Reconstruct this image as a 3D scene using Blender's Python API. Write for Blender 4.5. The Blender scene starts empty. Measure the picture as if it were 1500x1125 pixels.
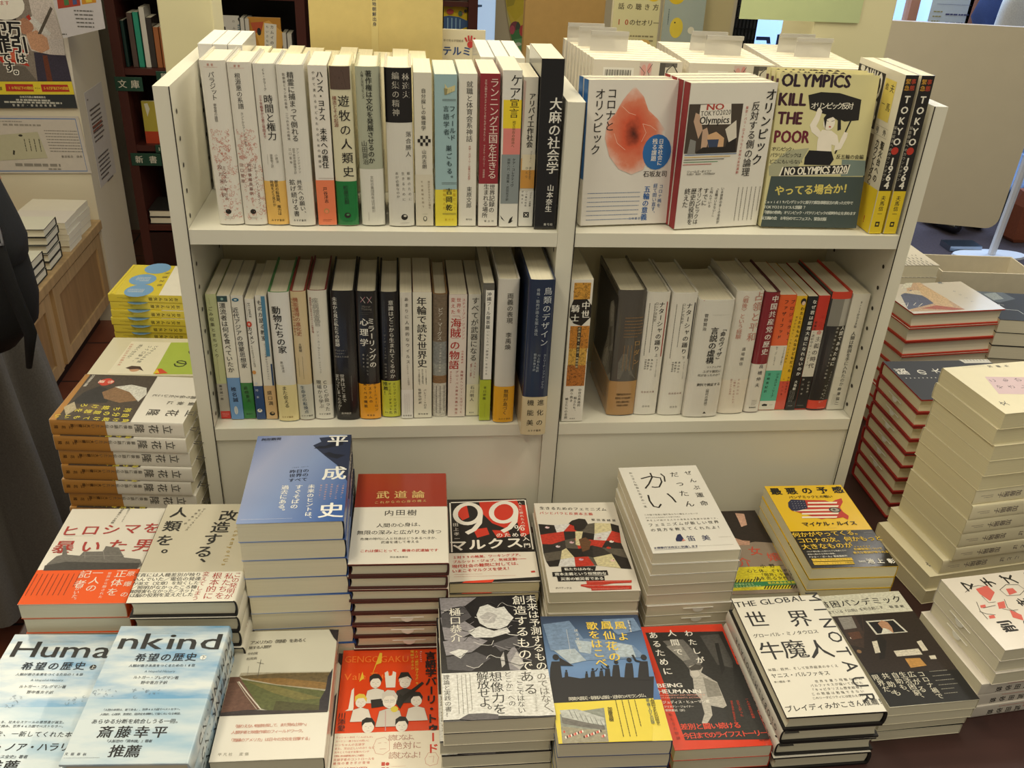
import bpy, math, random
from mathutils import Matrix, Vector
SC=bpy.context.scene; COL=SC.collection
R=math.radians
# ------------------------------------------------ camera, world, lights, exposure
cam=bpy.data.objects.new('camera',bpy.data.cameras.new('camera')); COL.objects.link(cam)
cam.matrix_world=Matrix.Translation((-0.2128,-1.122,1.61258))@Matrix.Rotation(-0.13420,4,'Z')@Matrix.Rotation(math.pi/2-0.50840,4,'X')@Matrix.Rotation(0.05457,4,'Z')
cam.data.sensor_width=36; cam.data.lens=31.8545; cam.data.clip_start=.05; cam.data.clip_end=60
SC.camera=cam
w=bpy.data.worlds.new('shop_air'); SC.world=w; w.use_nodes=True
bg=w.node_tree.nodes['Background']; bg.inputs[0].default_value=(1,.93,.73,1); bg.inputs[1].default_value=.30
def area(name,loc,sx,sy,power,col,rot=(0,0,0)):
    l=bpy.data.lights.new(name,'AREA'); l.shape='RECTANGLE'; l.size=sx; l.size_y=sy; l.energy=power; l.color=col
    o=bpy.data.objects.new(name,l); COL.objects.link(o); o.location=loc; o.rotation_euler=rot; return o
WARM=(1,.90,.68)
area('ceiling_lamp',(-.7,-.45,2.62),.25,1.2,19,WARM)
area('ceiling_lamp',(.75,-.45,2.62),.25,1.2,19,WARM)
area('ceiling_lamp',(-.1,-1.75,2.62),1.2,.25,13,WARM)
area('ceiling_lamp',(.1,.75,2.62),1.2,.25,22,WARM)
area('ceiling_lamp',(-1.6,1.2,2.62),.25,1.2,17,WARM)
area('ceiling_lamp',(1.9,1.3,2.62),.25,1.2,15,(1,.94,.84))
area('daylight',(3.2,4.3,2.9),3.5,1.0,520,(.55,.74,1),(R(25),0,0))
area('doorway_daylight',(3.0,3.35,2.6),2.4,.5,36,(.62,.78,1))
SC.view_settings.view_transform='Standard'; SC.view_settings.look='None'; SC.view_settings.gamma=1; SC.view_settings.exposure=-0.5
SC.view_settings.use_curve_mapping=False
# ------------------------------------------------ materials
def lin(h):
    v=[int(h[i:i+2],16)/255 for i in (1,3,5)]
    return tuple(c/12.92 if c<=.04045 else ((c+.055)/1.055)**2.4 for c in v)+(1,)
MC={}
SPECIAL={}
def mat(h,kind='paper'):
    if h in SPECIAL: return SPECIAL[h]
    if h[0]=='~': h,kind=h[1:],'photo'
    k=(h,kind)
    if k in MC: return MC[k]
    m=bpy.data.materials.new(kind+'_'+h[1:]); m.use_nodes=True; nt=m.node_tree; b=nt.nodes['Principled BSDF']
    c=lin(h); N=nt.nodes.new; L=nt.links.new
    P=dict(paper=(.55,0),gloss=(.22,0),ink=(.5,0),photo=(.45,0),page=(.85,0),laminate=(.42,0),wood=(.4,0),metal=(.28,1),plastic=(.3,0),cloth=(.9,0),carpet=(1,0),wall=(.7,0),tile=(.35,0),skin=(.5,0),kraft=(.8,0))[kind]
    b.inputs['Roughness'].default_value=P[0]; b.inputs['Metallic'].default_value=P[1]
    tc=N('ShaderNodeTexCoord'); mp=N('ShaderNodeMapping'); no=N('ShaderNodeTexNoise'); mx=N('ShaderNodeMix'); mx.data_type='RGBA'
    L(tc.outputs['Object'],mp.inputs[0]); L(mp.outputs[0],no.inputs[0])
    sc,amt=dict(paper=((40,40,40),.04),gloss=((30,30,30),.03),ink=((60,60,60),.05),photo=((260,420,260),.55),page=((3,3,1500),.16),laminate=((8,8,8),.03),wood=((3,40,3),.35),metal=((20,20,20),.08),plastic=((20,20,20),.04),cloth=((250,250,250),.3),carpet=((90,90,90),.45),wall=((5,5,5),.05),tile=((14,14,14),.25),skin=((20,20,20),.06),kraft=((60,6,60),.08))[kind]
    mp.inputs['Scale'].default_value=sc; no.inputs['Scale'].default_value=1; no.inputs['Detail'].default_value=3 if kind!='photo' else 6
    mx.inputs[6].default_value=tuple(x*(1-amt) for x in c[:3])+(1,); mx.inputs[7].default_value=tuple(min(1,x*(1+amt)) for x in c[:3])+(1,)
    L(no.outputs['Fac'],mx.inputs[0]); out=mx.outputs[2]
    if kind=='tile':
        br=N('ShaderNodeTexBrick'); br.offset=0; br.inputs['Scale'].default_value=1; br.inputs['Brick Width'].default_value=.3; br.inputs['Row Height'].default_value=.3; br.inputs['Mortar Size'].default_value=.004
        L(tc.outputs['Object'],br.inputs[0]); L(out,br.inputs['Color1']); L(out,br.inputs['Color2']); br.inputs['Mortar'].default_value=(.03,.022,.02,1); out=br.outputs[0]
    L(out,b.inputs['Base Color'])
    if kind in('cloth','carpet','wall'):
        bp=N('ShaderNodeBump'); bp.inputs['Strength'].default_value=.25; bp.inputs['Distance'].default_value=.002; L(no.outputs['Fac'],bp.inputs['Height']); L(bp.outputs[0],b.inputs['Normal'])
    if kind=='gloss': b.inputs['Coat Weight'].default_value=.35; b.inputs['Coat Roughness'].default_value=.12
    MC[k]=m; return m
def grad(name,stops,rot=0,size=.2,kind=.3):
    """a printed colour blend across the cover (object x/y)"""
    m=bpy.data.materials.new(name); m.use_nodes=True; nt=m.node_tree; b=nt.nodes['Principled BSDF']; N=nt.nodes.new; L=nt.links.new
    tc=N('ShaderNodeTexCoord'); mp=N('ShaderNodeMapping'); mp.inputs['Rotation'].default_value=(0,0,rot); mp.inputs['Scale'].default_value=(1/size,)*3; mp.inputs['Location'].default_value=(.5,.5,0)
    gr=N('ShaderNodeTexGradient'); rp=N('ShaderNodeValToRGB'); L(tc.outputs['Object'],mp.inputs[0]); L(mp.outputs[0],gr.inputs[0]); L(gr.outputs[0],rp.inputs[0]); L(rp.outputs[0],b.inputs['Base Color'])
    e=rp.color_ramp.elements; e[0].position,e[1].position=stops[0][0],stops[-1][0]; e[0].color,e[1].color=lin(stops[0][1]),lin(stops[-1][1])
    for p,c in stops[1:-1]: k=e.new(p); k.color=lin(c)
    b.inputs['Roughness'].default_value=kind; b.inputs['Coat Weight'].default_value=.3; return m
def clouds(name,white,blue,sc):
    m=bpy.data.materials.new(name); m.use_nodes=True; nt=m.node_tree; b=nt.nodes['Principled BSDF']; N=nt.nodes.new; L=nt.links.new
    tc=N('ShaderNodeTexCoord'); mp=N('ShaderNodeMapping'); mp.inputs['Scale'].default_value=sc; no=N('ShaderNodeTexNoise'); no.inputs['Scale'].default_value=1; no.inputs['Detail'].default_value=5; no.inputs['Roughness'].default_value=.55
    rp=N('ShaderNodeValToRGB'); L(tc.outputs['Object'],mp.inputs[0]); L(mp.outputs[0],no.inputs[0]); L(no.outputs['Fac'],rp.inputs[0]); L(rp.outputs[0],b.inputs['Base Color'])
    e=rp.color_ramp.elements; e[0].position,e[1].position=.40,.62; e[0].color,e[1].color=lin(white),lin(blue); b.inputs['Roughness'].default_value=.3; b.inputs['Coat Weight'].default_value=.25; return m
def bloom(name,cx,cy,r,stops):
    """a round printed blot fading outwards (flower)"""
    m=bpy.data.materials.new(name); m.use_nodes=True; nt=m.node_tree; b=nt.nodes['Principled BSDF']; N=nt.nodes.new; L=nt.links.new
    tc=N('ShaderNodeTexCoord'); mp=N('ShaderNodeMapping'); mp.inputs['Location'].default_value=(-cx*1.1,-cy*.84,0); mp.inputs['Scale'].default_value=(1.1,.84,0)
    no=N('ShaderNodeTexNoise'); no.inputs['Scale'].default_value=70; no.inputs['Detail'].default_value=4; ln=N('ShaderNodeVectorMath'); ln.operation='LENGTH'
    dv=N('ShaderNodeMath'); dv.operation='DIVIDE'; dv.inputs[1].default_value=r; ad=N('ShaderNodeMath'); ad.operation='MULTIPLY_ADD'; ad.inputs[1].default_value=.35; rp=N('ShaderNodeValToRGB')
    L(tc.outputs['Object'],mp.inputs[0]); L(tc.outputs['Object'],no.inputs[0]); L(mp.outputs[0],ln.inputs[0]); L(ln.outputs['Value'],dv.inputs[0]); L(no.outputs['Fac'],ad.inputs[0]); L(dv.outputs[0],ad.inputs[2]); L(ad.outputs[0],rp.inputs[0]); L(rp.outputs[0],b.inputs['Base Color'])
    e=rp.color_ramp.elements; e[0].position,e[1].position=stops[0][0],stops[-1][0]; e[0].color,e[1].color=lin(stops[0][1]),lin(stops[-1][1])
    for p,c in stops[1:-1]: k=e.new(p); k.color=lin(c)
    b.inputs['Roughness'].default_value=.22; b.inputs['Coat Weight'].default_value=.35; b.inputs['Coat Roughness'].default_value=.12; return m
def clear(name,tint=(1,1,1,1),alpha=.25,rough=.15):
    m=bpy.data.materials.new(name); m.use_nodes=True; nt=m.node_tree; b=nt.nodes['Principled BSDF']
    b.inputs['Base Color'].default_value=tint; b.inputs['Alpha'].default_value=alpha; b.inputs['Roughness'].default_value=rough; return m
def glow(name,c,s):
    m=bpy.data.materials.new(name); m.use_nodes=True; b=m.node_tree.nodes['Principled BSDF']; b.inputs['Base Color'].default_value=lin(c); b.inputs['Emission Color'].default_value=lin(c); b.inputs['Emission Strength'].default_value=s; return m
# ------------------------------------------------ mesh collector
class MB:
    def __init__(s): s.v=[]; s.f=[]; s.mi=[]; s.ms=[]; s.k={}
    def m(s,mt):
        if mt.name not in s.k: s.k[mt.name]=len(s.ms); s.ms.append(mt)
        return s.k[mt.name]
    def add(s,vs,fs,mt):
        o=len(s.v); s.v+=[tuple(p) for p in vs]; i=s.m(mt)
        for f in fs: s.f.append([o+j for j in f]); s.mi.append(i)
        return s
    def poly(s,vs,mt): return s.add(vs,[range(len(vs))],mt)
    def box(s,x0,y0,z0,x1,y1,z1,mt,M=None):
        vs=[Vector((x,y,z)) for z in (z0,z1) for y in (y0,y1) for x in (x0,x1)]
        if M: vs=[M@p for p in vs]
        return s.add(vs,[(0,2,3,1),(4,5,7,6),(0,1,5,4),(2,6,7,3),(0,4,6,2),(1,3,7,5)],mt)
    def disc(s,c,n,r,mt,k=12):
        n=Vector(n).normalized(); a=n.orthogonal().normalized(); b=n.cross(a); c=Vector(c)
        return s.poly([c+a*(r*math.cos(2*math.pi*i/k))+b*(r*math.sin(2*math.pi*i/k)) for i in range(k)],mt)
    def tube(s,pts,r,mt,k=8,cap=True):
        pts=[Vector(p) for p in pts]; rings=[]
        for i,p in enumerate(pts):
            d=(pts[min(i+1,len(pts)-1)]-pts[max(i-1,0)]).normalized(); a=d.cross(Vector((.13,.37,.92))).normalized(); b=d.cross(a); rr=r[i] if isinstance(r,(list,tuple)) else r
            rings.append([p+a*(rr*math.cos(2*math.pi*j/k))+b*(rr*math.sin(2*math.pi*j/k)) for j in range(k)])
        return s.loft(rings,mt,cap)
    def loft(s,rings,mt,cap=True):
        k=len(rings[0]); vs=[p for r in rings for p in r]; fs=[]
        for i in range(len(rings)-1):
            for j in range(k): fs.append((i*k+j,i*k+(j+1)%k,(i+1)*k+(j+1)%k,(i+1)*k+j))
        if cap: fs+=[tuple(range(k))[::-1],tuple(range((len(rings)-1)*k,len(rings)*k))]
        return s.add(vs,fs,mt)
    def build(s,name,parent=None,loc=None,smooth=False,bevel=0):
        me=bpy.data.meshes.new(name); me.from_pydata(s.v,[],s.f); 
        for m in s.ms: me.materials.append(m)
        me.polygons.foreach_set('material_index',s.mi)
        if smooth: me.polygons.foreach_set('use_smooth',[True]*len(s.f))
        me.update(); o=bpy.data.objects.new(name,me); COL.objects.link(o)
        if parent: o.parent=parent
        if loc is not None: o.location=loc
        if bevel: b=o.modifiers.new('soft_edge','BEVEL'); b.width=bevel; b.segments=2; b.limit_method='ANGLE'
        return o
def tag(o,label=None,cat=None,group=None,kind=None):
    for k,v in (('label',label),('category',cat),('group',group),('kind',kind)):
        if v: o[k]=v
    return o
def thing(name,label,cat,M=None,group=None):
    o=bpy.data.objects.new(name,None); COL.objects.link(o); o.empty_display_size=.05
    if M is not None: o.matrix_world=M
    return tag(o,label,cat,group)
def copy_tree(o,parent=None):
    c=o.copy(); COL.objects.link(c)
    if parent: c.parent=parent
    for ch in list(o.children): copy_tree(ch,c)
    return c
T3=lambda x,y,z:Matrix.Translation((x,y,z))
RZ=lambda a:Matrix.Rotation(a,4,'Z')
RX=lambda a:Matrix.Rotation(a,4,'X')
RY=lambda a:Matrix.Rotation(a,4,'Y')
# ------------------------------------------------ printed matter: every list is one printed shape, in millimetres from the top left of the cover
# t text (colour,size,first x,y,last x,y,string,weight,turned)  l latin line  r rectangle  p polygon  e ellipse  n stroke  g lines of small print  f ornament
ART={'paras':{'S':[['t','#c98574',3.1,10.7,4.8,15.3,4.8,'叢書',0,0],
['g','#c98574',5.3,7.1,21.2,7.8,1.6,0,0.3],
['t','#37332f',7.6,12.9,16.1,13.5,42.4,'パラジット',0,0],
['t','#6b6560',4,13,51.1,12.6,69.2,'寄食者の論理',0,0],
['f','#d08a7c',4.8,81,24.2,122.7,110,1],
['f','#d08a7c',7.3,122.7,29.3,194.1,110,2],
['t','#7c4036',5.5,14.5,127.4,13.9,165.4,'ミシェル・セール',0,0],
['t','#7c4036',6,9.7,126.2,10.2,161.7,'及川米山訳',0,0],
['e','#26221f',13.4,183,3.6,3.2],
['g','#26221f',8.3,189.3,18.6,193.1,1.8,0,0.3]]},
'kongen':{'S':[['t','#c98574',3.1,10,4.3,14.6,4.3,'叢書',0,0],
['g','#c98574',3.9,6.4,20.4,7.1,1.6,0,0.3],
['t','#37332f',7.2,11.7,15.6,12,50.7,'根源悪の系譜',0,0],
['t','#6b6560',3.6,12.2,59.4,12.8,97.3,'カントからアーレントまで',0,0],
['f','#d08a7c',3.5,78.6,24.5,118.1,110,3],
['f','#d08a7c',5.4,118.1,28.9,192.2,110,4],
['t','#7c4036',4.1,20.8,121.7,21.8,170.1,'リチャード・バーンスタイン',0,0],
['t','#7c4036',4.8,14,122.2,13.4,158.1,'阿部後藤斎藤訳',0,0],
['t','#8f5a4e',4.8,4.5,122.2,4.2,142.6,'田口菅原',0,0],
['e','#26221f',12.8,181.5,3.6,3.2],
['g','#26221f',8,188.2,17.9,191.6,1.8,0,0.3]]},
'jikan':{'S':[['t','#4a4742',3.8,12.7,7,13.1,29.1,'Ch・クラーク',0,0],
['t','#26221f',11.2,15.3,40.9,16,84.8,'時間と権力',0,0],
['t','#9c3b33',4.1,6.4,38.2,7,85.9,'三十年戦争から第三帝国まで',0,0],
['t','#8a867e',3.6,18.4,108.5,19.1,116.5,'小原淳',0,0],
['t','#8a867e',3.5,12.6,108.5,12.8,122.3,'齋藤敬之訳',0,0],
['g','#8a867e',7.3,107.3,8.1,120,2.4,1,0.3],
['t','#26221f',4.7,15.4,141.9,16.4,183,'歴史の転換期、権力は',0,0],
['t','#26221f',4.3,9.9,141.9,10.8,171.7,'時間をどう見たか',0,0],
['t','#26221f',3.1,6.4,191.9,19.8,191.9,'みすず書房',0,0]]},
'seirei':{'S':[['t','#3b3833',8.5,16.6,11.7,16.7,86.3,'精霊に捕まって倒れる',0,0],
['t','#6b6560',3.6,8.9,10.9,8.9,87,'医療者とモン族の患者、二つの文化の衝突',0,0],
['t','#8a867e',3.6,18,99.8,18.6,127.8,'アン・ファディマン',0,0],
['t','#8a867e',3.6,13.4,99.8,13.3,129,'忠平美幸齋藤慎子訳',0,0],
['t','#8a867e',3.6,8.7,99.8,8.9,116,'江口重幸',0,0],
['t','#26221f',6.9,16.9,141.2,19.2,182,'共生への願い、',0,0],
['t','#26221f',7.7,8.1,141.2,10.5,182,'拡げ続ける書',0,0],
['t','#26221f',3.1,7.2,190.9,20.3,190.9,'みすず書房',0,0],
['r','#e8b48f',33,126.6,35.6,182]]},
'hans':{'S':[['t','#24221f',8.6,13.5,10.4,13.8,119.9,'ハンス・ヨナス\u3000未来への責任',1,0],
['t','#3b3833',3.8,6.4,8.6,7,121.7,'やがて来たる子どもたちのための倫理学',0,0],
['n','#7a3a24',0.3,3.9,136.4,22.5,136.4],
['t','#26221f',5.4,10.9,150.3,11.9,166.1,'戸谷洋志',0,0],
['e','#c58f58',11.1,179,3.4,3.4],
['e','#f08d62',11.1,179.7,2.2,2.2],
['g','#26221f',6,189.6,17.1,193.4,2.2,0,0.3]]},
'yuboku':{'S':[['r','#5d4a42',0.9,0.5,25.2,27.1],
['p','#3a2c28',2.7,19.4,7.8,11.5,12.4,12.7,15.2,4.8,17.3,7,17.7,12.7,22.4,10.9,23.1,14.9,19,17.6,20.2,25.7,17.4,25.7,15.4,20.6,9.6,20.6,8.1,26.2,5.4,25.7],
['t','#26221f',14.4,16,40.9,17.2,127.6,'遊牧の人類史',0,0],
['t','#8e5245',5.5,5.1,37.5,6,69.6,'構造とその起源',0,0],
['t','#1d2a22',6.4,12.5,148,13.3,166.7,'松原正毅',0,0],
['e','#26221f',13.2,184.4,4,3.6],
['e','#4a8a58',13.7,183.5,2,1.4],
['g','#26221f',7.2,191.7,19.2,192.6,1.6,0,0.3]]},
'chosaku':{'S':[['t','#2e2f28',8.2,15.9,8.1,15.7,113.1,'著作権は文化を発展させるのか',1,0],
['t','#4e4f46',3.7,8.2,6.6,8.7,35.9,'人権と文化コモンズ',0,0],
['t','#4e4f46',7.7,7.2,91.8,8.3,114.5,'山田奨治',0,0],
['t','#8a867e',4.5,14.8,134.6,15.4,178.6,'文化の集団所有は可能か',0,0],
['g','#8a867e',8.3,179.9,9.4,191.9,2,1,0.3]]},
'hayashi':{'S':[['r','#1d1a1b',0,0,33,65],
['t','#cfcac0',8.9,25.4,10.6,25.7,31.5,'林達夫',0,0],
['t','#b5b0a6',9.4,13.3,9.4,12.9,52.7,'編集の精神',0,0],
['t','#4a4742',7.2,27.4,79.4,26.8,104.2,'落合勝人',0,0],
['t','#77736b',4.3,26.2,128.6,27.9,162.3,'裁断のために',0,0],
['t','#77736b',4.3,19.3,128.6,20,162.3,'生きるために',0,0],
['t','#77736b',4.3,11.5,128.6,12.7,158.7,'本が必要なのか',0,0],
['e','#26221f',19.9,185.9,4.2,4],
['e','#d8d4ca',20.7,184.4,2,1.4],
['g','#26221f',14.3,193.3,25.9,194.8,1.8,0,0.3]],
'F':[['r','#1d1a1b',0,0,100,65]]},
'jibun':{'S':[['t','#4a4742',6,11.9,21.3,11.4,66.4,'自分探しの倫理学',0,0],
['t','#4a4742',6,11.6,95.8,11.9,114.5,'山内志朗',0,0],
['r','#26221f',7.1,75.7,10.3,79.8],
['r','#26221f',13.6,75.7,16.8,79.8],
['r','#26221f',3.8,79.8,7,84],
['r','#26221f',10.3,79.8,13.5,84],
['r','#26221f',16.8,79.8,20,84],
['r','#26221f',7,84,10.2,88.2],
['r','#26221f',13.5,84,16.7,88.2],
['t','#8d7b62',3.1,17,134.3,17.9,168.4,'自分が分からないと悩む',0,0],
['t','#8d7b62',3.1,8.2,134.3,9.4,167.1,'その意味を問う',0,0],
['e','#6e6a5c',11.7,183.4,2.6,3.6],
['e','#e6e1d2',11.7,182.9,1.4,2.2],
['g','#6e6a5c',8.3,176.6,15.3,177.6,2,0,0.3]]},
'field':{'S':[['p','#d9cf9a',12.6,10.9,16,16.1,25.2,12.7,24.8,19.4,13.7,24],
['p','#9c9468',11.5,16.1,16,17.2,15.1,24,12.3,24.4],
['g','#7c7c5c',11.4,17.2,21.8,24,2,1,0.3],
['n','#4a4742',0.4,9.5,29.6,26.2,29.6],
['n','#4a4742',0.4,9.5,31.2,26.2,31.2],
['t','#33454a',7.7,21.8,41.1,22.2,76.5,'フィールド',1,0],
['t','#33454a',7.9,14.1,41.1,14.8,78.9,'言語学者、',0,0],
['t','#33454a',7.9,17.4,89.8,18.7,128.6,'巣ごもる。',1,0],
['n','#4a4742',0.4,8.2,133.7,27.3,133.7],
['n','#4a4742',0.4,8.2,135.5,27.3,135.5],
['t','#1e1e1a',8.9,17.7,145.3,17.6,166.9,'吉岡乾',1,0],
['t','#c9a21b',4.3,24.1,144,24.7,167.7,'言葉だって',0,0],
['t','#c9a21b',4.3,11.8,144,11.6,173,'現地なんだ。',0,0],
['n','#4a4742',0.4,9.1,174.4,26.9,174.4],
['n','#4a4742',0.4,9.1,176,26.9,176],
['t','#c9a21b',2.9,13.6,183,22.4,183,'創元社',0,0]]},
'shushoku':{'S':[['t','#35322d',8.4,13.3,12.7,13.3,78.9,'就職と体育会系神話',0,0],
['t','#b3564a',3.3,13.9,88.7,13.4,130.4,'大学・スポーツ・企業の社会学',0,0],
['t','#35322d',7.2,13.8,143.8,13.5,165.5,'束原文郎',0,0],
['t','#26221f',2.6,10.9,184.4,16.5,184.4,'青弓社',0,0]]},
'running':{'S':[['t','#f0d9cf',12,17.7,10.9,16.8,125.1,'ランニング王国を生きる',0,0],
['t','#e9c9bf',3.1,7.1,8.3,6.2,80.5,'文化人類学者がエチオピアで走りながら考えたこと',0,0],
['t','#e9c9bf',2.9,6.3,87.9,6,127.7,'マイケル・クローリー\u3000児島修訳',0,0],
['t','#26221f',7.8,17.5,141.2,17,171.9,'世界記録の',0,0],
['t','#26221f',7.7,9.9,140.7,8.3,178.8,'生まれる場所',0,0],
['t','#26221f',2.9,9.1,187,18.8,187,'青土社',0,0]]},
'care':{'S':[['r','#f4d935',1.7,35.2,24.8,70.1],
['r','#e58a84',2.3,70.1,24.9,103],
['r','#8f989b',1,103,24.8,167.4],
['t','#26221f',15,17.1,12.1,15.6,26.7,'ケア',0,0],
['t','#26221f',12.4,15.3,39.3,15,51.5,'宣言',0,0],
['t','#5c5312',4.3,15.7,62.7,14.7,92.2,'相互依存の政治へ',0,0],
['t','#22282c',4.3,17,109.9,15.5,143.3,'ケア・コレクティヴ',1,0],
['t','#22282c',3.8,10.5,109.9,9.5,161.9,'岡野八代・冨岡薫・武田宏子訳',0,0],
['p','#26221f',11.8,193.9,13.8,188.1,17.8,184.4,16.3,190.6,18.4,190.6,14.4,193.9],
['p','#26221f',1,183.1,4.1,186.9,7.5,191.4,3.1,188.1]]},
'alibi':{'S':[['r','#d89d4a',0.4,100.3,18.4,139.4],
['r','#e7dcc0',1.6,95.3,18.5,115.4],
['p','#c7a9a0',-0.1,2.7,3.1,5.1,2.4,46.1,1,70.5],
['t','#1f1d1b',8.6,11.7,23.1,10.3,82.4,'アリバイ工作社会',1,0],
['t','#4a4742',2.6,13,90.3,12.4,105.3,'「フリーター」',0,0],
['t','#4a4742',3.8,8.3,112.9,8.1,124.2,'ひとり',0,0],
['t','#4a4742',3.2,12.6,112.9,12.4,126.7,'悲しいひとのり',0,0],
['t','#4a4742',2.7,14.9,143.8,13.9,162.5,'「マヤマ」の理論',0,0],
['t','#4a4742',2.9,9.1,143.8,8.3,162.5,'いつ裏の社会',0,0],
['t','#4a4742',2.9,4,143.8,3.6,158.6,'が始まる',0,0],
['r','#2b2927',5.9,171.5,13.3,178.8],
['n','#f2efe6',0.7,7.5,173.1,11.7,177.5],
['n','#f2efe6',0.7,11.6,173.1,7.6,177.5],
['e','#f2efe6',9.6,175.1,1,1]]},
'taima':{'S':[['t','#f1efe9',16.3,20.3,53.7,20,133.7,'大麻の社会学',1,0],
['t','#f1efe9',9.1,19.1,159.8,17.7,187.8,'山本奈生',1,0],
['t','#f1efe9',3.6,14.1,209,22.6,209,'青弓社',0,0]]},
'gomi':{'S':[['t','#4f4d3a',6,4.9,21.2,5.9,92.4,'ごみ収集とまちづくり',0,0],
['g','#6b6a50',4.7,95.1,5.9,132.3,2,1,0.3],
['g','#6b6a50',4,5.4,5.6,15.9,2,1,0.3],
['t','#26221f',4.3,5.4,140.8,5.3,161.7,'藤井誠一郎',0,0],
['r','#cf3a33',0.9,181.8,14.4,194.4],
['g','#f0e6e0',2.7,184.2,12.2,191.2,2.4,0,0.3]]},
'hyoryu':{'S':[['r','#2f4a4c',-0.1,1.1,13.4,9.5],
['e','#8fb0a8',6.5,5.4,1.8,1.8],
['t','#26221f',8.9,5.8,15.5,7.4,113.3,'漂流者は何を食べていたか',0,0],
['t','#15223a',7.7,7.6,144.5,8.6,161.5,'椎名誠',1,0],
['e','#c9cfd2',7.6,178.8,2.6,7],
['g','#5a6e8c',6.6,171.6,9,186.1,2,1,0.3]]},
'kindai':{'S':[['e','#2b6a8a',6,6.2,4.6,2.6],
['e','#dde2da',6,6.2,2,1],
['t','#33333a',8.4,4.4,21.4,8,106.5,'近代アジアの啓蒙思想家',0,0],
['t','#1c3322',6,6.3,142.2,9,163.3,'岩崎育夫',0,0],
['t','#1c3322',2.4,4.9,184.9,11.3,184.9,'講談社',0,0]]},
'science':{'S':[['t','#26221f',4,5.1,6.4,5.6,26,'SCIENCE',1,1],
['g','#4a4742',2.1,5.4,2,31.4,2,1,0.3],
['e','#cf4a35',2.9,37.4,3.6,4.4],
['e','#e8c0b0',2.9,37.4,1.4,1.8],
['t','#26221f',6.5,3.2,44.8,4.7,64.4,'カイメン',1,0],
['t','#77736b',3.4,3.2,71.3,4.7,101.9,'すてきなスポンジ生活',0,0],
['e','#d99a55',2.9,111.9,2.6,3],
['t','#cfd8e8',4.3,3.8,129.8,4.3,152,'椿玲未',0,0],
['e','#e8e4d8',5,174.1,3.4,3],
['e','#24467c',5.3,173,1.6,1]]},
'mono':{'S':[['t','#26221f',7.9,5.7,10.6,7.2,64,'ものが語る教室',0,0],
['t','#555566',3.4,7.3,73.3,8,127.9,'ジュゴンの骨からプラスチックへ',0,0],
['t','#26221f',7.2,7.2,150.4,7.6,167.6,'盛口満',0,0],
['e','#26221f',8.4,184.9,3.8,3.2],
['e','#c9a874',9,183.8,1.8,1.2],
['r','#3d6f96',-1,1.3,-2.5,54.7],
['r','#2b4a73',-1,105.3,0.1,138.5],
['r','#4f86a8',13.1,1.3,8,92],
['r','#22406b',12.4,104,14.7,138.5]]},
'dobutsu':{'S':[['t','#2a2826',12.2,9.5,26.2,13.4,85.8,'動物たちの家',1,0],
['t','#6b6560',4.3,10.6,105.7,12.3,119.3,'奥山淳志',0,0],
['t','#26221f',7.2,11.4,147,13.2,175.5,'また会える',0,0],
['t','#8b6a2a',3.1,5.8,194.3,18.9,194.3,'みすず書房',0,0]]},
'kinou':{'S':[['t','#a8573a',7.4,6.9,12,8.8,62.9,'機能獲得の進化史',0,0],
['t','#a8573a',3.1,2.3,12,3.5,64.2,'化石から探る動物の移動能力',0,0],
['t','#4a4742',4.6,8.6,79.6,8.8,88.7,'土屋健',0,0],
['g','#4a4742',4.4,100.6,5.1,130.8,2,1,0.3],
['g','#4a4742',10.6,98,10.6,133.6,2,1,0.3],
['t','#2c4a66',6.5,7.4,147.8,10.7,187.6,'生命史の転換点',0,0],
['t','#4a4742',3.1,4.3,194.6,17.9,194.6,'みすず書房',0,0]]},
'shippei':{'S':[['t','#a5a29a',9.4,9.7,15,11.4,48.9,'疾病捜査官',0,0],
['t','#9a4a40',3.2,3.6,11.7,4.4,62.2,'感染症封じ込めエキスパートの事件簿',0,0],
['t','#77736b',3.6,10.7,62.2,11.6,86.3,'アリ・カーン',0,0],
['t','#77736b',3.1,10.3,86.3,11.4,124.8,'ウィリアム・パトリック',0,0],
['t','#4a4742',7.2,16.2,141,18,185.2,'CDCが扱った',0,0],
['t','#4a4742',7.2,7.4,141,9.7,180.2,'現場から学ぶ',0,0],
['t','#4a4742',3.1,6.6,193.6,20.1,193.6,'みすず書房',0,0]]},
'mirai':{'S':[['t','#d8d5cd',6.4,5.5,11.7,6.7,80.7,'未来から見た私たちの痕跡',1,0],
['t','#9c9990',3,3.3,89.8,16.5,89.8,'デイビッド・',0,0],
['t','#9c9990',3,3.1,94.5,13.9,94.5,'ファリアー',0,0],
['t','#9c9990',3.1,3.3,99.3,19.7,99.3,'東郷えりか訳',0,0],
['t','#d8d5cd',6.7,10.5,130.2,12,169.8,'世界はどこまで',0,0],
['t','#d8d5cd',5.6,3.7,130.2,5.4,184.7,'変わってしまったのか？',0,0],
['g','#9c9990',22.7,129.6,23.8,171.2,2.4,1,0.3],
['t','#d8d5cd',3.6,8.5,191.5,19.2,191.5,'東洋経済',0,0],
['g','#9c9990',8.6,194.4,18.9,196.7,2,0,0.3]]},
'mirror':{'S':[['n','#c98590',0.6,6.9,15.4,13.4,7.4],
['n','#d8d5cd',0.6,7.2,7.4,13.2,16.6],
['n','#c98590',0.6,16.3,16.6,21.8,7.4],
['n','#d8d5cd',0.6,15.5,7.4,22,16.6],
['l','#77736b',3.4,8.8,21.7,20.5,21.7,'Mirror',0],
['l','#77736b',3.4,7.6,25.5,21.5,25.5,'Thinking',0],
['g','#6b6862',6.4,29.5,22.4,34.2,2.2,0,0.3],
['t','#f2efe6',10.1,20,43.9,21.1,111.5,'ミラーリングの',1,0],
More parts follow.
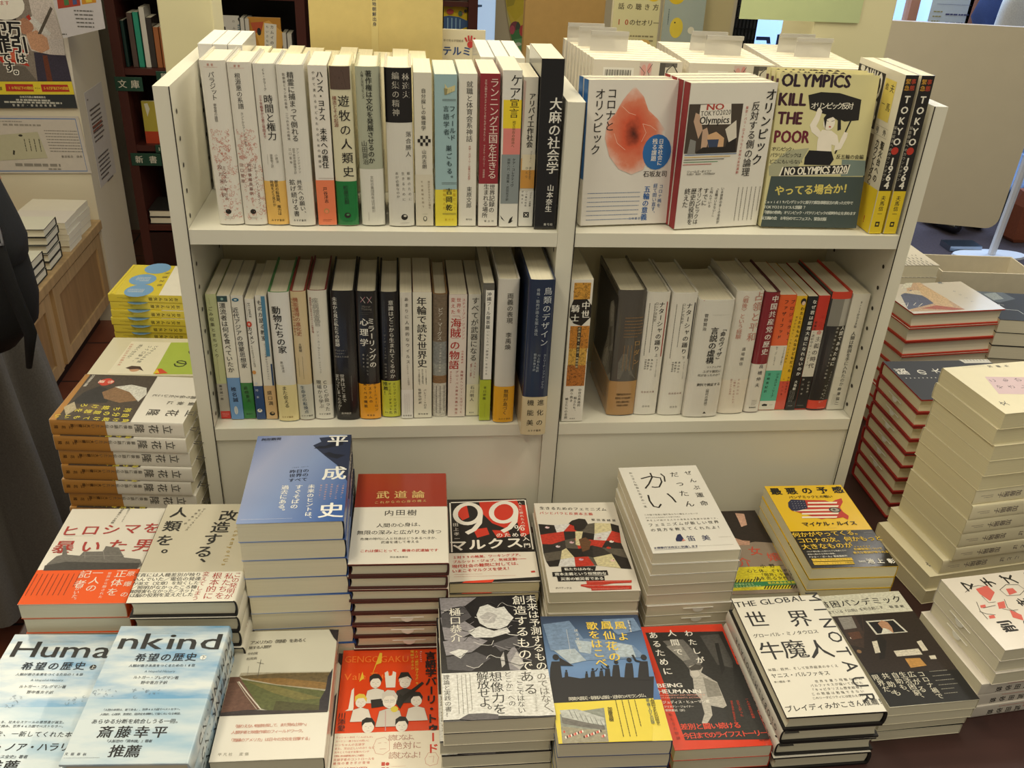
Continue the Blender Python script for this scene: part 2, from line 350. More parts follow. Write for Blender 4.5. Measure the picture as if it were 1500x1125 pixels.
['t','#f2efe6',12,10.7,45.1,9.8,76.6,'心理学',1,0],
['t','#b5b2aa',3.1,13.8,96.5,13.1,126.9,'人は模倣して',0,0],
['t','#b5b2aa',3.1,7.9,95.9,7.9,114.3,'進化する',0,0],
['t','#26221f',4.8,22.2,142.8,24,185.2,'ミラーニューロン',0,0],
['t','#26221f',5.3,15.1,142.8,16.4,171.2,'システムの',0,0],
['t','#26221f',5.3,8.7,142.8,8.9,179,'驚くべき機能',0,0],
['t','#26221f',2.9,11.5,194.7,19.7,194.7,'原書房',0,0]]},
'ishiki':{'S':[['t','#e0ddd4',7.7,15.6,15.4,16.3,130,'意識はどこから生まれてくるのか',0,0],
['t','#8e8b84',3.6,6.2,65.1,6.7,131.3,'マーク・ソームズ\u3000岸本寛史訳',0,0],
['g','#6b6862',5.9,11.5,7.2,59.8,2.4,1,0.3],
['t','#26221f',4.8,17.9,142.4,19,190.2,'エリック・カンデル氏',0,0],
['t','#26221f',4.8,11.4,142.4,12.2,190.2,'ダニエル・デネット氏',0,0],
['t','#26221f',7.2,5.4,142.4,6.2,157.7,'推薦！',0,0],
['t','#26221f',2,4.4,190.2,7.8,190.2,'青土社',0,0]]},
'amari':{'S':[['t','#55524b',6,8.8,10,10.2,106.5,'あまりに人間的なウイルス',0,0],
['g','#6b6862',1.3,7.6,2.6,98.4,2.6,1,0.3],
['t','#8a867e',3.1,9.1,112.3,10.7,143.1,'COVID-19の哲学',0,0],
['g','#8a867e',3.3,158.3,12.1,191.5,3,1,0.3],
['t','#4a4742',2.9,3,195.2,13.2,195.2,'勁草書房',0,0]]},
'nenrin':{'S':[['t','#23211f',14,12,14.1,12.6,110.1,'年輪で読む世界史',1,0],
['t','#4a4742',1.9,17.6,120.4,18.3,144.3,'チンギス・ハーンの戦勝の秘密から',0,0],
['t','#4a4742',2.7,12.8,120.4,13.3,144.3,'失われた海賊の財宝、',0,0],
['t','#4a4742',2.7,7.9,120.4,8.4,144.3,'ローマ帝国の崩壊まで',0,0],
['t','#26221f',4.2,16.3,154,16.6,182.8,'バレリー・トロエ',0,0],
['t','#26221f',4.6,8.8,153.1,9.3,174.4,'佐野弘好訳',0,0],
['t','#26221f',2.9,7.9,193.8,19.2,193.8,'築地書館',0,0]]},
'pia':{'S':[['r','~#7a6a58',0.1,0.8,21.2,73.4],
['r','~#8a8d8c',-0,73.4,21,111.5],
['r','~#9a9c98',0.2,108.8,21.1,127.9],
['r','~#8a6a4a',0.3,127.9,20.9,140.5],
['r','~#c9c5bb',0.1,140.5,21,197],
['p','~#dc3a30',0.3,140.5,20.7,140.5,20.8,163.5,13.2,162.2,10.5,182.7,10.6,195.9,0.3,195.9],
['t','#dcd8ce',7.2,10.6,24,9.4,68,'ピア・マーグス',0,0],
['t','#dcd8ce',3.1,11.3,77.5,10.1,119.7,'ピアと魔術の名の物語',0,0],
['g','#3b2a28',2.5,144.3,19.3,191,5,1,0.9]]},
'steven':{'S':[['t','#c0463c',4.8,20.4,8.4,20.3,66.7,'スティーブン・ジョンソン',0,0],
['t','#c0463c',6.7,13.5,8.4,13.7,25.2,'世界を',0,0],
['t','#c0463c',6.7,5.7,8.4,5.8,26.4,'変えた',0,0],
['t','#b5322c',15.6,10,43.7,9.7,59,'海賊',1,0],
['t','#b5322c',15,9.1,78.6,8,109.8,'の物語',1,0],
['n','#b5322c',0.5,5,32.6,15,32.6,16.1,36.3],
['n','#b5322c',0.5,3,61.6,4.2,66.7,14.4,66.7],
['t','#c0463c',3.1,19.8,87.9,19.7,105.7,'山田美明訳',0,0],
['t','#a8403a',4.3,19.5,121.1,19.3,188.2,'海賊王ヘンリー・エヴリーと',0,0],
['t','#a8403a',4.3,12.8,121.1,12.3,189.7,'グローバル資本主義の誕生',0,0],
['t','#a8403a',2.4,3.8,121.1,3.5,138.3,'朝日新聞出版',0,0]]},
'subete':{'S':[['t','#4a4742',10.8,9.6,9.5,8.6,98.5,'すべてが武器になる',0,0],
['t','#a8403a',3.1,11.7,107.5,10.3,130,'文化としての',0,0],
['t','#a8403a',2.9,5.9,106.7,5.5,130,'「戦争」と「軍事」',0,0],
['t','#26221f',6.2,8.4,147.1,7.9,167.3,'石川明人',0,0],
['t','#26221f',2.4,5.6,189.6,10.7,189.6,'創元社',0,0]]},
'okinawa':{'S':[['r','#6a6862',0.8,2.4,20.9,149.5],
['p','#a8a49a',2,9.9,4.8,8.5,6.6,90.2,4.9,111.7],
['p','#2e2c29',2.2,28.5,4.6,31.2,4.8,66,3.4,74],
['r','#f2f0ea',3.9,10.4,17.5,148.9],
['t','#23211f',6.5,8.8,16.5,8.1,66,'沖縄フール曼荼羅',1,0],
['t','#23211f',3.8,8.8,72.7,8.2,140,'いにしえの「豚便所」をめぐる',0,0],
['t','#2a2d18',4.8,7.1,163,6.7,180.6,'平川宗隆',0,0],
['g','#5d6620',6.5,188.8,9.2,211.9,2,1,0.3]]},
'ryougi':{'S':[['t','#4a4742',9.1,16.9,24.4,17.3,61.4,'両義の表現',0,0],
['t','#4a4742',8.9,16.9,83.6,16.4,102.2,'李禹煥',0,0],
['t','#3a2f14',7.3,17.2,173.7,16.3,209.5,'無限が息づく',0,0],
['t','#7a5a14',3.1,9.2,220,23.8,220,'みすず書房',0,0]]},
'chorui':{'S':[['t','#c9d0d8',11.5,25.7,15.6,24.5,91.3,'鳥類のデザイン',0,0],
['t','#aab4c0',5,12.7,13.9,12.8,78.4,'骨格・筋肉が語る生態と進化',0,0],
['t','#aab4c0',4.3,27.2,110.9,26.4,161.5,'カトリーナ・ファン・グラウ',0,0],
['t','#aab4c0',4.1,18.8,110.9,17.9,134.7,'川上和人監訳',0,0],
['t','#aab4c0',4.1,13.6,109.6,13.2,133.3,'鍛原多惠子訳',0,0],
['t','#2a2620',10.3,25.8,186,25.8,219.1,'進化の',0,0],
['t','#2a2620',10.3,11.5,186,12.1,219.1,'機能美',0,0],
['t','#4a4238',3.6,11.4,232.3,27.1,232.3,'みすず書房',0,0]]},
'chusei':{'S':[['r','~#d39a3e',4.6,4.6,27.8,29.4],
['r','~#c7832f',3.4,69.9,30.7,105.1],
['r','~#d9a548',3.5,105.1,29.8,132.2],
['r','~#b9702a',3.1,132.2,29.8,166.2],
['f','#5a3a1c',5.2,5.7,26.8,29.4,40,5],
['f','#4a2f18',3.9,69.9,31.8,132.2,90,6],
['f','#2c1c10',3.8,132.2,29.2,165.4,60,7],
['p','~#1f1914',5.3,29.4,23.8,28.9,31.3,38.8,32.3,56.4,18.8,69.9,7.4,65.9,1.2,56.4,1.2,42.9],
['t','#f0ede4',12.6,23.1,38.8,23.4,52.3,'中世',1,0],
['t','#f0ede4',12,8.6,43.4,8.9,57.8,'騎士',1,0],
['p','~#2a211a',13.9,71.3,19.3,71.3,18.2,137.1,14.6,134.9],
['t','#e9d9a8',3.8,16.5,74,16.5,134.4,'武器と甲冑・騎士道・戦闘技術',0,0],
['t','#4a4742',4.8,24.2,173,24.2,198.8,'中世の英雄的',0,0],
['t','#4a4742',4.8,18.1,186.6,17.8,208.4,'騎士たち、',0,0],
['t','#4a4742',4.8,12.3,173,12.4,190.7,'誇り高き',0,0],
['t','#4a4742',4.8,5.8,187.9,6.1,219.3,'戦士たちの全貌',0,0],
['t','#26221f',2.2,13.1,221.5,18.8,221.5,'原書房',0,0]]},
'rodin':{'S':[['g','#a8804f',13.3,39.5,42.3,74.5,5,0,0.8],
['t','#b8925a',9.6,34.8,82.7,35.9,113.1,'ロダン',0,0],
['g','#a8804f',13.7,85.4,34.5,127.1,5,1,0.7],
['p','~#6e6a62',9.3,113.1,14.7,99.2,21,99.2,26,115.9,32.4,132.8,38.2,141.3,10.1,141.3],
['t','#4a3618',4,13.2,167.1,32.5,167.1,'官能的な巨人ロダンの',0,0],
['t','#4a3618',4,12.3,173.5,32.5,173.5,'彫刻とその生涯を',0,0],
['t','#4a3618',4,14.1,180.2,30.9,180.2,'詩的に綴る評伝',0,0],
['t','#4a3618',4,15.3,186.1,29.3,186.1,'待望の邦訳',0,0]],
'F':[['p','~#3f3b37',10,10,134,10,134,145,10,145],
['p','~#8d887e',96,34,112,24,122,30,124,48,130,70,134,100,134,145,70,145,78,120,92,96,98,70,92,50],
['p','~#a8a296',100,36,110,28,118,34,118,52,108,60,100,52],
['p','~#6a655d',104,70,122,60,130,84,112,100],
['p','~#b5afa2',84,118,100,100,112,112,100,140,80,144],
['p','~#57524b',114,104,132,96,134,130,116,144],
['n','#4a463f',1.2,100,66,112,90,104,120,98,144],
['n','#c9c3b6',1,120,64,126,90,118,120,122,144],
['n','#4a463f',1,88,124,92,110,104,100],
['g','#5a4526',10,150,120,190,7,0,1.6]]},
'nata1':{'S':[['p','#a33a34',29.7,14.8,31.3,14.8,31.5,102.4,29.8,102.4],
['t','#2a2826',9.1,22.7,19.1,22.8,89,'ナターシャの踊り',1,0],
['t','#2a2826',5.5,23.4,99.6,23.4,99.6,'上',0,0],
['t','#55524b',4.8,15.2,17.2,14.9,42.8,'ロシア文化史',0,0],
['g','#77736b',1.5,16.7,16.1,100.1,9,1,0.9],
['t','#55524b',2.6,25.4,107.2,25.6,134.8,'オーランドー・ファイジズ',0,0],
['t','#55524b',3.6,18,107.2,17.7,123,'鳥山祐介',0,0],
['t','#55524b',3.6,13.1,107.2,12.6,121.5,'巽由樹子',0,0],
['t','#55524b',3.1,8.9,107.2,8.7,121.5,'中野幸男訳',0,0],
['t','#8a4a40',3.6,8.9,160.9,25.6,160.9,'白水社の本',0,0],
['t','#55524b',3.6,13.1,185.8,21.5,185.8,'白水社',0,0]]},
'nata2':{'S':[['p','#2f2d2b',32.9,15.4,34.6,15.4,35.9,106,34.1,106],
['t','#2a2826',9.1,25.5,20,26.7,92.7,'ナターシャの踊り',1,0],
['t','#2a2826',5.5,27.5,103.2,27.5,103.2,'下',0,0],
['t','#55524b',4.8,17.5,18,17.7,45.1,'ロシア文化史',0,0],
['g','#77736b',2.9,17.4,20,103.8,9,1,0.9],
['t','#55524b',2.5,29.6,110.8,30.3,137.9,'オーランドー・ファイジズ',0,0],
['t','#55524b',3.6,22.1,110.8,22.1,126.4,'鳥山祐介',0,0],
['t','#55524b',3.6,17,110.8,16.8,125,'巽由樹子',0,0],
['t','#55524b',3.1,12.7,110.8,12.8,125,'中野幸男訳',0,0],
['t','#8a4a40',3.6,13.9,162.9,30.6,162.9,'白水社の本',0,0],
['t','#55524b',3.6,18.5,186.3,26.8,186.3,'白水社',0,0]]},
'visa':{'S':[['n','#b3564a',0.6,5.1,0.7,51.4,0.7],
['g','#9a968c',20.8,21.8,46.2,23.7,3,0,0.3],
['t','#4a4742',6,12.3,23.7,12.1,44.6,'菅野賢治',0,0],
['t','#2a2826',8.6,41.4,45.2,39.8,94.6,'「命のヴィザ」',1,0],
['t','#2a2826',12.2,27.7,47.9,27.3,95.7,'言説の虚構',1,0],
['t','#4a4742',4,25.9,106.9,45,106.9,'リトアニアの',0,0],
['t','#4a4742',4.8,21.4,114.2,45.3,114.2,'ユダヤ難民に',0,0],
['t','#4a4742',4.6,14.7,120.4,46.2,120.4,'何があったのか？',0,0],
['t','#35322d',5.3,15.6,136.4,46.9,136.4,'資料で検証する',1,0],
['t','#4a4742',5.1,30.8,142.9,31.2,172.7,'〈現代の神話〉',0,0],
['p','#26221f',28.8,186.1,31.1,182.7,34.2,186.1],
['g','#26221f',28.5,189.6,35.4,191.3,2,0,0.3]]},
'senryo':{'S':[['t','#c58a7c',15,32.6,8.1,32.3,72.8,'占領と平和',0,0],
['t','#c58a7c',8.4,13.9,5.8,11.7,71.5,'〈戦後〉という経験',0,0],
['t','#6b6560',6,23.6,92,23.1,116.3,'道場親信',0,0],
['t','#b9897c',4.1,24.3,143.5,25.8,167.4,'それからの',0,0],
['t','#b9897c',3.8,18,143.5,21,182.3,'〈戦後〉をあらわす',0,0],
['t','#b9897c',3.6,12.7,143.5,14.1,167.4,'東アジアの平和',0,0]]},
'china':{'S':[['t','#f0e6df',10.8,15.9,9.8,15,95.2,'中国共産党の歴史',1,0],
['t','#26221f',7.2,13.9,120,13.1,151.8,'高橋伸夫',0,0],
['g','#6b6560',9.2,176.8,17.2,187.2,2.4,0,0.6],
['t','#26221f',2.8,7.9,190.8,16.1,190.8,'慶應義塾',0,0]]},
'project':{'S':[['r','#e6e1d4',0,82,25.5,124],
['r','#5cb89a',0,124,25.5,177],
['r','#e6e1d4',0,177,25.5,192.6],
['t','#2a1a10',6.5,20.8,11.3,23.7,72.3,'プロジェクト・',1,0],
['t','#2a1a10',6.7,11.2,11.3,10.3,68,'ファザーフッド',1,0],
['t','#35322d',3.1,22.2,86.4,21.5,113.5,'アメリカで最も凶悪な',0,0],
['t','#35322d',3.1,10.3,85,10.4,113.5,'街で「父」になること',0,0],
['t','#123a2e',4.9,20,130.8,17.2,168.9,'ジョルジャ・リープ',1,0],
['t','#123a2e',4.8,6.7,130.8,5.6,160,'宮崎真紀訳',1,0],
['p','#26221f',3.8,183.7,7.5,181.9,12.6,183.1,12.6,186.1,5,186.1],
['g','#26221f',15.3,183.1,21.6,185.2,2,0,0.3]]},
'watashi':{'S':[['e','#2a2320',11.1,8.7,4,5],
['e','#e9c9b0',11.7,11.3,2.6,3.2],
['t','#241c10',5.8,12,20.2,11.6,122.9,'わたしたちもみんな子どもだった',1,0],
['t','#7a5a20',2.9,5.4,33.6,2.5,107.4,'戦争が日常だった私たちの体験記',0,0],
['t','#6e2a24',3.6,12.5,135,11.8,160,'和久井香菜子',0,0],
['t','#6e2a24',3.1,5.3,137.6,6.3,163.6,'イラスト著',0,0]]},
'naze':{'S':[['t','#efece4',6.7,10.9,8.9,9.2,127.7,'なぜ君は総理大臣になれないのか',1,0],
['t','#efece4',5.3,8.4,141.7,7.9,153.7,'大島新',1,0],
['g','#bdbab2',1.6,156.5,10.7,177.2,2,1,0.3],
['g','#efece4',3.3,183.2,10.4,184.9,2,0,0.3]]},
'hanen':{'S':[['r','#ded9cd',0,56,17.7,134],
['r','#1f1c1d',0,134,17.7,190.6],
['t','#c9382c',7.7,13,34.5,12,60,'反延命',1,0],
['t','#3a2f2a',9.1,12.9,70.7,10.8,115.3,'主義の時代',1,0],
['t','#3a2f2a',4.8,3.6,43.2,3.6,113.8,'安楽死・透析中止・トリアージ',0,0],
['t','#c9c5bb',3.6,13.2,143.9,14,160.6,'小松美彦',0,0],
['t','#c9c5bb',3.4,3.3,130.9,5.2,164.1,'市野川容孝',0,0],
['t','#c9c5bb',2.9,-3.5,139,-2.6,157.2,'堀江宗正編著',0,0],
['g','#bdbab2',1.3,183.5,12.2,186,2,0,0.3]]},
'ningen':{'S':[['r','#d8452f',1.2,-0.3,35.1,10.5],
['r','#8a8780',2.8,10.5,31.1,54.2],
['r','#b5b2aa',20.5,10.5,43.2,54.2],
['r','#d8452f',-3.4,180.7,31.2,195.8],
['t','#f0ede4',7.2,28.1,58.1,24.6,117.4,'人間であるために',1,0],
['t','#c9c5bb',3.6,19.9,57.6,17.8,140.7,'連帯を築いた「私たち」の物語',0,0],
['t','#c9c5bb',3.1,26.7,132,21.9,182.2,'ミンディ・バーンスタイン',0,0],
['t','#c9c5bb',3.1,21.8,155.4,18.1,183.7,'小川敏子訳',0,0],
['g','#f0e0d8',16,192.8,27.7,194.9,2,0,0.3]]},
'nine11':{'S':[['t','#3a3833',5,14.8,13.3,14,52.4,'9・11から20年',0,0],
['t','#3a3833',7.2,14.1,63.9,14,149.9,'人類は教訓を手に入れたのか',0,0],
['t','#3a3833',6,12.9,158.5,14.3,184.1,'柳澤協二',1,0],
['g','#6b6560',4.2,167.1,13.9,187,2,1,0.3]]},
'heisei':{'F':[['p','#2c3550',81.5,6.8,123.8,0.2,123.8,109.6,108.6,72.3,91.8,50.3,74.6,25.4,84.8,16.6],
['p','#1d2233',76.4,32.6,82.7,26.9,90.7,27.4,101,17,114.5,12.7,113.6,25.5,91,33.3],
['p','#1d2233',90.3,45.6,96.7,41.5,103.6,46.5,118.4,49.7,108,58.1,97.2,53],
['t','#f4f3ef',28.8,106.4,14.8,106.4,14.8,'平',1,0],
['t','#f4f3ef',31.2,106.7,90.9,106.7,90.9,'成',1,0],
['t','#f4f3ef',31.2,107.4,168.1,107.4,168.1,'史',1,0],
['t','#23283a',7,8.9,9,28.1,7.9,'與那覇潤',1,0],
['g','#23283a',7.5,15.2,27.9,13.4,3,0,0.3],
['t','#23283a',2.6,52.9,76.6,72,74.6,'1989-2019',0,0],
['t','#1e2438',8.3,54.4,85.5,70.6,83.9,'昨日の',1,0],
['t','#1e2438',8.2,54.6,94.5,70.7,93,'世界の',1,0],
['t','#1e2438',8,54.6,104.2,70.3,102.8,'すべて',1,0],
['t','#f4f3ef',8.9,80.3,118.6,81.4,183.5,'未来のヒントは、',1,0],
['t','#f4f3ef',9.6,65.1,119,63.2,158.7,'すぐそばの',1,0],
['t','#f4f3ef',9.6,48.6,119.5,48.5,167.7,'過去にある。',1,0],
['t','#e6b8b0',2.9,119.4,114.5,118.2,142.6,'「冷戦以後」と',0,0],
['t','#e6b8b0',2.9,112.2,115.1,111.3,144.4,'「喪われた」この',0,0],
['t','#e6b8b0',2.9,105.2,115.7,104.4,144.9,'世界を見渡す。',0,0],
['t','#e6b8b0',2.9,98.6,116.2,98,145.3,'稀代の歴史家が',0,0],
['t','#e6b8b0',2.9,92.1,116.7,91.5,142.4,'描き尽くす。',0,0],
['g','#f4f3ef',4.3,181.9,63.1,181.3,3.4,0,0.3]],
'S':[['r','#1d2233',0,0,28,58],
['t','#f4f3ef',18,14,22,14,58,'平成史',1,0],
['t','#e8e6e0',8.4,14,90,14,118,'與那覇潤',0,0],
['g','#c9ccd8',6,140,22,176,4,1,0.9]]},
'budo':{'F':[['t','#d9b777',18,36.1,50.4,83.5,50,'武道論',1,0],
['t','#d9b777',6,28.6,67.1,92,64.2,'これからの心身の構え',0,0],
['t','#33302c',13.2,45.8,90.3,60.6,89.5,'内田',0,0],
['t','#33302c',13.2,75.6,90,75.6,90,'樹',0,0],
['t','#33302c',13.2,75.6,90,75.6,90,'樹',0,0],
['g','#9a958a',47.5,100.5,78.4,98.9,3,0,0.3],
['t','#3d3a35',9,34.9,116.3,88,114.6,'人間の心身は、',0,0],
['t','#3d3a35',9.1,11.1,130.4,109.5,130.3,'無限の深みと広がりを持つ',0,0],
['t','#5a564f',5.3,14.4,143.1,108,142.7,'危機の時代に人と社会はどうあるべきか、',0,0],
['t','#5a564f',5.4,40.3,150,82.9,149.6,'武道を通して考える',0,0],
['t','#c2473c',5.8,15.8,166.4,106.5,166.6,'これは僕にとって、最後の武道論です',1,0],
['t','#33302c',3.6,51.5,178.6,70.4,178.8,'河出書房新社',0,0]]},
'99':{'F':[['r','#231f1e',5,6.8,111.7,120.5],
['p','#d23a28',49.1,6.6,106.5,2.4,113.9,47.6,87.8,74.5,65.6,59.6,51.5,33.9],
['p','#d23a28',15.9,18.5,30.3,14.4,32.9,44.7,22.6,51.8,16.1,38.8],
['p','#d23a28',37.3,73.7,57.1,69.6,59.9,85.2,42,92.3],
['p','#d23a28',93.2,15.1,121.1,17.3,117.5,85.5,105.3,92.3,102,48.1],
['p','#d23a28',64.5,75.6,87.5,77.6,90.2,90,70.8,94],
['n','#efebe2',2.2,7,8.5,118.5,4.3],
['n','#efebe2',2,5.5,9.2,5.2,122.9],
['n','#efebe2',2,119.5,4.3,119.2,120.1],
['n','#efebe2',7.6,49.8,35.6,48.8,41.7,46.6,47.4,43.4,52.3,39.4,56.1,34.9,58.6,30.1,59.6,25.4,59.1,21.1,57,17.5,53.5,14.8,48.9,13.1,43.4,12.7,37.3,13.6,31.2,15.7,25.4,18.8,20.3,22.9,16.2,27.5,13.6,32.5,12.6,37.3,13.2,41.7,15.4,45.4,19.1,48,23.9,49.5,29.6,49.8,35.6],
['n','#efebe2',7.6,49.7,37.3,47,58.8,38.3,73.7,27.1,82.1],
['n','#efebe2',7.6,102.9,33.2,101.7,39.3,99.3,45,96,49.9,91.9,53.7,87.3,56.2,82.5,57.2,77.9,56.6,73.7,54.5,70.2,51.1,67.7,46.4,66.2,40.9,66.1,34.9,67.1,28.8,69.4,23,72.8,17.9,76.9,13.9,81.6,11.3,86.5,10.2,91.3,10.8,95.6,13,99.1,16.7,101.6,21.5,102.9,27.2,102.9,33.2],
['n','#efebe2',7.6,102.7,34.9,99.3,56.4,90.1,71.2,78.7,79.6],
['t','#efebe2',16.8,104.5,72.1,104.5,72.1,'％',1,0],
['t','#efebe2',10.3,74.1,87.6,108.7,87.5,'のための',1,0],
['t','#efebe2',10.3,111.5,96.6,111.7,111.6,'入門',1,0],
['t','#efebe2',25.2,14.3,109,94.5,105,'マルクス',2,0],
['t','#efebe2',8.4,12.2,62.1,13.4,93.7,'田上孝一',0,0],
['t','#efebe2',6,110.6,12.6,110.8,67,'人生に疲れた人の',0,0],
['t','#c2372b',6.3,8.6,134.6,101.2,131.3,'１対99の格差、ワーキングプア、',1,0],
['t','#c2372b',6.5,8.3,143.9,104,139.7,'ブルシット・ジョブ、気候変動――',1,0],
['t','#c2372b',7.5,7.9,153.3,96.6,149.2,'現代社会の難問に対しては、',1,0],
['t','#c2372b',7,7.6,162.7,82.9,159.2,'いまこそマルクスを使え！',1,0],
['g','#c2372b',6.4,170.2,44.8,168.7,3,0,0.3],
['g','#c2372b',6.2,175.8,89.8,171.8,3,0,0.3],
['p','#c2372b',111.1,166,116.7,164.9,117.1,168.4,111.7,169],
['p','#1f1b1a',0.4,184.8,121.8,177.6,121.8,185.1,0.4,186.8],
['p','#e8472c',20.4,183.2,60.2,181,57,186.8,16.5,186.8]]},
'fem':{'F':[['t','#26221f',7.7,10.7,12.3,101.2,17.5,'生きるためのフェミニズム',1,0],
['t','#c2473c',6.7,8.8,23.6,80,27.9,'パンとバラと反資本主義',1,0],
['t','#26221f',5.5,81.7,41.6,111.4,43.8,'堅田香緒里',1,0],
['p','~#26211f',1.2,49.1,23.4,52.3,25,68.9,1.1,73.3],
['p','~#e8ded8',23.4,52.3,47.5,49.3,35.1,66.8,25,68.9],
['p','~#c23a2b',47.5,49.3,60.8,53.1,52.6,67.3,35.1,66.8],
['p','~#5d564c',60.8,53.1,82.4,48.7,78.1,73.3,52.6,67.3],
['p','~#d9c9a0',82.4,48.7,105.1,50.4,103.9,67.3,78.1,73.3],
['p','~#26211f',105.1,50.4,116.1,55.9,114.7,72.6,103.9,67.3],
['p','~#c23a2b',1.1,73.3,25,68.9,14.7,94.5,1.5,93.8],
['p','~#c23a2b',25,68.9,35.1,66.8,34.2,86.1,14.7,94.5],
['p','~#2c2826',35.1,66.8,52.6,67.3,48.3,82.4,34.2,86.1],
['p','~#26211f',52.6,67.3,78.1,73.3,74.8,86.8,48.3,82.4],
['p','~#e8ded8',78.1,73.3,103.9,67.3,91.9,88.7,74.8,86.8],
['p','~#c23a2b',103.9,67.3,114.7,72.6,112.2,94.9,91.9,88.7],
['p','~#2c2826',1.5,93.8,14.7,94.5,27.1,108.2,0.9,113.8],
['p','~#3a3430',14.7,94.5,34.2,86.1,33.5,103.5,27.1,108.2],
['p','~#5d564c',34.2,86.1,48.3,82.4,50.4,105.5,33.5,103.5],
['p','~#c23a2b',48.3,82.4,74.8,86.8,70.8,98.6,50.4,105.5],
['p','~#c23a2b',74.8,86.8,91.9,88.7,83.3,103.7,70.8,98.6],
['p','~#2c2826',91.9,88.7,112.2,94.9,113.4,107.8,83.3,103.7],
['p','~#5d564c',0.9,113.8,27.1,108.2,22.6,126.6,2.5,130.4],
['p','~#d9c9a0',27.1,108.2,33.5,103.5,42,122.8,22.6,126.6],
['p','~#26211f',33.5,103.5,50.4,105.5,61,121.9,42,122.8],
['p','~#2c2826',50.4,105.5,70.8,98.6,68.2,124.3,61,121.9],
['p','~#3a3430',70.8,98.6,83.3,103.7,94.2,117.3,68.2,124.3],
['p','~#5d564c',83.3,103.7,113.4,107.8,115.1,127.5,94.2,117.3],
['p','~#26211f',2.5,130.4,22.6,126.6,17.8,140.6,5.7,141.1],
['p','~#e8ded8',22.6,126.6,42,122.8,40.8,142.1,17.8,140.6],
['p','~#c23a2b',42,122.8,61,121.9,67.1,140.8,40.8,142.1],
['p','~#5d564c',61,121.9,68.2,124.3,70.9,140.7,67.1,140.8],
['p','~#d9c9a0',68.2,124.3,94.2,117.3,101.5,147.3,70.9,140.7],
['p','~#26211f',94.2,117.3,115.1,127.5,116.1,149.3,101.5,147.3],
['e','#e9c9cf',12.9,57.6,3.2,2.4],
['e','#7a4a3a',14.2,56.3,0.9,0.9],
['e','#d9b5c0',43,91.5,3.2,2.4],
['e','#7a4a3a',44.4,90.2,0.9,0.9],
['e','#d9c9d0',22.6,99.8,3.2,2.4],
['e','#7a4a3a',23.9,98.6,0.9,0.9],
['e','#d9b5c0',83.2,83.4,3.2,2.4],
['e','#7a4a3a',84.6,82.1,0.9,0.9],
['e','#e8ded8',99.2,91.3,3.2,2.4],
['e','#7a4a3a',100.7,90,0.9,0.9],
['e','#c23a2b',92.8,104.6,3.2,2.4],
['e','#7a4a3a',94.2,103.4,0.9,0.9],
['e','#d9a5b8',50.6,128,3.2,2.4],
['e','#7a4a3a',51.9,126.8,0.9,0.9],
['e','#e8c9c0',93.4,131.3,3.2,2.4],
['e','#7a4a3a',94.8,130.1,0.9,0.9],
['p','~#2a2421',44.5,49.5,50.5,42.9,61.2,38.5,69.9,40.2,72.1,50.9,65.3,62,57.6,67,51.1,64.3,51.6,55.2],
['p','~#d9c9a0',51.6,67.3,62.3,68.2,53.3,99.6,47.9,97],
['p','~#6a4a32',53.7,85,64,81.5,70.3,90,65.4,107.5,55,112.3],
['p','#1f1b1a',21.2,142.5,68.8,142.1,65.6,151.7,20.8,151.7],
['p','#1f1b1a',7.9,152.3,82.1,150.9,82.2,160.2,7.6,161.1],
['p','#1f1b1a',13.1,160.8,76.3,161.8,75.5,171.1,13.6,170.5],
['t','#f2efe6',6.2,27.9,147.3,64.1,147.8,'私たちはみな、',1,0],
['t','#f2efe6',6.5,13.7,156.8,77.2,157,'資本主義という恒常的な',1,0],
['t','#f2efe6',6.5,20.6,166.2,71.7,166.8,'災害の被災者である',1,0],
['p','~#c23a2b',50.9,170.9,111.4,171.3,110.4,176,42.4,177.7,42,180.3,109.2,181.7,107.8,188.5,55,189.2,54.8,184.9,50.5,183.8],
['g','#f2dcd4',52.3,172.9,109.3,172.4,2.4,0,0.3],
['g','#f2dcd4',45.8,179.4,107.7,180.3,2.4,0,0.3],
['g','#f2dcd4',56.4,186.1,104.4,187.1,2.4,0,0.3],
['t','#26221f',3.7,10,183,27.9,183.7,'タバブックス',0,0]]},
'kai':{'F':[['n','#26221f',2.4,26.5,29.4,41.4,24.4,55.7,29,55,38.9,48.1,50.8,41.2,51.5,37.3,49.8],
['n','#26221f',2.4,43.9,15.8,44.2,26.2,35,42.7,26.8,53.4],
['n','#26221f',2.2,58.9,18.6,62.3,26,59.9,38.8],
['n','#26221f',2.6,26.7,69.1,25.5,82.7,27.6,95.4,34.2,98.6,39.5,91],
['n','#26221f',2.6,55.1,67.2,59.5,77.5,61.8,88.6],
['t','#26221f',13.2,78.7,22.1,78.7,22.1,'だ',0,0],
['t','#26221f',14.4,80,44.8,80,44.8,'っ',0,0],
['t','#26221f',14.4,79.1,68.8,79.1,68.8,'た',0,0],
['t','#26221f',14.4,79.6,93.2,79.6,93.2,'ん',0,0],
['t','#26221f',10.8,100.4,19.2,100.4,19.2,'ぜ',0,0],
['t','#26221f',10.8,101.6,38.4,101.6,38.4,'ん',0,0],
['t','#26221f',10.8,101.5,55.7,101.5,55.7,'ぶ',0,0],
['t','#26221f',12,100.7,73.8,100.7,73.8,'運',0,0],
['t','#26221f',12,100.9,93.2,100.9,93.2,'命',0,0],
['t','#55514a',5,14.9,14.7,16.1,95.4,'おじさん社会と女子の一生',0,0],
['t','#77736b',3.6,10.8,113.9,83.3,115.5,'この国で性差に悩む私たちに贈るメッセージ',0,0],
['t','#77736b',3,11.1,120.2,57.2,120.9,'おかしいことをおかしいと言うために',0,0],
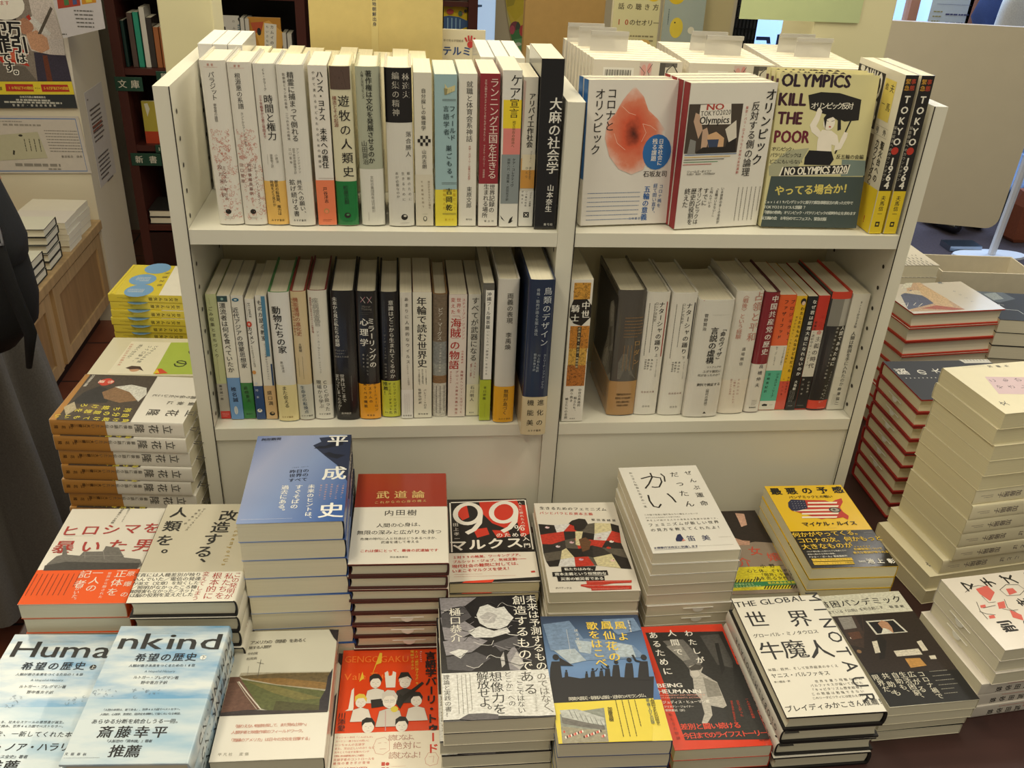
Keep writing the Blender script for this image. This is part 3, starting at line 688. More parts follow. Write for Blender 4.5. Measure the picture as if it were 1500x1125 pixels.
['t','#77736b',3.6,11.3,126.5,109.7,127.7,'声を上げ続ける人々の勇気ある物語の記録です。',0,0],
['t','#33302c',7,12.6,136.2,104.5,135.8,'フェミニズムが新しい世界',0,0],
['t','#33302c',7,12.9,147.1,105.6,147,'の見方を教えてくれたよ！',0,0],
['p','#262c55',37.9,167.6,42.8,158.7,47.3,157.3,49,167.6,44.2,172.9,37.5,171.9],
['p','#d98a7a',47.9,167.6,50.8,171.2,45.2,172.9],
['t','#2d3560',12,59,167.7,79.3,167.9,'笛美',0,0],
['g','#9a968c',96.9,167.1,114.1,167.8,3,0,0.3],
['t','#2d3560',4.7,5.9,183.7,61.5,183.7,'＃検察庁法改正に抗議します',1,0],
['g','#77736b',64.5,183.7,112,183.6,3,0,0.3],
['n','#2d3560',0.4,3.9,187.4,61.8,186.8]]},
'saiaku':{'F':[['t','#1f1b14',18,12.7,14.6,112.3,13.5,'最悪の予感',2,0],
['t','#1f1b14',7.1,31.1,29.9,93.6,29.9,'パンデミックとの戦い',1,0],
['p','#c03a2c',21.7,43,29.1,35.5,54.5,37.7,81.5,39.5,88.5,44.7,97.9,39,109,35,107.3,44.2,97.1,57.2,97.1,67.9,101.7,78.3,96.7,87.1,91.5,81,76.6,84.1,66,82.6,57.3,84.5,49.3,79.4,33.1,69.4,20,62.6,18.4,53.8],
['p','#efe6d0',52.5,42.8,98.7,43.7,96,47.8,50.9,46.9],
['p','#efe6d0',49.1,51.6,97.3,52.5,94.6,56.5,47.5,55.6],
['p','#efe6d0',24.1,60.8,95.9,61.1,93.3,65.1,22.6,64.7],
['p','#efe6d0',33.2,69,89.9,69.8,87.3,73.7,31.7,72.9],
['p','#efe6d0',30,77.4,84,78.4,81.4,82.2,28.5,81.3],
['p','#2c2f4a',21.7,43,29.1,35.5,49.9,37.8,46.4,58.4,26.1,64.3,20.1,62.3,18.4,53.8],
['e','#d9dae0',28.1,41,0.5,0.5],
['e','#d9dae0',32.7,40.9,0.5,0.5],
['e','#d9dae0',37.3,40.7,0.5,0.5],
['e','#d9dae0',41.9,40.6,0.5,0.5],
['e','#d9dae0',46.6,40.5,0.5,0.5],
['e','#d9dae0',27.2,46.4,0.5,0.5],
['e','#d9dae0',31.8,46.3,0.5,0.5],
['e','#d9dae0',36.4,46.2,0.5,0.5],
['e','#d9dae0',41,46.1,0.5,0.5],
['e','#d9dae0',45.6,45.9,0.5,0.5],
['e','#d9dae0',26.3,51.8,0.5,0.5],
['e','#d9dae0',30.9,51.7,0.5,0.5],
['e','#d9dae0',35.4,51.6,0.5,0.5],
['e','#d9dae0',40,51.5,0.5,0.5],
['e','#d9dae0',44.6,51.3,0.5,0.5],
['e','#d9dae0',25.4,57.2,0.5,0.5],
['e','#d9dae0',29.9,57.1,0.5,0.5],
['e','#d9dae0',34.5,57,0.5,0.5],
['e','#d9dae0',39.1,56.9,0.5,0.5],
['e','#d9dae0',43.6,56.7,0.5,0.5],
['e','#3a3630',86.4,63.5,9,6.4],
['e','#a8a294',86.4,63.5,6.6,4.6],
['e','#4a463c',85.5,62.8,2.4,2.4],
['t','#1f1b14',10.6,28.3,95.9,100.9,95.6,'マイケル・ルイス',2,0],
['g','#6b5a1c',58.7,105.5,71,105.3,3,0,0.3],
['t','#e8c23a',11.8,5,119.6,97.9,117.6,'何かがやってくる。',1,0],
['t','#e8c23a',11.8,7.6,132.5,122.9,131.2,'コロナの次、何かもっと',1,0],
['t','#e8c23a',12.6,8.7,146.2,96.8,144.4,'大きなものが……',1,0],
['t','#e5e0d4',3.3,6.8,156.5,62.3,156.1,'コロナ禍を戦った知られざる英雄たちの',0,0],
['t','#e5e0d4',3.3,6.7,162.1,45.9,161.9,'感染と闘かわる奇跡の群像。',0,0],
['t','#e5e0d4',4.2,5.3,168.2,58.5,167.4,'『マネー・ボール』著者最新作',1,0],
['r','#e8c23a',6.5,171.6,64.8,177.2],
['r','#e8c23a',5.8,178.6,63.7,184.5],
['t','#1f1b14',3.6,8,174.6,63.9,174.5,'ニューヨークタイムズ・ベストセラー',0,0],
['t','#1f1b14',3.6,7.3,181.6,62.9,181.5,'ユニバーサル・ピクチャーズ映画化',0,0],
['t','#e8c23a',5.4,78.3,154.1,115.5,153.9,'危機管理について',1,0],
['t','#e8c23a',5.3,74,161.4,120.8,161.1,'重大な教訓が得られる',1,0],
['t','#f2efe6',4,71.1,179.9,81.7,179.9,'【解説】',0,0],
['t','#f2efe6',10.8,88.2,179.9,102.1,179.9,'池上',2,0],
['t','#f2efe6',10.8,117.9,180.8,117.9,180.8,'彰',2,0],
['g','#bdb8aa',106.5,115.8,118.8,120.7,3.4,0,0.3]]},
'genkai':{'F':[['p','~#2a211e',3.1,0.2,112.8,0.2,112.8,79.9,86.7,76.1,41.9,83.2,0.2,83],
['p','~#c9a08c',78.5,5.9,92.5,8.3,87.8,35.9,77.1,40.2,78.2,22.4],
['p','~#b9907c',37.5,68.4,53.6,62.7,68,72.3,78.8,74.2,75.6,83.3,47.5,83.2],
['p','~#8a6a5a',112.8,8.3,112.8,52.9,112.8,68.7,112.8,31.5],
['t','#f2efe6',28.8,45,40.1,45,40.1,'界',0,0],
['t','#c24a38',20.4,102.3,112.1,102.3,112.1,'嬢',0,0],
['t','#c24a38',20.4,78.8,97.3,78.8,97.3,'女',0,0],
['t','#c24a38',20.4,54.4,121.1,54.4,121.1,'介',0,0],
['r','~#e5c92c',0.2,131.6,103.7,179.8],
['t','#2a2418',8.4,78.7,131,119.1,131.3,'小野一光',1,0],
['t','#2a2418',7.9,55.2,140.5,125.5,143.1,'心と体、それぞれに',1,0],
['t','#2a2418',7.5,70.1,149.5,114.2,150.6,'「限界」を抱え',1,0],
['t','#2a2418',7.9,61.4,156.4,119.7,158.4,'体を売る女性たち',1,0],
['p','~#2a2418',12.3,163.5,16.4,156.8,18.3,156.8,14.1,163.5],
['p','~#2a2418',16.7,163.5,20.9,156.9,22.8,156.9,18.5,163.6],
['p','~#2a2418',21.1,163.6,25.3,156.9,27.2,156.9,22.9,163.6],
['p','~#2a2418',25.4,163.6,29.8,156.9,31.7,156.9,27.3,163.6],
['p','~#2a2418',29.8,163.6,34.3,157,36.1,157,31.7,163.7],
['p','~#2a2418',34.2,163.7,38.7,157,40.6,157,36.1,163.7],
['p','~#2a2418',38.6,163.7,43.2,157,45.1,157,40.4,163.7],
['p','~#2a2418',43,163.7,47.7,157.1,49.5,157.1,44.8,163.8],
['p','~#2a2418',47.4,163.8,52.1,157.1,54,157.1,49.2,163.8],
['p','~#2a2418',51.8,163.8,56.6,157.1,58.5,157.1,53.6,163.8],
['p','~#2a2418',56.2,163.8,61.1,157.2,63,157.2,58,163.9],
['p','~#2a2418',60.6,163.9,65.5,157.2,67.4,157.2,62.4,163.9],
['p','~#2f7d4c',10,163.5,112.8,163.3,112.8,171.5,7.2,174.4],
['t','#cfe8a0',4.3,9,167.3,50.1,167.7,'私たちには事情がある',0,0],
['t','#cfe8a0',4.3,7.8,172.1,59.7,172.5,'そこにも生きる事情がある',0,0],
['t','#e5d23a',5.5,75.6,167.2,110.2,167.4,'坂爪真吾氏推薦',1,0],
['p','~#2a2418',62.8,178.7,67.9,171.9,69.7,171.9,64.6,178.7],
['p','~#2a2418',67,178.8,72.2,171.9,74,171.9,68.8,178.8],
['p','~#2a2418',71.2,178.8,76.5,171.9,78.3,171.9,73,178.8],
['p','~#2a2418',75.5,178.8,80.8,172,82.7,172,77.3,178.9],
['p','~#2a2418',79.7,178.9,85.2,172,87,172,81.5,178.9],
['p','~#2a2418',83.9,178.9,89.5,172,91.3,172,85.7,178.9],
['p','~#2a2418',88.2,178.9,93.8,172.1,95.6,172.1,90,179],
['p','~#2a2418',92.4,179,98.1,172.1,99.9,172.1,94.2,179],
['p','~#2a2418',96.7,179,102.4,172.1,104.3,172.2,98.4,179],
['p','~#2a2418',100.9,179.1,106.8,172.2,108.6,172.2,102.7,179.1],
['p','~#2a2418',105.1,179.1,111.1,172.2,112.8,172.2,106.9,179.1],
['p','~#2a2418',109.4,179.1,112.8,172.2,112.8,172.3,111.2,179.1],
['p','~#b9694a',1.2,180.4,17.2,186.1,0.2,186.4]]},
'hiro':{'F':[['t','#a8322a',22.8,13.3,47.1,114.3,42.4,'ヒロシマを',1,0],
['t','#a8322a',26.4,16.5,79.2,113.8,77.1,'暴いた男',1,0],
['t','#55514a',3,73.8,0.3,72.4,30.1,'米国人ジャーナリスト、',0,0],
['t','#55514a',4.1,65.5,0.6,60.9,30.5,'国家権力への挑戦',0,0],
['g','#8a867e',9.1,57.2,44.7,57.3,3,0,0.3],
['g','#8a867e',10.2,63.4,22.7,63.1,3,0,0.3],
['p','~#6a6661',7.9,110.5,13.8,96.7,19.7,94.1,15,76.7,18.1,76.6,25.8,94,41.4,96.3,43.6,88.7,67.1,88.3,67.1,78.1,84.1,81.4,96.1,100.5,116.4,104.2,121.8,115.1,116.8,122.5,7.3,123.4],
['p','~#3a3734',6.1,113.9,29.6,107.3,73.6,109.7,118.3,111.2,117.7,122.5,7.9,123.4],
['n','#8a8680',0.8,44.5,96.2,95,96.5],
['n','#8a8680',0.8,45.2,88.7,49.1,101.1],
['n','#8a8680',0.8,66.3,85.8,73.2,103.3],
['t','#f2e2d4',9.6,112.8,130.8,115.6,167.5,'原爆の',0,0],
['t','#f2e2d4',14.4,101.2,130.9,100.5,162.9,'正体を',0,0],
['t','#f2e2d4',13.2,73.4,129.1,74.2,155.9,'一人の',0,0],
['t','#f2e2d4',14.4,59.3,131.1,58.7,148.1,'記者',0,0],
['t','#f2e2d4',4.8,87.6,130,89.4,171,'世界から隠された',0,0],
['t','#f2e2d4',6.9,59.2,155.9,59.9,176.2,'がいた。',0,0],
['g','#7a2c12',0.2,129.7,55.5,167.3,6,1,0.8]]},
'kaizo':{'F':[['t','#23211e',24,83.3,25.8,62.5,122.1,'改造する、',1,0],
['t','#23211e',22.8,19.3,18.2,12.8,103.9,'人類を。',1,0],
['t','#55514a',4.1,49.3,11.6,36.9,53.9,'アイニッサ・ラミレズ',0,0],
['t','#55514a',3.8,43.4,13.6,32.4,41.5,'安部恵子訳',0,0],
['t','#b59a4a',8.2,100.7,42.3,96.9,122.2,'AlchemyofUs',0,1],
['p','#eeeade',0.2,137.3,117.6,136.3,120.3,187,0.2,187.8],
['t','#2b2926',7.2,-0.5,140.3,70.5,140.4,'写真には人種差別が映り',1,0],
['t','#2b2926',7.3,0.4,147.7,71.7,147.8,'込んでいた／電信の発達',1,0],
['t','#2b2926',6.5,1.3,155.3,71.4,154.9,'が英文（文章）を短くした',1,0],
['t','#2b2926',7,2.1,162.2,70.5,162.2,'／照明がなかったころ睡',1,0],
['t','#2b2926',6.6,2.9,168.9,69.8,168.4,'眠障害もなかった／ネット',1,0],
['t','#2b2926',7,4,175.4,69.2,174.9,'は脳の役割を変えだした',1,0],
['t','#a8322a',11.6,107.5,143.8,102.9,177.6,'私たちを',0,0],
['t','#a8322a',12,93.2,142.9,89.8,177.7,'根本的に',0,0],
['t','#a8322a',8.5,79.4,139.6,76.1,181.1,'変えてしまう',0,0],
['t','#a8322a',9.6,116.9,141.7,113.2,179.3,'この発明が',0,0]]},
'hk2':{'F':[['l','#2b2b2c',25,7.3,23.7,118.3,25.2,'nkind',0],
['g','#8a98a2',38.6,11.3,84.2,12.8,2.8,0,0.3],
['t','#1f2a38',12.6,36.8,49.1,91.5,48.4,'希望の歴史',1,0],
['e','#e8ecec',104.8,49,3.6,3.6],
['t','#2b2b2c',6,104.8,49,104.8,49,'下',0,0],
['t','#2d3c4c',4.3,29.6,60.9,96.8,60.8,'人類が善き未来をつくるための18章',0,0],
['l','#6d8496',3,46.9,69.1,79.5,69,'A Hopeful History',0],
['t','#1f2a38',4.6,39.7,77.4,83.5,78.3,'ルトガー・ブレグマン著',0,0],
['t','#1f2a38',4.6,49.8,84.9,73.3,85,'野中香方子訳',0,0],
['f','#7a8ca0',2.8,91.6,26.8,105.3,14,9],
['f','#7a8ca0',39.6,91.2,70.8,104.7,14,10],
['t','#2d3440',3.2,20.4,121.5,99,121.2,'「人間の本質は、善である」、世界46カ国でベストセラー。',0,0],
['t','#2d3440',3.2,20.6,127.3,101,127,'人類史、心理学、思想史、経済史を横断して描く大いなる希望。',0,0],
['t','#1f242c',6.2,16.6,136.3,101.1,136.6,'あらゆる分断を統合しうる一冊。',0,0],
['t','#1b1d22',15.6,32.1,149.7,85.8,150.3,'斎藤幸平',1,0],
['t','#2d3440',4,36.8,160.7,79.6,161.1,'『人新世の「資本論」』著者',0,0],
['t','#1b1d22',15.6,50.6,173,66.3,173.4,'推薦',1,0],
['t','#4d5560',3.6,2.8,175.5,20.6,176.1,'文藝春秋',0,0],
['g','#6d7580',2,179.7,36.2,180.7,2.6,0,0.3]],
'S':[['t','#3a4550',17.1,11.5,16,11.5,150,'HUMANKIND',0,1]]},
'hk1':{'F':[['l','#2b2b2c',25,8.6,23.3,117.9,25.3,'Huma',0],
['g','#8a98a2',45,11.6,84,12.9,2.8,0,0.3],
['t','#1f2a38',12.6,34,49.6,91.3,49.2,'希望の歴史',1,0],
['e','#2b2b2c',106.3,51,3.6,3.6],
['t','#e8ecec',6,106.3,51,106.3,51,'上',0,0],
['t','#2d3c4c',4.3,28.4,61.4,97.3,61.8,'人類が善き未来をつくるための18章',0,0],
['l','#6d8496',3,45.9,69.6,80.9,69.8,'A Hopeful History',0],
['t','#1f2a38',4.7,39.5,78.5,85.1,79.4,'ルトガー・ブレグマン著',0,0],
['t','#1f2a38',4.6,50.6,86.5,74.4,87.1,'野中香方子訳',0,0],
['f','#7a8ca0',33.3,91.6,53.3,106.4,10,11],
['f','#7a8ca0',95.7,92,113.3,106.1,10,12],
['t','#2d3440',3.8,16.2,126.4,103.6,127.5,'希望と絆による、壮大なスケールの思想書が誕生。',0,0],
['t','#2d3440',3.8,15.9,131.7,104.8,132.8,'『暗い思想』に挑み、世界46カ国でベストセラー。',0,0],
['t','#1f242c',7.4,20.2,141,113.5,143.4,'人間観を、一新してくれた本',0,0],
['t','#1b1d22',11,7.3,158.1,115.4,158.9,'ユヴァル・ノア・ハラリ',1,0],
['t','#2d3440',4.6,35.9,169.6,81.1,170.2,'『サピエンス全史』著者',0,0],
['t','#1b1d22',15.6,55.1,181.3,71.4,181.9,'推薦',1,0]],
'S':[['t','#3a4550',17.1,11.5,16,11.5,150,'HUMANKIND',0,1]]},
'amer':{'F':[['p','~#a8a08c',12.7,67,118.2,69.5,117.8,97,5,95.7],
['p','~#6a5a3c',11.7,71.9,53.3,69.5,118.3,70.8,118.2,87.1,54.9,81.8,16.8,75.8],
['p','~#8a6a3a',21.4,76.8,59.9,76.9,118.8,87.1,118.7,97,57.4,86.7],
['p','~#5d6238',13.4,76.8,51.9,86.6,118,99.5,116.8,127,53.5,124.4,43.2,120.7],
['p','~#76703f',20.1,79.7,55.9,89.1,83,99,110.4,109,84.4,111,53.6,98.7],
['p','~#4d4c2c',58.8,110.6,92.4,115.9,116.2,121.1,117.4,127,57.2,124.9],
['p','~#6d4e42',1.2,73.1,11.9,73.1,43.4,121.8,0.2,126.4],
['n','#d9d2c6',1.4,12.2,80.4,27,100.7,43.4,121.8],
['n','#b9b0a2',0.7,10.4,80.4,23.4,100.6,39,121.7],
['p','~#2a2428',108.8,0.2,120.8,1.1,120.8,21.9,115.2,13.8],
['p','~#2e2830',118.7,64.4,114,77.1,113,97,107.8,111.4,108.4,126.8,118.7,127],
['p','~#3a3234',0.2,124.9,28.5,122,71.6,125.2,118.6,126.3,118,129.3,0.2,129.8],
['n','#5a5650',0.5,32.5,46.9,32.8,74.4],
['n','#5a5650',0.5,28.5,51.5,36.7,54],
['n','#8a867e',0.4,19.8,57.1,20.5,70.7],
['t','#55514a',6.6,18.4,19.2,80.4,17.3,'アメリカの〈周縁〉をあるく',0,0],
['t','#55514a',5.4,17.5,27.8,39.5,26.6,'旅する人類学',0,0],
['t','#77736b',4.4,17.5,37.4,25.4,36.8,'中村寛',0,0],
['t','#77736b',4.4,17.5,45.5,25.7,44.9,'松尾眞',0,0],
['t','#c98574',5,19.3,144.7,97.4,144.9,'「語りえない物語を探して、まだ見ぬ土地へ」',0,0],
['t','#c98574',5,18.9,152.7,94.8,153.8,'人類学者と映像作家のフィールドワーク。',0,0],
['t','#c98574',5,18.1,162.9,103.2,164.5,'「周縁のアメリカ」は日々の文化を目撃する」',0,0],
['t','#9a958a',4.3,9.7,180.9,37.8,181.4,'平凡社\u3000定価',0,0]]},
'geng':{'F':[['l','#f07a2c',11,3.1,15.9,83.1,17.9,'GENGOGAKU',0],
['l','#f07a2c',11,4.3,45.1,68.3,44.1,'Vale Tudo',0],
['p','#e8c23a',37.1,48,46.4,6.2,49.6,6.8,49.2,23.3,43.2,26.1],
['p','#e8c23a',23.2,53.3,26.3,37,29,47.9],
['p','#efeae0',13,94.8,15,66.5,17.7,62.6,19.1,92.3,18.7,97.3,9.3,97.8],
['p','#e0dcd4',31.2,87.3,34.1,67.9,43.9,64,54,68,59.1,87.3],
['n','#3a3632',0.3,31.2,87.3,34.1,67.9,43.9,64,54,68,59.1,87.3],
['e','#ece6dc',43.5,56.1,6.6,8],
['p','#2a2724',35.8,54.7,35.7,45.3,40.8,40.9,47.3,42.1,51.3,49.4,50.7,55.6,47.2,48.6,39.6,49.1],
['n','#3a3632',0.3,39.4,55,41.9,55],
['n','#3a3632',0.3,45.1,55,47.5,55],
['n','#8a4a3a',0.3,42,61.9,45.6,61.9],
['n','#6a665e',0.2,43.5,56.1,44.4,58.7],
['p','#2a2724',38.8,82.2,51.6,80.9,56.9,92.4,40.4,94.8],
['p','#e6e2da',54,39.9,57.9,37.2,59.2,45.4,63.3,44.9,64.1,37.8,68.2,40,67.8,64.1,56.5,64.1],
['p','#3a3634',66.5,88.6,70,69.4,79.8,65.5,89.7,69.4,94.2,88.6],
['n','#3a3632',0.3,66.5,88.6,70,69.4,79.8,65.5,89.7,69.4,94.2,88.6],
['e','#ece6dc',79.6,57.6,6.6,8],
['p','#dcd6ca',72,56.2,72.2,46.8,77.4,42.5,83.8,43.7,87.6,50.9,86.8,57.1,83.5,50.1,75.9,50.6],
['n','#3a3632',0.3,75.6,56.5,78,56.5],
['n','#3a3632',0.3,81.2,56.5,83.6,56.5],
['n','#8a4a3a',0.3,78,63.4,81.5,63.4],
['n','#6a665e',0.2,79.6,57.6,80.5,60.2],
['p','#26231f',70.5,50.9,74.3,40.1,83.4,40.1,89.6,53.6,82.5,46.9],
['p','#26231f',72.2,82.3,100.6,56.3,103,59,76.3,89.9],
['p','#26231f',67.4,86.1,74,74.6,81.1,82.3,74.5,97.4],
['p','#e6dfd6',16.1,114.4,18.6,96.8,27.6,93.2,37.1,96.8,42.1,114.3],
['n','#3a3632',0.3,16.1,114.4,18.6,96.8,27.6,93.2,37.1,96.8,42.1,114.3],
['e','#ece6dc',27.2,86,6.3,7.6],
['p','#e5c84a',20,84.8,19.8,76.2,24.5,72.3,30.6,73.3,34.3,79.9,33.9,85.5,30.5,79.2,23.4,79.6],
['n','#3a3632',0.3,23.4,85,25.6,85],
['n','#3a3632',0.3,28.6,85,30.9,85],
['n','#8a4a3a',0.3,25.8,91.3,29.2,91.3],
['n','#6a665e',0.2,27.2,86,28.1,88.4],
['p','#e0dcd4',80.7,115.8,84.2,97.4,93.8,93.7,103.5,97.4,107.7,115.7],
['n','#3a3632',0.3,80.7,115.8,84.2,97.4,93.8,93.7,103.5,97.4,107.7,115.7],
['e','#ece6dc',93.8,86.1,6.6,8],
['p','#26231f',86.4,84.8,86.7,75.9,91.7,71.8,98,72.8,101.6,79.8,100.8,85.6,97.7,79,90.2,79.5],
['n','#3a3632',0.3,89.9,85.1,92.2,85.1],
['n','#3a3632',0.3,95.3,85.1,97.7,85.1],
['n','#8a4a3a',0.3,92.1,91.7,95.6,91.7],
['n','#6a665e',0.2,93.8,86.1,94.6,88.6],
['p','#cfc9c0',46.1,123,49.9,100.2,61.9,95.5,74.1,100.2,79.9,123],
['n','#3a3632',0.3,46.1,123,49.9,100.2,61.9,95.5,74.1,100.2,79.9,123],
['e','#ece6dc',61.6,86,8.2,10],
['p','#d5d0c8',52.2,84.4,52.2,73.2,58.5,68,66.5,69.3,71.2,78.1,70.4,85.4,66.2,77.1,56.9,77.7],
['n','#3a3632',0.3,56.6,84.8,59.6,84.8],
['n','#3a3632',0.3,63.5,84.8,66.4,84.8],
['n','#8a4a3a',0.3,59.6,93,64,93],
['n','#6a665e',0.2,61.6,86,62.7,89.2],
['n','#3a3632',0.3,55.6,83.5,60.5,83.5,60.1,87.3,56.2,87,55.6,83.5],
['n','#3a3632',0.3,67.4,83.5,62.5,83.5,63.1,87.3,67,87,67.4,83.5],
['n','#c9a0a0',1,57.2,99.8,58.2,128.9],
['e','#d9c84a',67.8,97.9,4.5,4.5],
['p','#d9b5ad',25.9,152.5,28.7,134.3,38.4,130.5,48.5,134.2,53.6,152.4],
['n','#3a3632',0.3,25.9,152.5,28.7,134.3,38.4,130.5,48.5,134.2,53.6,152.4],
['e','#ece6dc',38,123,6.9,8.4],
['p','#26231f',30.3,121.8,30.2,112.9,35.2,108.8,41.8,109.8,45.7,116.7,45.2,122.5,41.7,115.9,34,116.5],
['n','#3a3632',0.3,34,122,36.4,122],
['n','#3a3632',0.3,39.6,122,42,122],
['n','#8a4a3a',0.3,36.5,128.5,40.1,128.5],
['n','#6a665e',0.2,38,123,39,125.5],
['p','#d9a8a0',64,152.4,67.4,134.2,77.2,130.4,87.1,134.1,91.6,152.2],
['n','#3a3632',0.3,64,152.4,67.4,134.2,77.2,130.4,87.1,134.1,91.6,152.2],
['e','#ece6dc',77,123,6.9,8.4],
['p','#26231f',69.4,121.7,69.6,112.9,74.7,108.8,81.2,109.8,84.9,116.7,84.2,122.5,80.9,115.9,73.3,116.4],
['n','#3a3632',0.3,73,122,75.4,122],
['n','#3a3632',0.3,78.6,122,81,122],
['n','#8a4a3a',0.3,75.3,128.5,78.9,128.4],
['n','#6a665e',0.2,77,123,77.9,125.5],
['t','#1f1b1a',14.4,111.2,13.9,112.6,156.4,'言語学バーリ・トゥード',2,0],
['t','#e8c23a',4.4,93.3,6.7,94.6,59,'AIは「絶対に押すなよ」を',0,0],
['t','#e8c23a',4.6,87.7,6.6,88.8,34.7,'理解できるか',0,0],
['t','#e5dcd0',3.3,98.9,7.3,99.3,23.7,'Round1',0,1],
['t','#26211e',9.3,6.3,104.8,7,123.1,'川添愛',0,0],
['p','#ece4d4',0.2,131.4,122.2,131.2,122.5,186.8,0.2,186.8],
['t','#1f1b1a',9.6,112.9,126.5,112.9,126.5,'ゥ',2,0],
['t','#d2402c',14.4,113.3,140.5,113.1,156.4,'ード',2,0],
['t','#c9604a',3.2,3.1,136.6,44.4,137,'ラッシャー木村「こんばんは」',0,0],
['t','#c9604a',3.2,3.2,141.8,39,142.1,'ユーミン・違うなどの問いに',0,0],
['t','#c9604a',3.8,3.2,146.9,33.7,147.2,'シンちゃんの言語学',0,0],
['t','#c9604a',3.6,3.3,151.9,45.2,152.2,'また、文は正しいのか？など',0,0],
['t','#c9604a',3.2,3.3,156.9,39.8,157.2,'次々とくり出す言葉のパンチ',0,0],
['t','#c9604a',3.2,3.4,161.9,34.6,162.2,'日常にある疑問をあれこれ綴る',0,0],
['t','#c9604a',3.8,3.4,166.8,45.9,167,'言語学者のコントロールを',0,0],
['t','#c9604a',3.8,3.5,171.7,40.6,171.9,'最強の書き手が登場',0,0],
['t','#c9604a',7.4,6.1,180.9,41.1,180.7,'抱腹絶倒必至！',1,0],
['t','#b58a7c',9,66.1,139.5,93.2,139.4,'読むなよ、',0,0],
['t','#b58a7c',10.8,73,150.9,95.1,150.9,'絶対に',0,0],
['t','#b58a7c',10,67.8,163.8,100.7,164.3,'読むなよ！',0,0],
['n','#c98a78',0.5,45.1,151.1,48.4,140.7,57.6,138.3,63.5,144.1,63.9,156.7,56.7,162.3,48.3,160.1,45.1,151.1],
['n','#c98a78',0.4,50.5,146.5,54.2,145.8],
['n','#c98a78',0.4,57.9,145.7,60.7,146.4],
['n','#c98a78',0.4,52.7,154.4,60.1,154.4],
['n','#c98a78',0.5,104.3,169.8,108,162.1,116.2,162,119.7,168.6,117.8,177.4,109.7,179.6,105.2,176.4,104.3,169.8],
['n','#c98a78',0.4,108.9,167.6,114.3,166.5,113.3,175.2],
['r','#c24a38',55.6,172.3,59.5,177.1],
['e','#c24a38',62.3,174.9,2.2,2.2],
['r','#c24a38',55.9,179.3,59.7,184],
['e','#c24a38',62.5,181.8,2.4,2.4],
['g','#c98a78',66.7,177.7,82.7,179.1,2.4,0,0.3],
['g','#c98a78',66.9,182,88.2,183.4,2.4,0,0.3]]},
'miraiF':{'F':[['p','~#8a868c',1.3,1.4,47.1,1.9,32.3,16.1,16.5,18.7,2.5,29.5],
['p','~#8a868c',1.5,35,29.1,40.9,45.5,57.2,18.1,74.7,5.2,71.8],
['p','~#8a868c',3.3,74.3,37.2,67.5,55.6,75.7,35.8,92.6,6.3,96.6],
['p','~#8a868c',76.2,98.8,85.3,84.1,94.1,106.7,88.5,123.3,77.6,121.7],
['p','~#4a474c',2.5,29.5,30.4,16,39.1,35.6,15.2,53.9,3,51],
['p','~#4a474c',6.2,99.1,41.3,92.8,57.2,103.1,34.1,121.3,7.4,118],
['p','~#4a474c',60.9,80.9,90.7,68.8,92.9,84.3,69.2,93.6],
['p','~#d5d2d0',45.1,33,50,19.1,60.2,15,69.7,22.2,79.9,19.6,84.8,30.9,89.9,39.3,80.7,52.7,70.5,57.8,57.2,54.9,48.1,46.7],
['p','~#d5d2d0',32.9,59.6,47.8,52,64.5,60.3,80.4,55.4,83.5,63.4,61.7,70.7,40.9,70.2],
['p','~#d5d2d0',10.1,91.9,21.3,87.3,32.2,90.1,22.5,102],
['p','~#b5b2b2',48.8,35.8,59.3,27.7,70.7,33.4,65.6,47,53.9,46.8],
['p','~#b5b2b2',68.3,103.4,72.9,93.8,72.9,113.2,68.8,117.9],
['p','~#b5b2b2',78.7,111,88,94.2,95.1,114,88.6,122.1],
['n','#e6e3e0',0.6,28.6,112.8,36.8,117,42.6,115.8,45.5,112.5,47.8,110.6],
['n','#9a969a',0.5,14.5,62.5,20.4,62.4,23.4,58.4,25.6,58.5,30.5,58.9],
['n','#2a282b',0.8,27.6,75.2,30.5,72.7,33,68.2,37.8,70.2,45.8,74],
['n','#e6e3e0',0.6,4.7,26.3,7.2,23,12.2,23.4,20.5,28.8,29.9,29.5],
['n','#9a969a',0.5,11.7,39.9,16.7,39.8,24.8,44.8,34,49.6,41.3,44],
['n','#2a282b',1,83.3,83.8,91.3,87.2,100.1,91.4,106.9,92.5,111.2,86.7],
['n','#e6e3e0',0.7,43,36.3,52.2,41,59.3,42.2,63.3,36.8,65.5,36.2],
['n','#9a969a',0.7,11.8,76,18.6,77.1,22.2,73.3,24.3,71,28.2,72.2],
['n','#2a282b',0.8,53,17.2,56.9,14.2,59.2,12.1,63.4,11.7,70.9,16.9],
['n','#e6e3e0',0.5,53.7,32.2,56.1,28,60.4,26.7,67.7,31.9,76.8,39.1],
['n','#9a969a',0.6,69,39.7,73.1,39.2,80.6,42.4,90,45.3,98.1,46.4],
['n','#2a282b',0.9,12.6,50.8,19.9,53.6,29,58.6,36.7,61.4,41.4,56.9],
['n','#e6e3e0',0.6,38.9,77,47.8,82,55.5,83.2,59.9,82.7,62.6,75.7],
['n','#9a969a',0.8,4.4,64.7,12.1,67.4,16.5,63.9,18.7,61.9,21.9,60.9],
['n','#2a282b',0.8,20.5,99,24.8,97.9,27,94.8,30.1,94.4,36.3,95.7],
['n','#e6e3e0',0.6,51.9,104.3,54.3,100.1,57.5,98.2,63.5,102.2,72.3,103.8],
['n','#9a969a',1,60.5,85.9,63.8,83.7,69.9,87.1,78.5,91.9,87.3,89.6],
['n','#2a282b',1,1.5,23.4,8,25.8,17.2,29.6,25.8,33.1,31.6,28.9],
['n','#e6e3e0',1,73.8,62.1,82.6,67.4,91.2,69,96.9,66.7,99.7,65],
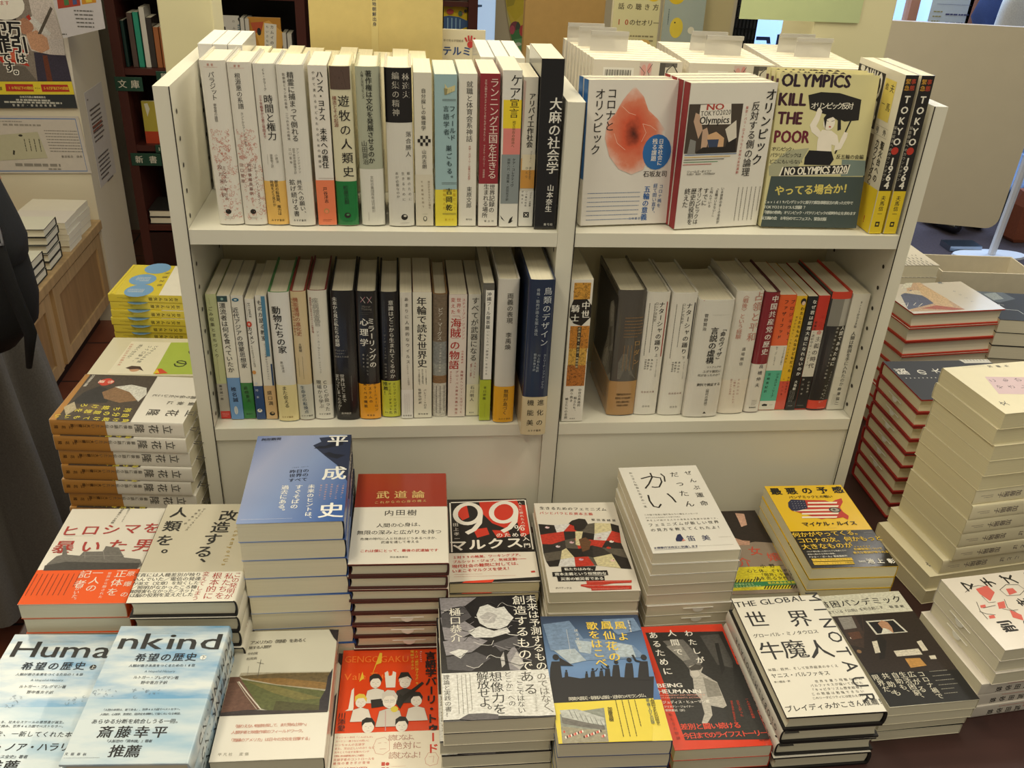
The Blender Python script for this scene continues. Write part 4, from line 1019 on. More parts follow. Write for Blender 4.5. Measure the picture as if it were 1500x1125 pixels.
['n','#9a969a',0.5,67.1,55.3,75.5,59.7,81.2,57.2,84.2,53.2,86.8,53],
['n','#2a282b',0.9,17,25.9,22.6,25.1,25.2,23,28.1,18.5,33.4,23.9],
['n','#e6e3e0',0.4,72,19.9,75,15.5,78,12.3,83.3,17.6,92.1,21],
['n','#9a969a',0.8,79.2,104.4,82,101.6,87.3,102.2,95.4,105.9,104,109.4],
['n','#2a282b',0.7,67.8,107,73,108.2,81,112,89.5,116.3,96.1,113.5],
['n','#e6e3e0',0.7,85,82.5,93.2,87.1,102.1,88.9,108.8,87.5,112.5,83],
['n','#9a969a',0.4,75.5,86.4,84.2,90,90.5,91.2,94.1,86.6,96.2,87.1],
['t','#e8e4da',13.8,114.7,8.5,113.6,186.5,'未来は予測するものではなく、',0,0],
['t','#e8e4da',16.8,99.2,9.8,95.9,153.3,'創造するものである',0,0],
['t','#e8e4da',14.4,19.1,27,19.3,69.6,'樋口恭介',0,0],
['p','~#e9e5d8',0.2,123.5,120.8,123.3,120.8,188,0.2,188.1],
['t','#6b675f',12,112.1,133.5,113.6,186.5,'のではなく、',0,0],
['t','#45423c',16.8,95.6,132.9,97.9,151.2,'ある',0,0],
['t','#45423c',9,87.2,129.8,84.8,179.9,'「ここではない',0,0],
['t','#45423c',8.4,74.2,128.6,75.4,169.9,'どこか」への',0,0],
['t','#2f2d29',15.3,60.4,131.6,61.3,176.7,'想像力を',0,0],
['t','#2f2d29',14.5,45.8,129.8,46,179.1,'解放せよ。',0,0],
['t','#6b675f',2.8,102.7,155.9,100.9,180.7,'SFプロトタイピングの',0,0],
['g','#77736b',15.1,126.4,34,180.6,5,1,0.7],
['t','#45423c',7.5,5.3,129.5,6.3,181.3,'理論と実践の書！',0,0],
['p','~#5a565a',16.8,187.9,27.2,181.3,44.2,181.1,59.3,183.9,58.7,189.8,30,189.8],
['p','~#2a282b',59.2,185.5,120.8,189.4,120.3,189.8,58.6,189.8]]},
'kaze':{'F':[['p','~#6d86a8',2,13.8,34.8,8.9,50.2,44.2,28.9,62.6,6.6,56.6],
['p','~#6d86a8',27.1,43.5,51,38.6,79.3,42.3,105.9,51.3,116.7,70,92.6,72,46.3,73.4,28.3,67.8],
['p','~#6d86a8',75.2,7.4,115.2,5.9,120.6,26.7,90.2,34.2],
['p','~#a8b5c0',10.4,56.7,35.5,54.7,46.3,73.4,27.2,78.1],
['p','~#a8b5c0',37.1,41,57.9,44.4,53.3,63.2,40.5,60.2],
['p','~#a8b5c0',80.7,45.1,104.1,51.2,105.8,69.7,83.9,69.2],
['p','#16141a',0.2,102.2,21.6,96.6,35.6,100,50.2,98.4,64.6,97.4,78.6,98.9,92.3,101.1,120.6,99.7,112.6,133.5,1.2,134.5],
['e','#16141a',11.4,67.2,3.8,4.5],
['p','#16141a',0.2,104.2,2.7,84.7,5.5,73.7,15.6,73.9,15.2,84.9,14.9,104.5],
['p','#16141a',15.2,67.5,30.6,81.2,14.9,80.4],
['e','#16141a',21,88.3,1.2,1.4],
['p','#16141a',17.4,100.9,18.5,93.5,19.2,90.2,22.3,90.3,22.3,93.6,22.1,101],
['e','#16141a',44,91.1,1.1,1.3],
['p','#16141a',40.4,102.5,41.7,95.7,42.4,92.8,45.1,92.8,45,95.8,44.6,102.6],
['e','#16141a',51.8,87,1.5,1.7],
['p','#16141a',46.9,102.1,48.5,93.5,49.6,89.4,53.3,89.5,53.2,93.6,52.6,102.2],
['n','#16141a',1.1,51.3,90.4,55.4,89.1,57.6,85.6],
['e','#16141a',61.7,87.4,1.4,1.6],
['p','#16141a',56.9,101.6,58.6,93.4,59.6,89.6,63.1,89.7,63,93.5,62.2,101.7],
['e','#16141a',69.6,83.5,1.9,2.2],
['p','#16141a',62.9,102.4,65.2,91.9,66.6,86.6,71.5,86.7,71.2,92,70.2,102.6],
['n','#16141a',1.4,68.9,87.8,64.1,85.9,62.7,81.3],
['e','#16141a',80.7,77.1,2.6,3.1],
['p','#16141a',71.3,102.6,74.5,88.8,76.6,81.4,83.2,81.6,82.7,88.9,81.3,102.8],
['e','#16141a',96.7,74.1,3,3.5],
['p','#16141a',85.5,102.8,89.4,87.4,92,79,99.5,79.2,98.8,87.6,96.8,103],
['e','#16141a',114.7,70.7,3.6,4.2],
['p','#16141a',100.7,104.7,105.6,86.7,108.9,76.7,117.9,76.9,116.8,86.9,114.1,105],
['n','#16141a',2.7,112.9,79,104.2,75.4,101.9,66.5],
['t','#e8c84a',14.4,96,18.6,96.4,37.2,'風よ',1,0],
['t','#e8c84a',15,79.4,18,80.3,69.1,'鳳仙花の',1,0],
['t','#e8c84a',14.4,61.5,18.8,63.2,77.6,'歌をはこべ',1,0],
['r','~#dcdcd4',106.8,10.1,108.4,29.7],
['t','#24324a',3.6,108.9,12.5,107.1,26.8,'増補新版',0,0],
['t','#e0dccf',4.8,40.9,25.5,41.4,53.5,'ほうせんか',0,0],
['g','#c9ccd0',28.2,23.6,30.8,62.6,4,1,0.6],
['t','#d9d5c8',5.6,20.8,129.2,103.1,127.3,'関東大震災・朝鮮人虐殺・追悼のメモランダム',0,0],
['p','#e5d04a',1.2,134.5,113.1,131.3,99.9,187.4,0.2,187.8],
['p','~#8a8f86',5.9,149.5,55.6,142.6,53.2,187.4,4,187.8],
['p','~#b9bcb8',6.3,144.3,25.2,143.4,53.5,156.1,52.7,166.2,34.5,162.1,8,153.7],
['p','~#6d6a66',7.2,153.7,34.5,162.1,52.5,167.2,51.8,172.1,30.5,168.1,7.2,162],
['p','~#9a9480',6.9,166,30.2,170.1,52.6,172.1,53.2,187.4,4,187.8],
['e','#c94a3c',7.8,172.9,0.9,1.7],
['e','#e6e2d8',8.7,180.1,0.9,1.7],
['e','#4a3a38',10.2,179.6,0.9,1.7],
['e','#d99a8a',11.8,179,0.9,1.7],
['e','#c94a3c',13.3,178.4,0.9,1.7],
['e','#e6e2d8',14.9,177.8,0.9,1.7],
['e','#4a3a38',16.5,177.3,0.9,1.7],
['e','#d99a8a',18.1,176.7,0.9,1.7],
['e','#c94a3c',19.6,176.1,0.9,1.7],
['e','#e6e2d8',21.2,175.5,0.9,1.7],
['e','#4a3a38',22.8,174.9,0.9,1.7],
['e','#d99a8a',24.3,174.4,0.9,1.7],
['e','#c94a3c',25.9,173.8,0.9,1.7],
['e','#e6e2d8',27.5,173.2,0.9,1.7],
['e','#4a3a38',28.1,180.4,0.9,1.7],
['e','#d99a8a',29.7,179.8,0.9,1.7],
['e','#c94a3c',31.2,179.2,0.9,1.7],
['e','#e6e2d8',32.8,178.6,0.9,1.7],
['e','#4a3a38',34.4,178.1,0.9,1.7],
['e','#d99a8a',35.9,177.5,0.9,1.7],
['e','#c94a3c',37.5,176.9,0.9,1.7],
['e','#e6e2d8',39.1,176.3,0.9,1.7],
['e','#4a3a38',40.7,175.8,0.9,1.7],
['e','#d99a8a',42.3,175.2,0.9,1.7],
['e','#c94a3c',43.8,174.6,0.9,1.7],
['e','#e6e2d8',45.4,174,0.9,1.7],
['e','#4a3a38',47,173.4,0.9,1.7],
['e','#d99a8a',47.4,180.6,0.9,1.7],
['e','#c94a3c',49,180,0.9,1.7],
['e','#e6e2d8',50.5,179.4,0.9,1.7],
['n','#5a5a58',0.4,16.6,144.3,19.5,155.9],
['n','#5a5a58',0.4,22,146.9,24.9,158.2],
['n','#5a5a58',0.4,27.5,149.5,30.3,160.5],
['n','#5a5a58',0.4,32.8,152.1,35.6,162.7],
['n','#5a5a58',0.4,38.2,154.6,40.8,164.9],
['n','#5a5a58',0.4,43.5,157.1,46.1,167.2],
['n','#5a5a58',0.4,48.7,159.5,51.2,169.4],
['t','#4a4018',5.4,61.7,144.7,60.9,159.2,'加藤直樹',1,0],
['g','#6b5f28',66.5,133,95,181.8,8,1,0.9],
['t','#4a4018',5,110.9,133.5,111.2,166.5,'人間的なるものの証言と',0,0],
['t','#3a5a6a',4.4,106,133.4,105.3,164.5,'語り継ぐ人びとの記録',0,0]]},
'wata':{'F':[['p','~#2b2a29',8.7,10.4,112.7,13.6,115.3,186,15.6,181.1],
['p','~#6a6764',28,26.5,55.7,25,71.4,63.6,52.9,85.5,45.5,61.9],
['p','~#8f8c86',30.5,36.3,49.1,31.1,55.8,59.6,45.5,61.9],
['p','~#4a4846',79.9,20,105.9,18.3,109.7,78.1,88.3,70.7],
['p','~#1d1c1c',95.6,34.1,100.7,33.8,95.7,77.1,88.3,88],
['p','~#b5b0a8',51.3,71.1,61.8,67.4,68.2,73.7,63.3,82,67.7,86.6,78.9,98.5,79.6,119.8,79.8,135,74.3,138.3,60.5,133.6,58,148,47.7,160,41.9,158.4,49.3,144.9,50.7,122.8,46.2,112.2,50.2,90.9,48.4,85.2],
['p','~#8a867e',63.5,89.1,78.5,99.8,78.5,119.8,60.2,121],
['e','#c9c3ba',55.7,82.4,5.4,6.4],
['p','~#4a4642',49.7,73.9,60.7,67.4,68.7,72.3,63.4,77.8,51.5,78.4],
['p','~#2a2928',69.6,69.4,90.6,70.9,86.4,93.5,75.3,95.5,68.9,86.7],
['p','~#232221',109.2,66.2,115.8,73.3,115.8,143.4,100,151.2,96.7,113.2],
['t','#ece8e0',11.5,66.1,15.1,68.3,61.9,'わたしが',1,0],
['t','#ece8e0',12,43.2,13.6,43.7,46.5,'人間で',1,0],
['t','#ece8e0',12.6,18,16,21.4,77.7,'あるために',1,0],
['l','#ece8e0',6.4,3,99.8,33.7,100.7,'BEING',1],
['l','#ece8e0',6.4,1.8,108.9,54.2,111.5,'HEUMANN',1],
['l','#e0a090',2.2,1.7,114.9,58.1,117.2,'AN UNREPENTANT MEMOIR OF A',0],
['l','#e0a090',2.2,1.7,118.7,53.5,121,'DISABILITY RIGHTS ACTIVIST',0],
['t','#ece8e0',4.9,5,125.7,58.1,127.4,'ジュディス・ヒューマン著',1,0],
['t','#ece8e0',3.8,4.5,132.3,37.6,133.8,'クリステン・ジョイナー',0,0],
['t','#ece8e0',3.8,4.9,137.7,27.5,138.9,'曽田夏記（訳）',0,0],
['t','#e0503a',9.6,19.4,162.6,83.1,164.3,'差別と闘い続ける',1,0],
['t','#e0503a',9.4,18.6,175.5,110.9,176.9,'今日までのライフストーリー',1,0],
['t','#8a2a1c',4.8,0.9,16.5,2.8,93,'障害者の公民権運動を闘った',0,0],
['t','#8a2a1c',4.8,7.9,144.1,8.4,177.9,'私たちの物語',0,0],
['t','#5a1a14',3.4,103.6,186.6,112.1,186.2,'現代書館',0,0],
['t','#c9442e',2.9,87.4,129.4,81.4,166,'障害を理由に教員免許を拒まれ',0,0],
['t','#c9442e',4.1,95,129.9,93.3,150.6,'立ち上がった',0,0],
['t','#c9442e',3.9,107.3,127,106.5,154,'一人の女性の軌跡',0,0]]},
'sekai':{'F':[['l','#2b2927',10,0.7,12.1,97.5,5,'THE GLOBAL',0],
['t','#262422',24.6,110.6,3.3,106.1,172,'MINOTAUR',0,1],
['t','#262422',30,19.8,39.6,19.8,39.6,'世',0,0],
['t','#262422',31.2,76.5,41.3,76.5,41.3,'界',0,0],
['t','#262422',31.2,19.4,93.1,19.4,93.1,'牛',0,0],
['t','#262422',32.4,48.8,92.3,48.8,92.3,'魔',0,0],
['t','#262422',32.4,80,94.4,80,94.4,'人',0,0],
['t','#2b2927',7.2,8.5,67.5,87.8,64.9,'グローバル・ミノタウロス',0,0],
['t','#55514a',4.6,6,122.6,89.5,121.9,'米国、欧州、そして世界経済のゆくえ',0,0],
['t','#2b2927',7.4,7.7,131.8,73.3,132,'ヤニス・バルファキス',0,0],
['t','#55514a',3.4,6,141.3,22.7,140.9,'早川健治・訳',0,0],
['t','#55514a',4.3,55.3,143.7,109.8,143.2,'世界を覆う残酷な空に',0,0],
['t','#55514a',4.3,47.2,149.6,107.7,149.5,'バルファキスが描いて見せた',0,0],
['t','#55514a',4.3,45.4,155.7,105.5,155.7,'『キャピタリズム歴史絵巻』',0,0],
['t','#55514a',4.3,43.7,161.7,103.4,161.8,'この物語は勉強できない',0,0],
['t','#55514a',4,42,167.7,101.3,167.9,'このリーダビリティには逆らえない',0,0],
['t','#2b2927',9.6,6.8,180.7,120.2,177.8,'ブレイディみかこさん推薦！',0,0]],
'S':[['t','#2a2826',10.7,11,14,11,150,'GLOBALMINOTAUR',0,1]]},
'hinkon':{'F':[['p','~#ddd8c4',0.2,0.2,116.8,0.2,116.1,39,0.2,37.7],
['t','#232120',13.8,-0,16.9,105.6,15.5,'貧困パンデミック',1,0],
['t','#35322d',6,-0.4,31.5,75.9,28.8,'寝ている『公助』を叩き起こす',1,0],
['t','#35322d',5.5,90.1,28.9,105.6,29.5,'稲葉剛',1,0],
['p','~#2a201c',0.2,38.6,116.8,39.7,116.8,143.1,0.2,136.5],
['p','~#3d2e26',7.2,41.2,31.8,40.8,28.7,71.5,15.8,96.9,0.9,89.5],
['p','~#8a8680',7.2,41.2,26.7,41.3,23.9,61.7,5.4,63],
['p','~#d5d0c4',41.4,51.3,81.4,51.7,88,75.7,43.3,76],
['p','~#17161c',44,53.5,79.1,53.5,85,74.5,46.1,74.4],
['p','~#b58a6c',55.9,56.8,63.4,52,70.2,55.9,70.8,66.2,68.2,75.4,61.1,74.7,57.3,68],
['p','~#d9d4c8',58.9,65.1,64.4,68.7,67.9,75.9,51.2,74.9],
['p','~#1a1513',40.2,81.7,50.2,76.7,50.9,88.9,33.8,116,25.8,117.9,33.6,98.8],
['p','~#cfc8b8',31.6,86.9,39.1,86.1,33.3,106,25.9,106.6],
['p','~#cfc8b8',51.6,105.2,86,104.5,86,114.8,51.1,114.6],
['p','~#b98a4a',59.3,118.9,79.3,119.8,81.1,132.7,58.7,134.2],
['p','~#cfc8b8',90.4,93,97.7,91.3,97.1,108.7,89.3,109.3],
['p','~#cfc8b8',92.9,117.6,101.6,117.4,100.2,123.6,92.3,123.3],
['e','#8a6a4a',6.5,101.6,3,3],
['e','#d9d4c8',7.4,78.4,1.6,1.6],
['p','~#5a3a2a',7.1,69.3,23.3,67.9,22,79.9,7.2,81.4],
['n','#4a352a',0.6,41.6,41,28.7,71.5],
['p','~#141314',0.2,136.5,116.8,143.1,116.8,189.8,0.4,189.3],
['t','#d5d0c0',9,66.3,145.2,70,180.2,'コロナ禍で',0,0],
['t','#d5d0c0',10.3,53.8,144.5,54.2,168,'広がる',0,0],
['t','#d5d0c0',9.7,42.6,143.9,45.8,181.9,'生活困窮、',0,0],
['t','#d5d0c0',9.5,32.4,143.7,32.7,171.5,'自助も、',0,0],
['t','#d5d0c0',10.3,19.9,143.7,20,169.8,'共助も',0,0],
['t','#d5d0c0',9.6,6.6,144.7,11.9,172.4,'限界だ。',0,0],
['g','#8f8b80',79.1,141.6,103.4,143.4,2,0,0.9],
['g','#8f8b80',78.9,148.9,103.5,150.6,2,0,0.9],
['g','#8f8b80',78.6,156.1,103.7,157.7,2,0,0.9],
['g','#8f8b80',78.4,163.2,103.8,164.6,2,0,0.9],
['g','#8f8b80',78.1,170.1,95.2,170.3,2,0,0.9],
['g','#8f8b80',77.9,177,95.4,177.1,2,0,0.9]]},
'machi':{'F':[['t','#262422',20.4,109.1,28.6,109.1,28.6,'マ',2,0],
['t','#262422',20.4,112.7,60.4,112.7,60.4,'チ',2,0],
['t','#262422',20.4,113,92.6,113,92.6,'ズ',2,0],
['t','#262422',20.4,114.5,128.2,114.5,128.2,'モ',2,0],
['t','#262422',16.8,71.8,80,71.8,80,'を',2,0],
['t','#262422',20.4,36,30.8,36,30.8,'削',2,0],
['t','#262422',20.4,35.6,62.7,35.6,62.7,'り',2,0],
['t','#262422',20.4,35.5,92.6,35.5,92.6,'取',2,0],
['t','#262422',20.4,35.7,120.6,35.7,120.6,'れ',2,0],
['p','#d9695f',103.2,34.6,106.9,54.1,93.4,55.6,79.7,39,93.5,33.9],
['p','#d9695f',97.1,75.1,97.2,85.6,88.9,85.6,86,71.8],
['p','#d9695f',75.5,45.9,76.9,57.2,65.2,50.7,65.2,40.6],
['p','#d9695f',56.1,18.8,56.4,26.6,51.1,25.1,51.2,16.7],
['p','#d9695f',61.7,53.1,50.9,62.3,41.7,58.1,48.5,47.9],
['p','#d9695f',74.6,20.1,75,27.9,69.7,25.2,70.2,18.1],
['n','#35322d',0.7,99.4,16.5,107.1,31,108.7,42.4,105.8,50.6],
['n','#35322d',0.7,90.2,34,77.2,34.5,77.2,44.7],
['n','#35322d',0.7,96.8,65.9,104.6,80.9,102.1,97.3,91.7,99.6,83.9,85.7,85.1,67.3,96.8,65.9],
['n','#35322d',0.7,81.1,19.7,66.2,13.9,50.8,13.6],
['n','#35322d',0.7,64.9,11.7,59.2,18.7,56.1,28.8],
['n','#35322d',0.7,64.5,45.2,59.9,54.3,59.9,64.4],
['n','#35322d',0.7,69.7,21.4,71.5,40.4],
['n','#35322d',0.7,79.8,59.4,64.8,53,56.1,58.8],
['g','#d9695f',127.8,130.1,127.8,184.5,5,0,1.2]],
'S':[['t','#c9443a',8.4,7,20,7,110,'マチズモを削り取れ',1,0],
['t','#26221f',9,12.5,120,12.5,160,'武田砂鉄',1,0],
['g','#c9443a',3,20,5,150,2,1,0.6]]},
'tachi':{'F':[['p','~#4a4038',128.8,170.2,128.8,70.9,0.2,74.8,0.2,172.8],
['p','~#2c2a2c',53.2,161.8,33.6,146.7,50.5,119.4,80.7,120.4,86.5,168],
['p','~#8a6a4c',51.6,137,35.2,123.3,42.6,92,48.1,81.1,72.4,82,79.7,103.1,69.2,127.6],
['p','~#d9d5cc',35.3,124.8,27.6,103.2,35.5,79.2,53.7,73.3,75.2,78.1,49.2,98.8],
['e','#c9402e',21.9,141.9,8.5,11.5],
['e','#c9402e',21.9,141.9,11,8.5],
['t','#f2e2d4',9.1,21,148.9,21.5,135.9,'遺作',1,0],
['p','~#6a5a42',100.4,158.1,84.6,136.6,92.2,116.2,115.9,130.5],
['p','~#b5a88c',95.6,173.1,80.4,164.5,100.2,153.9,117.7,161.3],
['t','#e0d24a',10.8,99,84.7,89.4,147.9,'持ち続けろ',1,0],
['t','#e0d24a',10.8,113.1,82.7,103.4,149.7,'自分の意思を',1,0],
['t','#e0d24a',9.6,126.8,78,119.4,172,'負け続けてもいい',1,0],
['t','#e0ddd4',4.5,4.1,166.8,34.9,167.4,'立花隆最後の講義',1,0],
['t','#4a4742',18,102.3,-3.8,102.6,48.6,'立花隆',0,0],
['t','#4a4742',9.6,76.6,3.6,75.4,33.6,'最後に',0,0],
['t','#4a4742',8,58.7,5.7,56,60.5,'語り伝えたいこと',0,0]],
'S':[['t','#4a4742',14.4,10,22,10,60,'立花隆',0,0],
['t','#5a564e',6,8,72,8,122,'最後に語り伝えたい',0,0],
['t','#3a2412',5.3,8,128,8,150,'大江健三郎',1,0],
['t','#3a2412',6,11,152,11,172,'立花隆',0,0]]},
'yellow':{'F':[['p','#f0ece0',128.8,103.5,128.8,22.3,0.2,48.7,0.2,112.3],
['e','#7aa8d8',112.3,140.7,26,23],
['e','#7aa8d8',65.5,148.9,24,22],
['e','#7aa8d8',14.6,138.8,24,22],
['p','#e5d03a',128.8,182.9,0.2,185.8,0.2,181.3,128.8,174.4],
['t','#6b6248',9.6,34.7,116.7,87,114.7,'矢部太郎',0,0],
['g','#f0ece0',120.1,158.8,105.1,132.7,4,1,1],
['g','#f0ece0',73.3,160.9,54.1,137.8,4,1,1],
['g','#8a7a2a',128.8,180.5,0.2,182.4,3.4,1,0.8]],
'S':[['r','#f0ece0',0,0,13.9,62],
['t','#4a4228',5.5,7,24,7,40,'ぼくの',0,0],
['e','#b9b4a4',7,52,3.6,3.6],
['t','#4a4228',6.5,7,76,7,118,'お父さん矢部',1,0],
['g','#6b6028',5,150,9,172,2.4,1,0.5]]},
'green':{'F':[['p','#e8e2cc',122,156.8,123.2,88.5,14.7,90.4,13.3,153.3],
['p','#a9bd4a',123.2,88.5,120.8,12.8,11.9,21.3,14.7,90.4],
['t','#2f3a1c',26.4,87.5,56.4,87.5,56.4,'の',1,0],
['t','#2f3a1c',19.2,50.9,47.6,50.9,47.6,'シ',1,0],
['t','#3a3a30',7.2,30.7,109.6,82.6,121.1,'ヒグチさん88歳',0,0],
['t','#3a3a30',7.2,31.1,119.6,82.9,129.1,'コグ口癖を、',0,0],
['t','#3a3a30',7.2,28,135.5,72.6,141.9,'明るく生きる！',0,0],
['t','#c25a3c',5.5,24.7,149.9,94.1,148.2,'元気になれる言葉の本',0,0],
['e','#c99a78',107.1,120.2,9,8],
['p','#4a342a',104.2,135.5,97,128.1,98.6,114.8,113.5,105.6,107,115.5,108.7,127.7],
['p','#d24a2c',106.1,88.6,104.4,81,119.1,67.4,123.1,85.4],
['p','#e5c22c',119.8,89.5,106,87,119.5,80]]},
'cream':{'F':[['p','#d9bfc4',94.5,43.4,82.6,109.2,38,83.2,48.3,28.8],
['t','#5a4a50',10.8,83,46.6,78.9,85,'こもひ',0,0],
['t','#5a4a50',10.8,65.2,44.6,60.1,77.4,'やさし',0,0],
['t','#4a4742',12,24.5,17.4,24.5,17.4,'文',0,0],
['g','#9a948a',126.4,28.4,121.4,66.8,2.6,0,0.3],
['t','#55514a',7.2,120.5,72.5,118.2,98.5,'加藤木',0,0]],
'S':[['t','#5a4a50',8.4,12,60,12,86,'ことば',0,0],
['t','#5a4a50',10.2,12,116,12,146,'加藤陽子',0,0],
['g','#7a6a70',9,158,15,178,2.4,1,0.6]]},
'rededge':{'F':[['p','#d5d1c4',128.8,135.5,128.8,187.8,116,187.8,115.6,139.6],
['t','#e8e4da',21.6,90.2,14.8,90.2,14.8,'脳',1,0],
['t','#e8e4da',19.2,87.2,47.3,87.2,47.3,'の',1,0],
['t','#e8e4da',16.8,90.7,74.7,90.7,74.7,'大',1,0],
['g','#d5d1c4',67,7,69.3,71.6,7,0,2],
['g','#6a665e',128.8,140.4,123.2,187.8,6,0,1.2]]},
'photo':{'F':[['p','~#c9a888',9.7,0.2,5.3,107.9,131.8,100.5,131.8,69.8],
['p','~#5a6078',17,0.2,39.9,73,99.8,60,79.6,25.3],
['p','~#e0c4a8',90.7,32.5,98.8,70.2,65,109.2,68.4,76.6,83,48.9],
['p','~#d9b48a',131.8,93.2,101.9,99.5,53.6,106.6,15.3,92.7,29.3,65.8,80.9,69],
['p','~#e6d6c0',131.8,68.6,131.8,85.4,111.2,67.5,107.6,43.5],
['p','~#b5634a',19.5,27.7,29.3,65.8,7.9,109.7,6,86.1],
['n','#e8e4da',1.2,41.9,0.9,45.6,19,30.1,6.3],
['n','#e8e4da',1.2,44.1,33.7,34,21.8,27.8,28.1,40.1,44.2],
['t','#5a6a7a',10.8,125.5,140.6,125.5,140.6,'海',0,0],
['t','#5a6a7a',6,85.3,142.7,37.8,146.3,'のむこう',0,0]]},
'glossy':{'F':[['p','~#4a4e48',131.8,7.1,131.8,63,103,73.7,79.2,31.6,100.3,11.6],
['p','~#8a9088',119.9,19.8,129.8,46.3,99.7,50.3,90.4,26.8],
['n','#d9dcd8',1.4,68,36.3,72.9,28.8,48.8,23,47.2,53.2,30.6,56.4],
['p','~#6d8fb8',131.8,0.2,131.8,71.7,131.8,70.4,131.8,0.2]]},
'wtext':{'F':[['g','#4a4a48',0.2,91.5,1.3,181.4,9,0,2.2],
['g','#4a4a48',0.2,106.7,15.1,178.7,9,0,2.2],
['g','#4a4a48',16.7,122.2,29,176,9,0,2.2],
['g','#4a4a48',34.8,137.9,43.1,173.2,9,0,2.2],
['g','#4a4a48',53.2,154,57.4,170.4,9,0,2.2]]},
'corona':{'F':[['p','@flower',61.5,6.9,75.1,20.4,82.9,37.1,96.8,48.4,109.5,62.7,109.6,80.4,100.8,92.3,88,98.3,82.7,113.5,66.5,119.5,47.9,111.8,33.9,95.3,26.2,71.9,28.3,51.9,38.7,40.5,47.1,25],
['n','#efc4b0',0.5,47,32.5,56.8,40.6,66.4,43.3],
['n','#efc4b0',0.5,76.7,54.4,88,57.1,96.4,62.8],
['n','#efc4b0',0.5,38.2,66,43.7,78.7,55.3,87.4],
['n','#efc4b0',0.5,76.9,77.2,82.3,65.7,76.7,54.4],
['t','#26221f',13.8,32.2,16.5,31.4,57,'コロナと',0,0],
['t','#26221f',14.1,16.5,17.3,14.3,86.6,'オリンピック',0,0],
['e','#2f6fb5',99.9,90.8,20,23],
['t','#f2efe6',7.1,104.8,77.1,104.8,105,'日本社会に',1,0],
['t','#f2efe6',7.5,96.1,77.1,95.8,99.1,'残る課題',1,0],
['t','#26221f',8.7,87.4,119.3,113.1,119.5,'石坂友司',0,0],
['t','#2f5f9c',6,110.4,136.2,109.4,161.8,'コロナ禍を',0,0],
['t','#2f5f9c',6.4,102.3,135.2,101.6,172.7,'経て問い直す、',0,0],
['t','#1f5fa8',9.6,90.8,139.7,89.2,177.3,'五輪の意義',1,0],
['t','#4a6a9a',3.6,69.2,178.5,82.6,178.8,'石坂書房',0,0],
['g','#6d82a8',7.2,142,81.3,144.6,2.2,0,0.8],
['g','#6d82a8',7.2,147.8,81.1,150.5,2.2,0,0.8],
['g','#6d82a8',7.1,153.6,80.9,156.4,2.2,0,0.8],
['g','#6d82a8',7,159.4,80.7,162.3,2.2,0,0.8],
['g','#6d82a8',6.9,165.3,80.5,168.3,2.2,0,0.8],
['g','#6d82a8',6.8,171.2,80.2,174.3,2.2,0,0.8],
['g','#6d82a8',6.8,177.1,80,180.3,2.2,0,0.8]],
'S':[['r','#2f6fb5',0,0,17,125]]},
'olym':{'F':[['r','#4a4038',1.3,25.9,77.4,88.2],
['p','#efe9df',16.9,26.9,60.2,25.5,63.4,51.6,16.6,51.5],
['p','#c9a890',23.9,58.3,29.9,55.4,35.2,69.3,31.2,86.2,24.7,86.3],
['p','#d9b088',31.4,65.2,43.7,60.8,56.3,69.1,56.8,83.2,35.6,83.4],
['p','#3d4a68',32.2,70.7,49,70.6,47.7,87.6,37.9,87.6],
['p','#2a2624',18.2,86.3,27.1,80.6,59.7,80.4,63.9,55,72.5,57.7,75.8,88.2,18.5,88.6],
['p','#c9a890',11.3,36.5,17.4,39.1,23.9,58.3,19.1,69.5,9.7,47.5],
['p','#e0d9cc',56.2,57.9,70.7,46.5,74.3,68.9,63.7,74.7],
['p','#8a8a88',7.9,69.6,16.3,72.3,16.9,88.6,5.7,88.7],
['l','#b5463c',8,26.2,29.7,50.1,29.3,'NO',1],
['l','#55514a',6.4,18.5,37.8,60.9,36.2,'TOKYO2020',0],
['l','#26221f',9.4,18.4,46.2,60.1,45.6,'Olympics',1],
['n','#3a6fb0',0.8,2.6,90.1,77.7,89.7],
['n','#d9b04a',0.8,2.4,93.2,68.9,92.9],
['n','#35322d',0.8,2.2,96.3,60.1,96.1],
['n','#4a8a5a',0.8,2,99.4,51.4,99.3],
['n','#b5463c',0.8,1.7,102.6,42.7,102.4],
['t','#1f1c1a',15.6,116.3,15.3,109.4,98.8,'オリンピック',1,0],
['t','#26221f',12.4,96.4,29.5,95.2,114.8,'反対する側の論理',0,0],
['t','#b5463c',4.1,83.8,31.1,82.4,114.8,'東京・パリ・ロスをつなぐ世界の反対運動',0,0],
['t','#35322d',4,10.4,112,42.1,112,'ジュールズ・ボイコフ',0,0],
['t','#55514a',2.6,9.9,115.4,48.5,115.4,'井谷聡子\u3000鵜飼哲\u3000小笠原博毅監訳',0,0],
['t','#26221f',8.3,40.3,138.2,39.3,154.5,'すでに',0,0],
['t','#26221f',7.6,31.2,136.7,29.5,179.8,'オリンピックは',0,0],
['t','#26221f',8.5,22.1,138.1,21.2,179.7,'歴史的役割を',0,0],
['t','#26221f',9,12.9,138.1,11.4,155.7,'終えた',0,0],
['t','#35322d',4.4,56.5,135.3,55.6,174.2,'「五輪はいらない！」',0,0],
['t','#35322d',4.6,48.2,135.3,47.7,159,'と叫んでいる',0,0],
['t','#35322d',4.6,64.3,136,63.5,181.9,'いま世界の多くの市民が',0,0],
['g','#77736b',85,134.9,123.7,181.2,6,1,0.8]],
'S':[['r','#8f2328',0,0,16.5,189]]},
'kill':{'F':[['r','#4a2038',0.2,2.3,0.3,18.1],
['l','#2a1828',16,3.5,9.6,95.4,8.7,'OLYMPICS',2],
['l','#3a1828',16,2.9,33.4,39,33,'KILL',2],
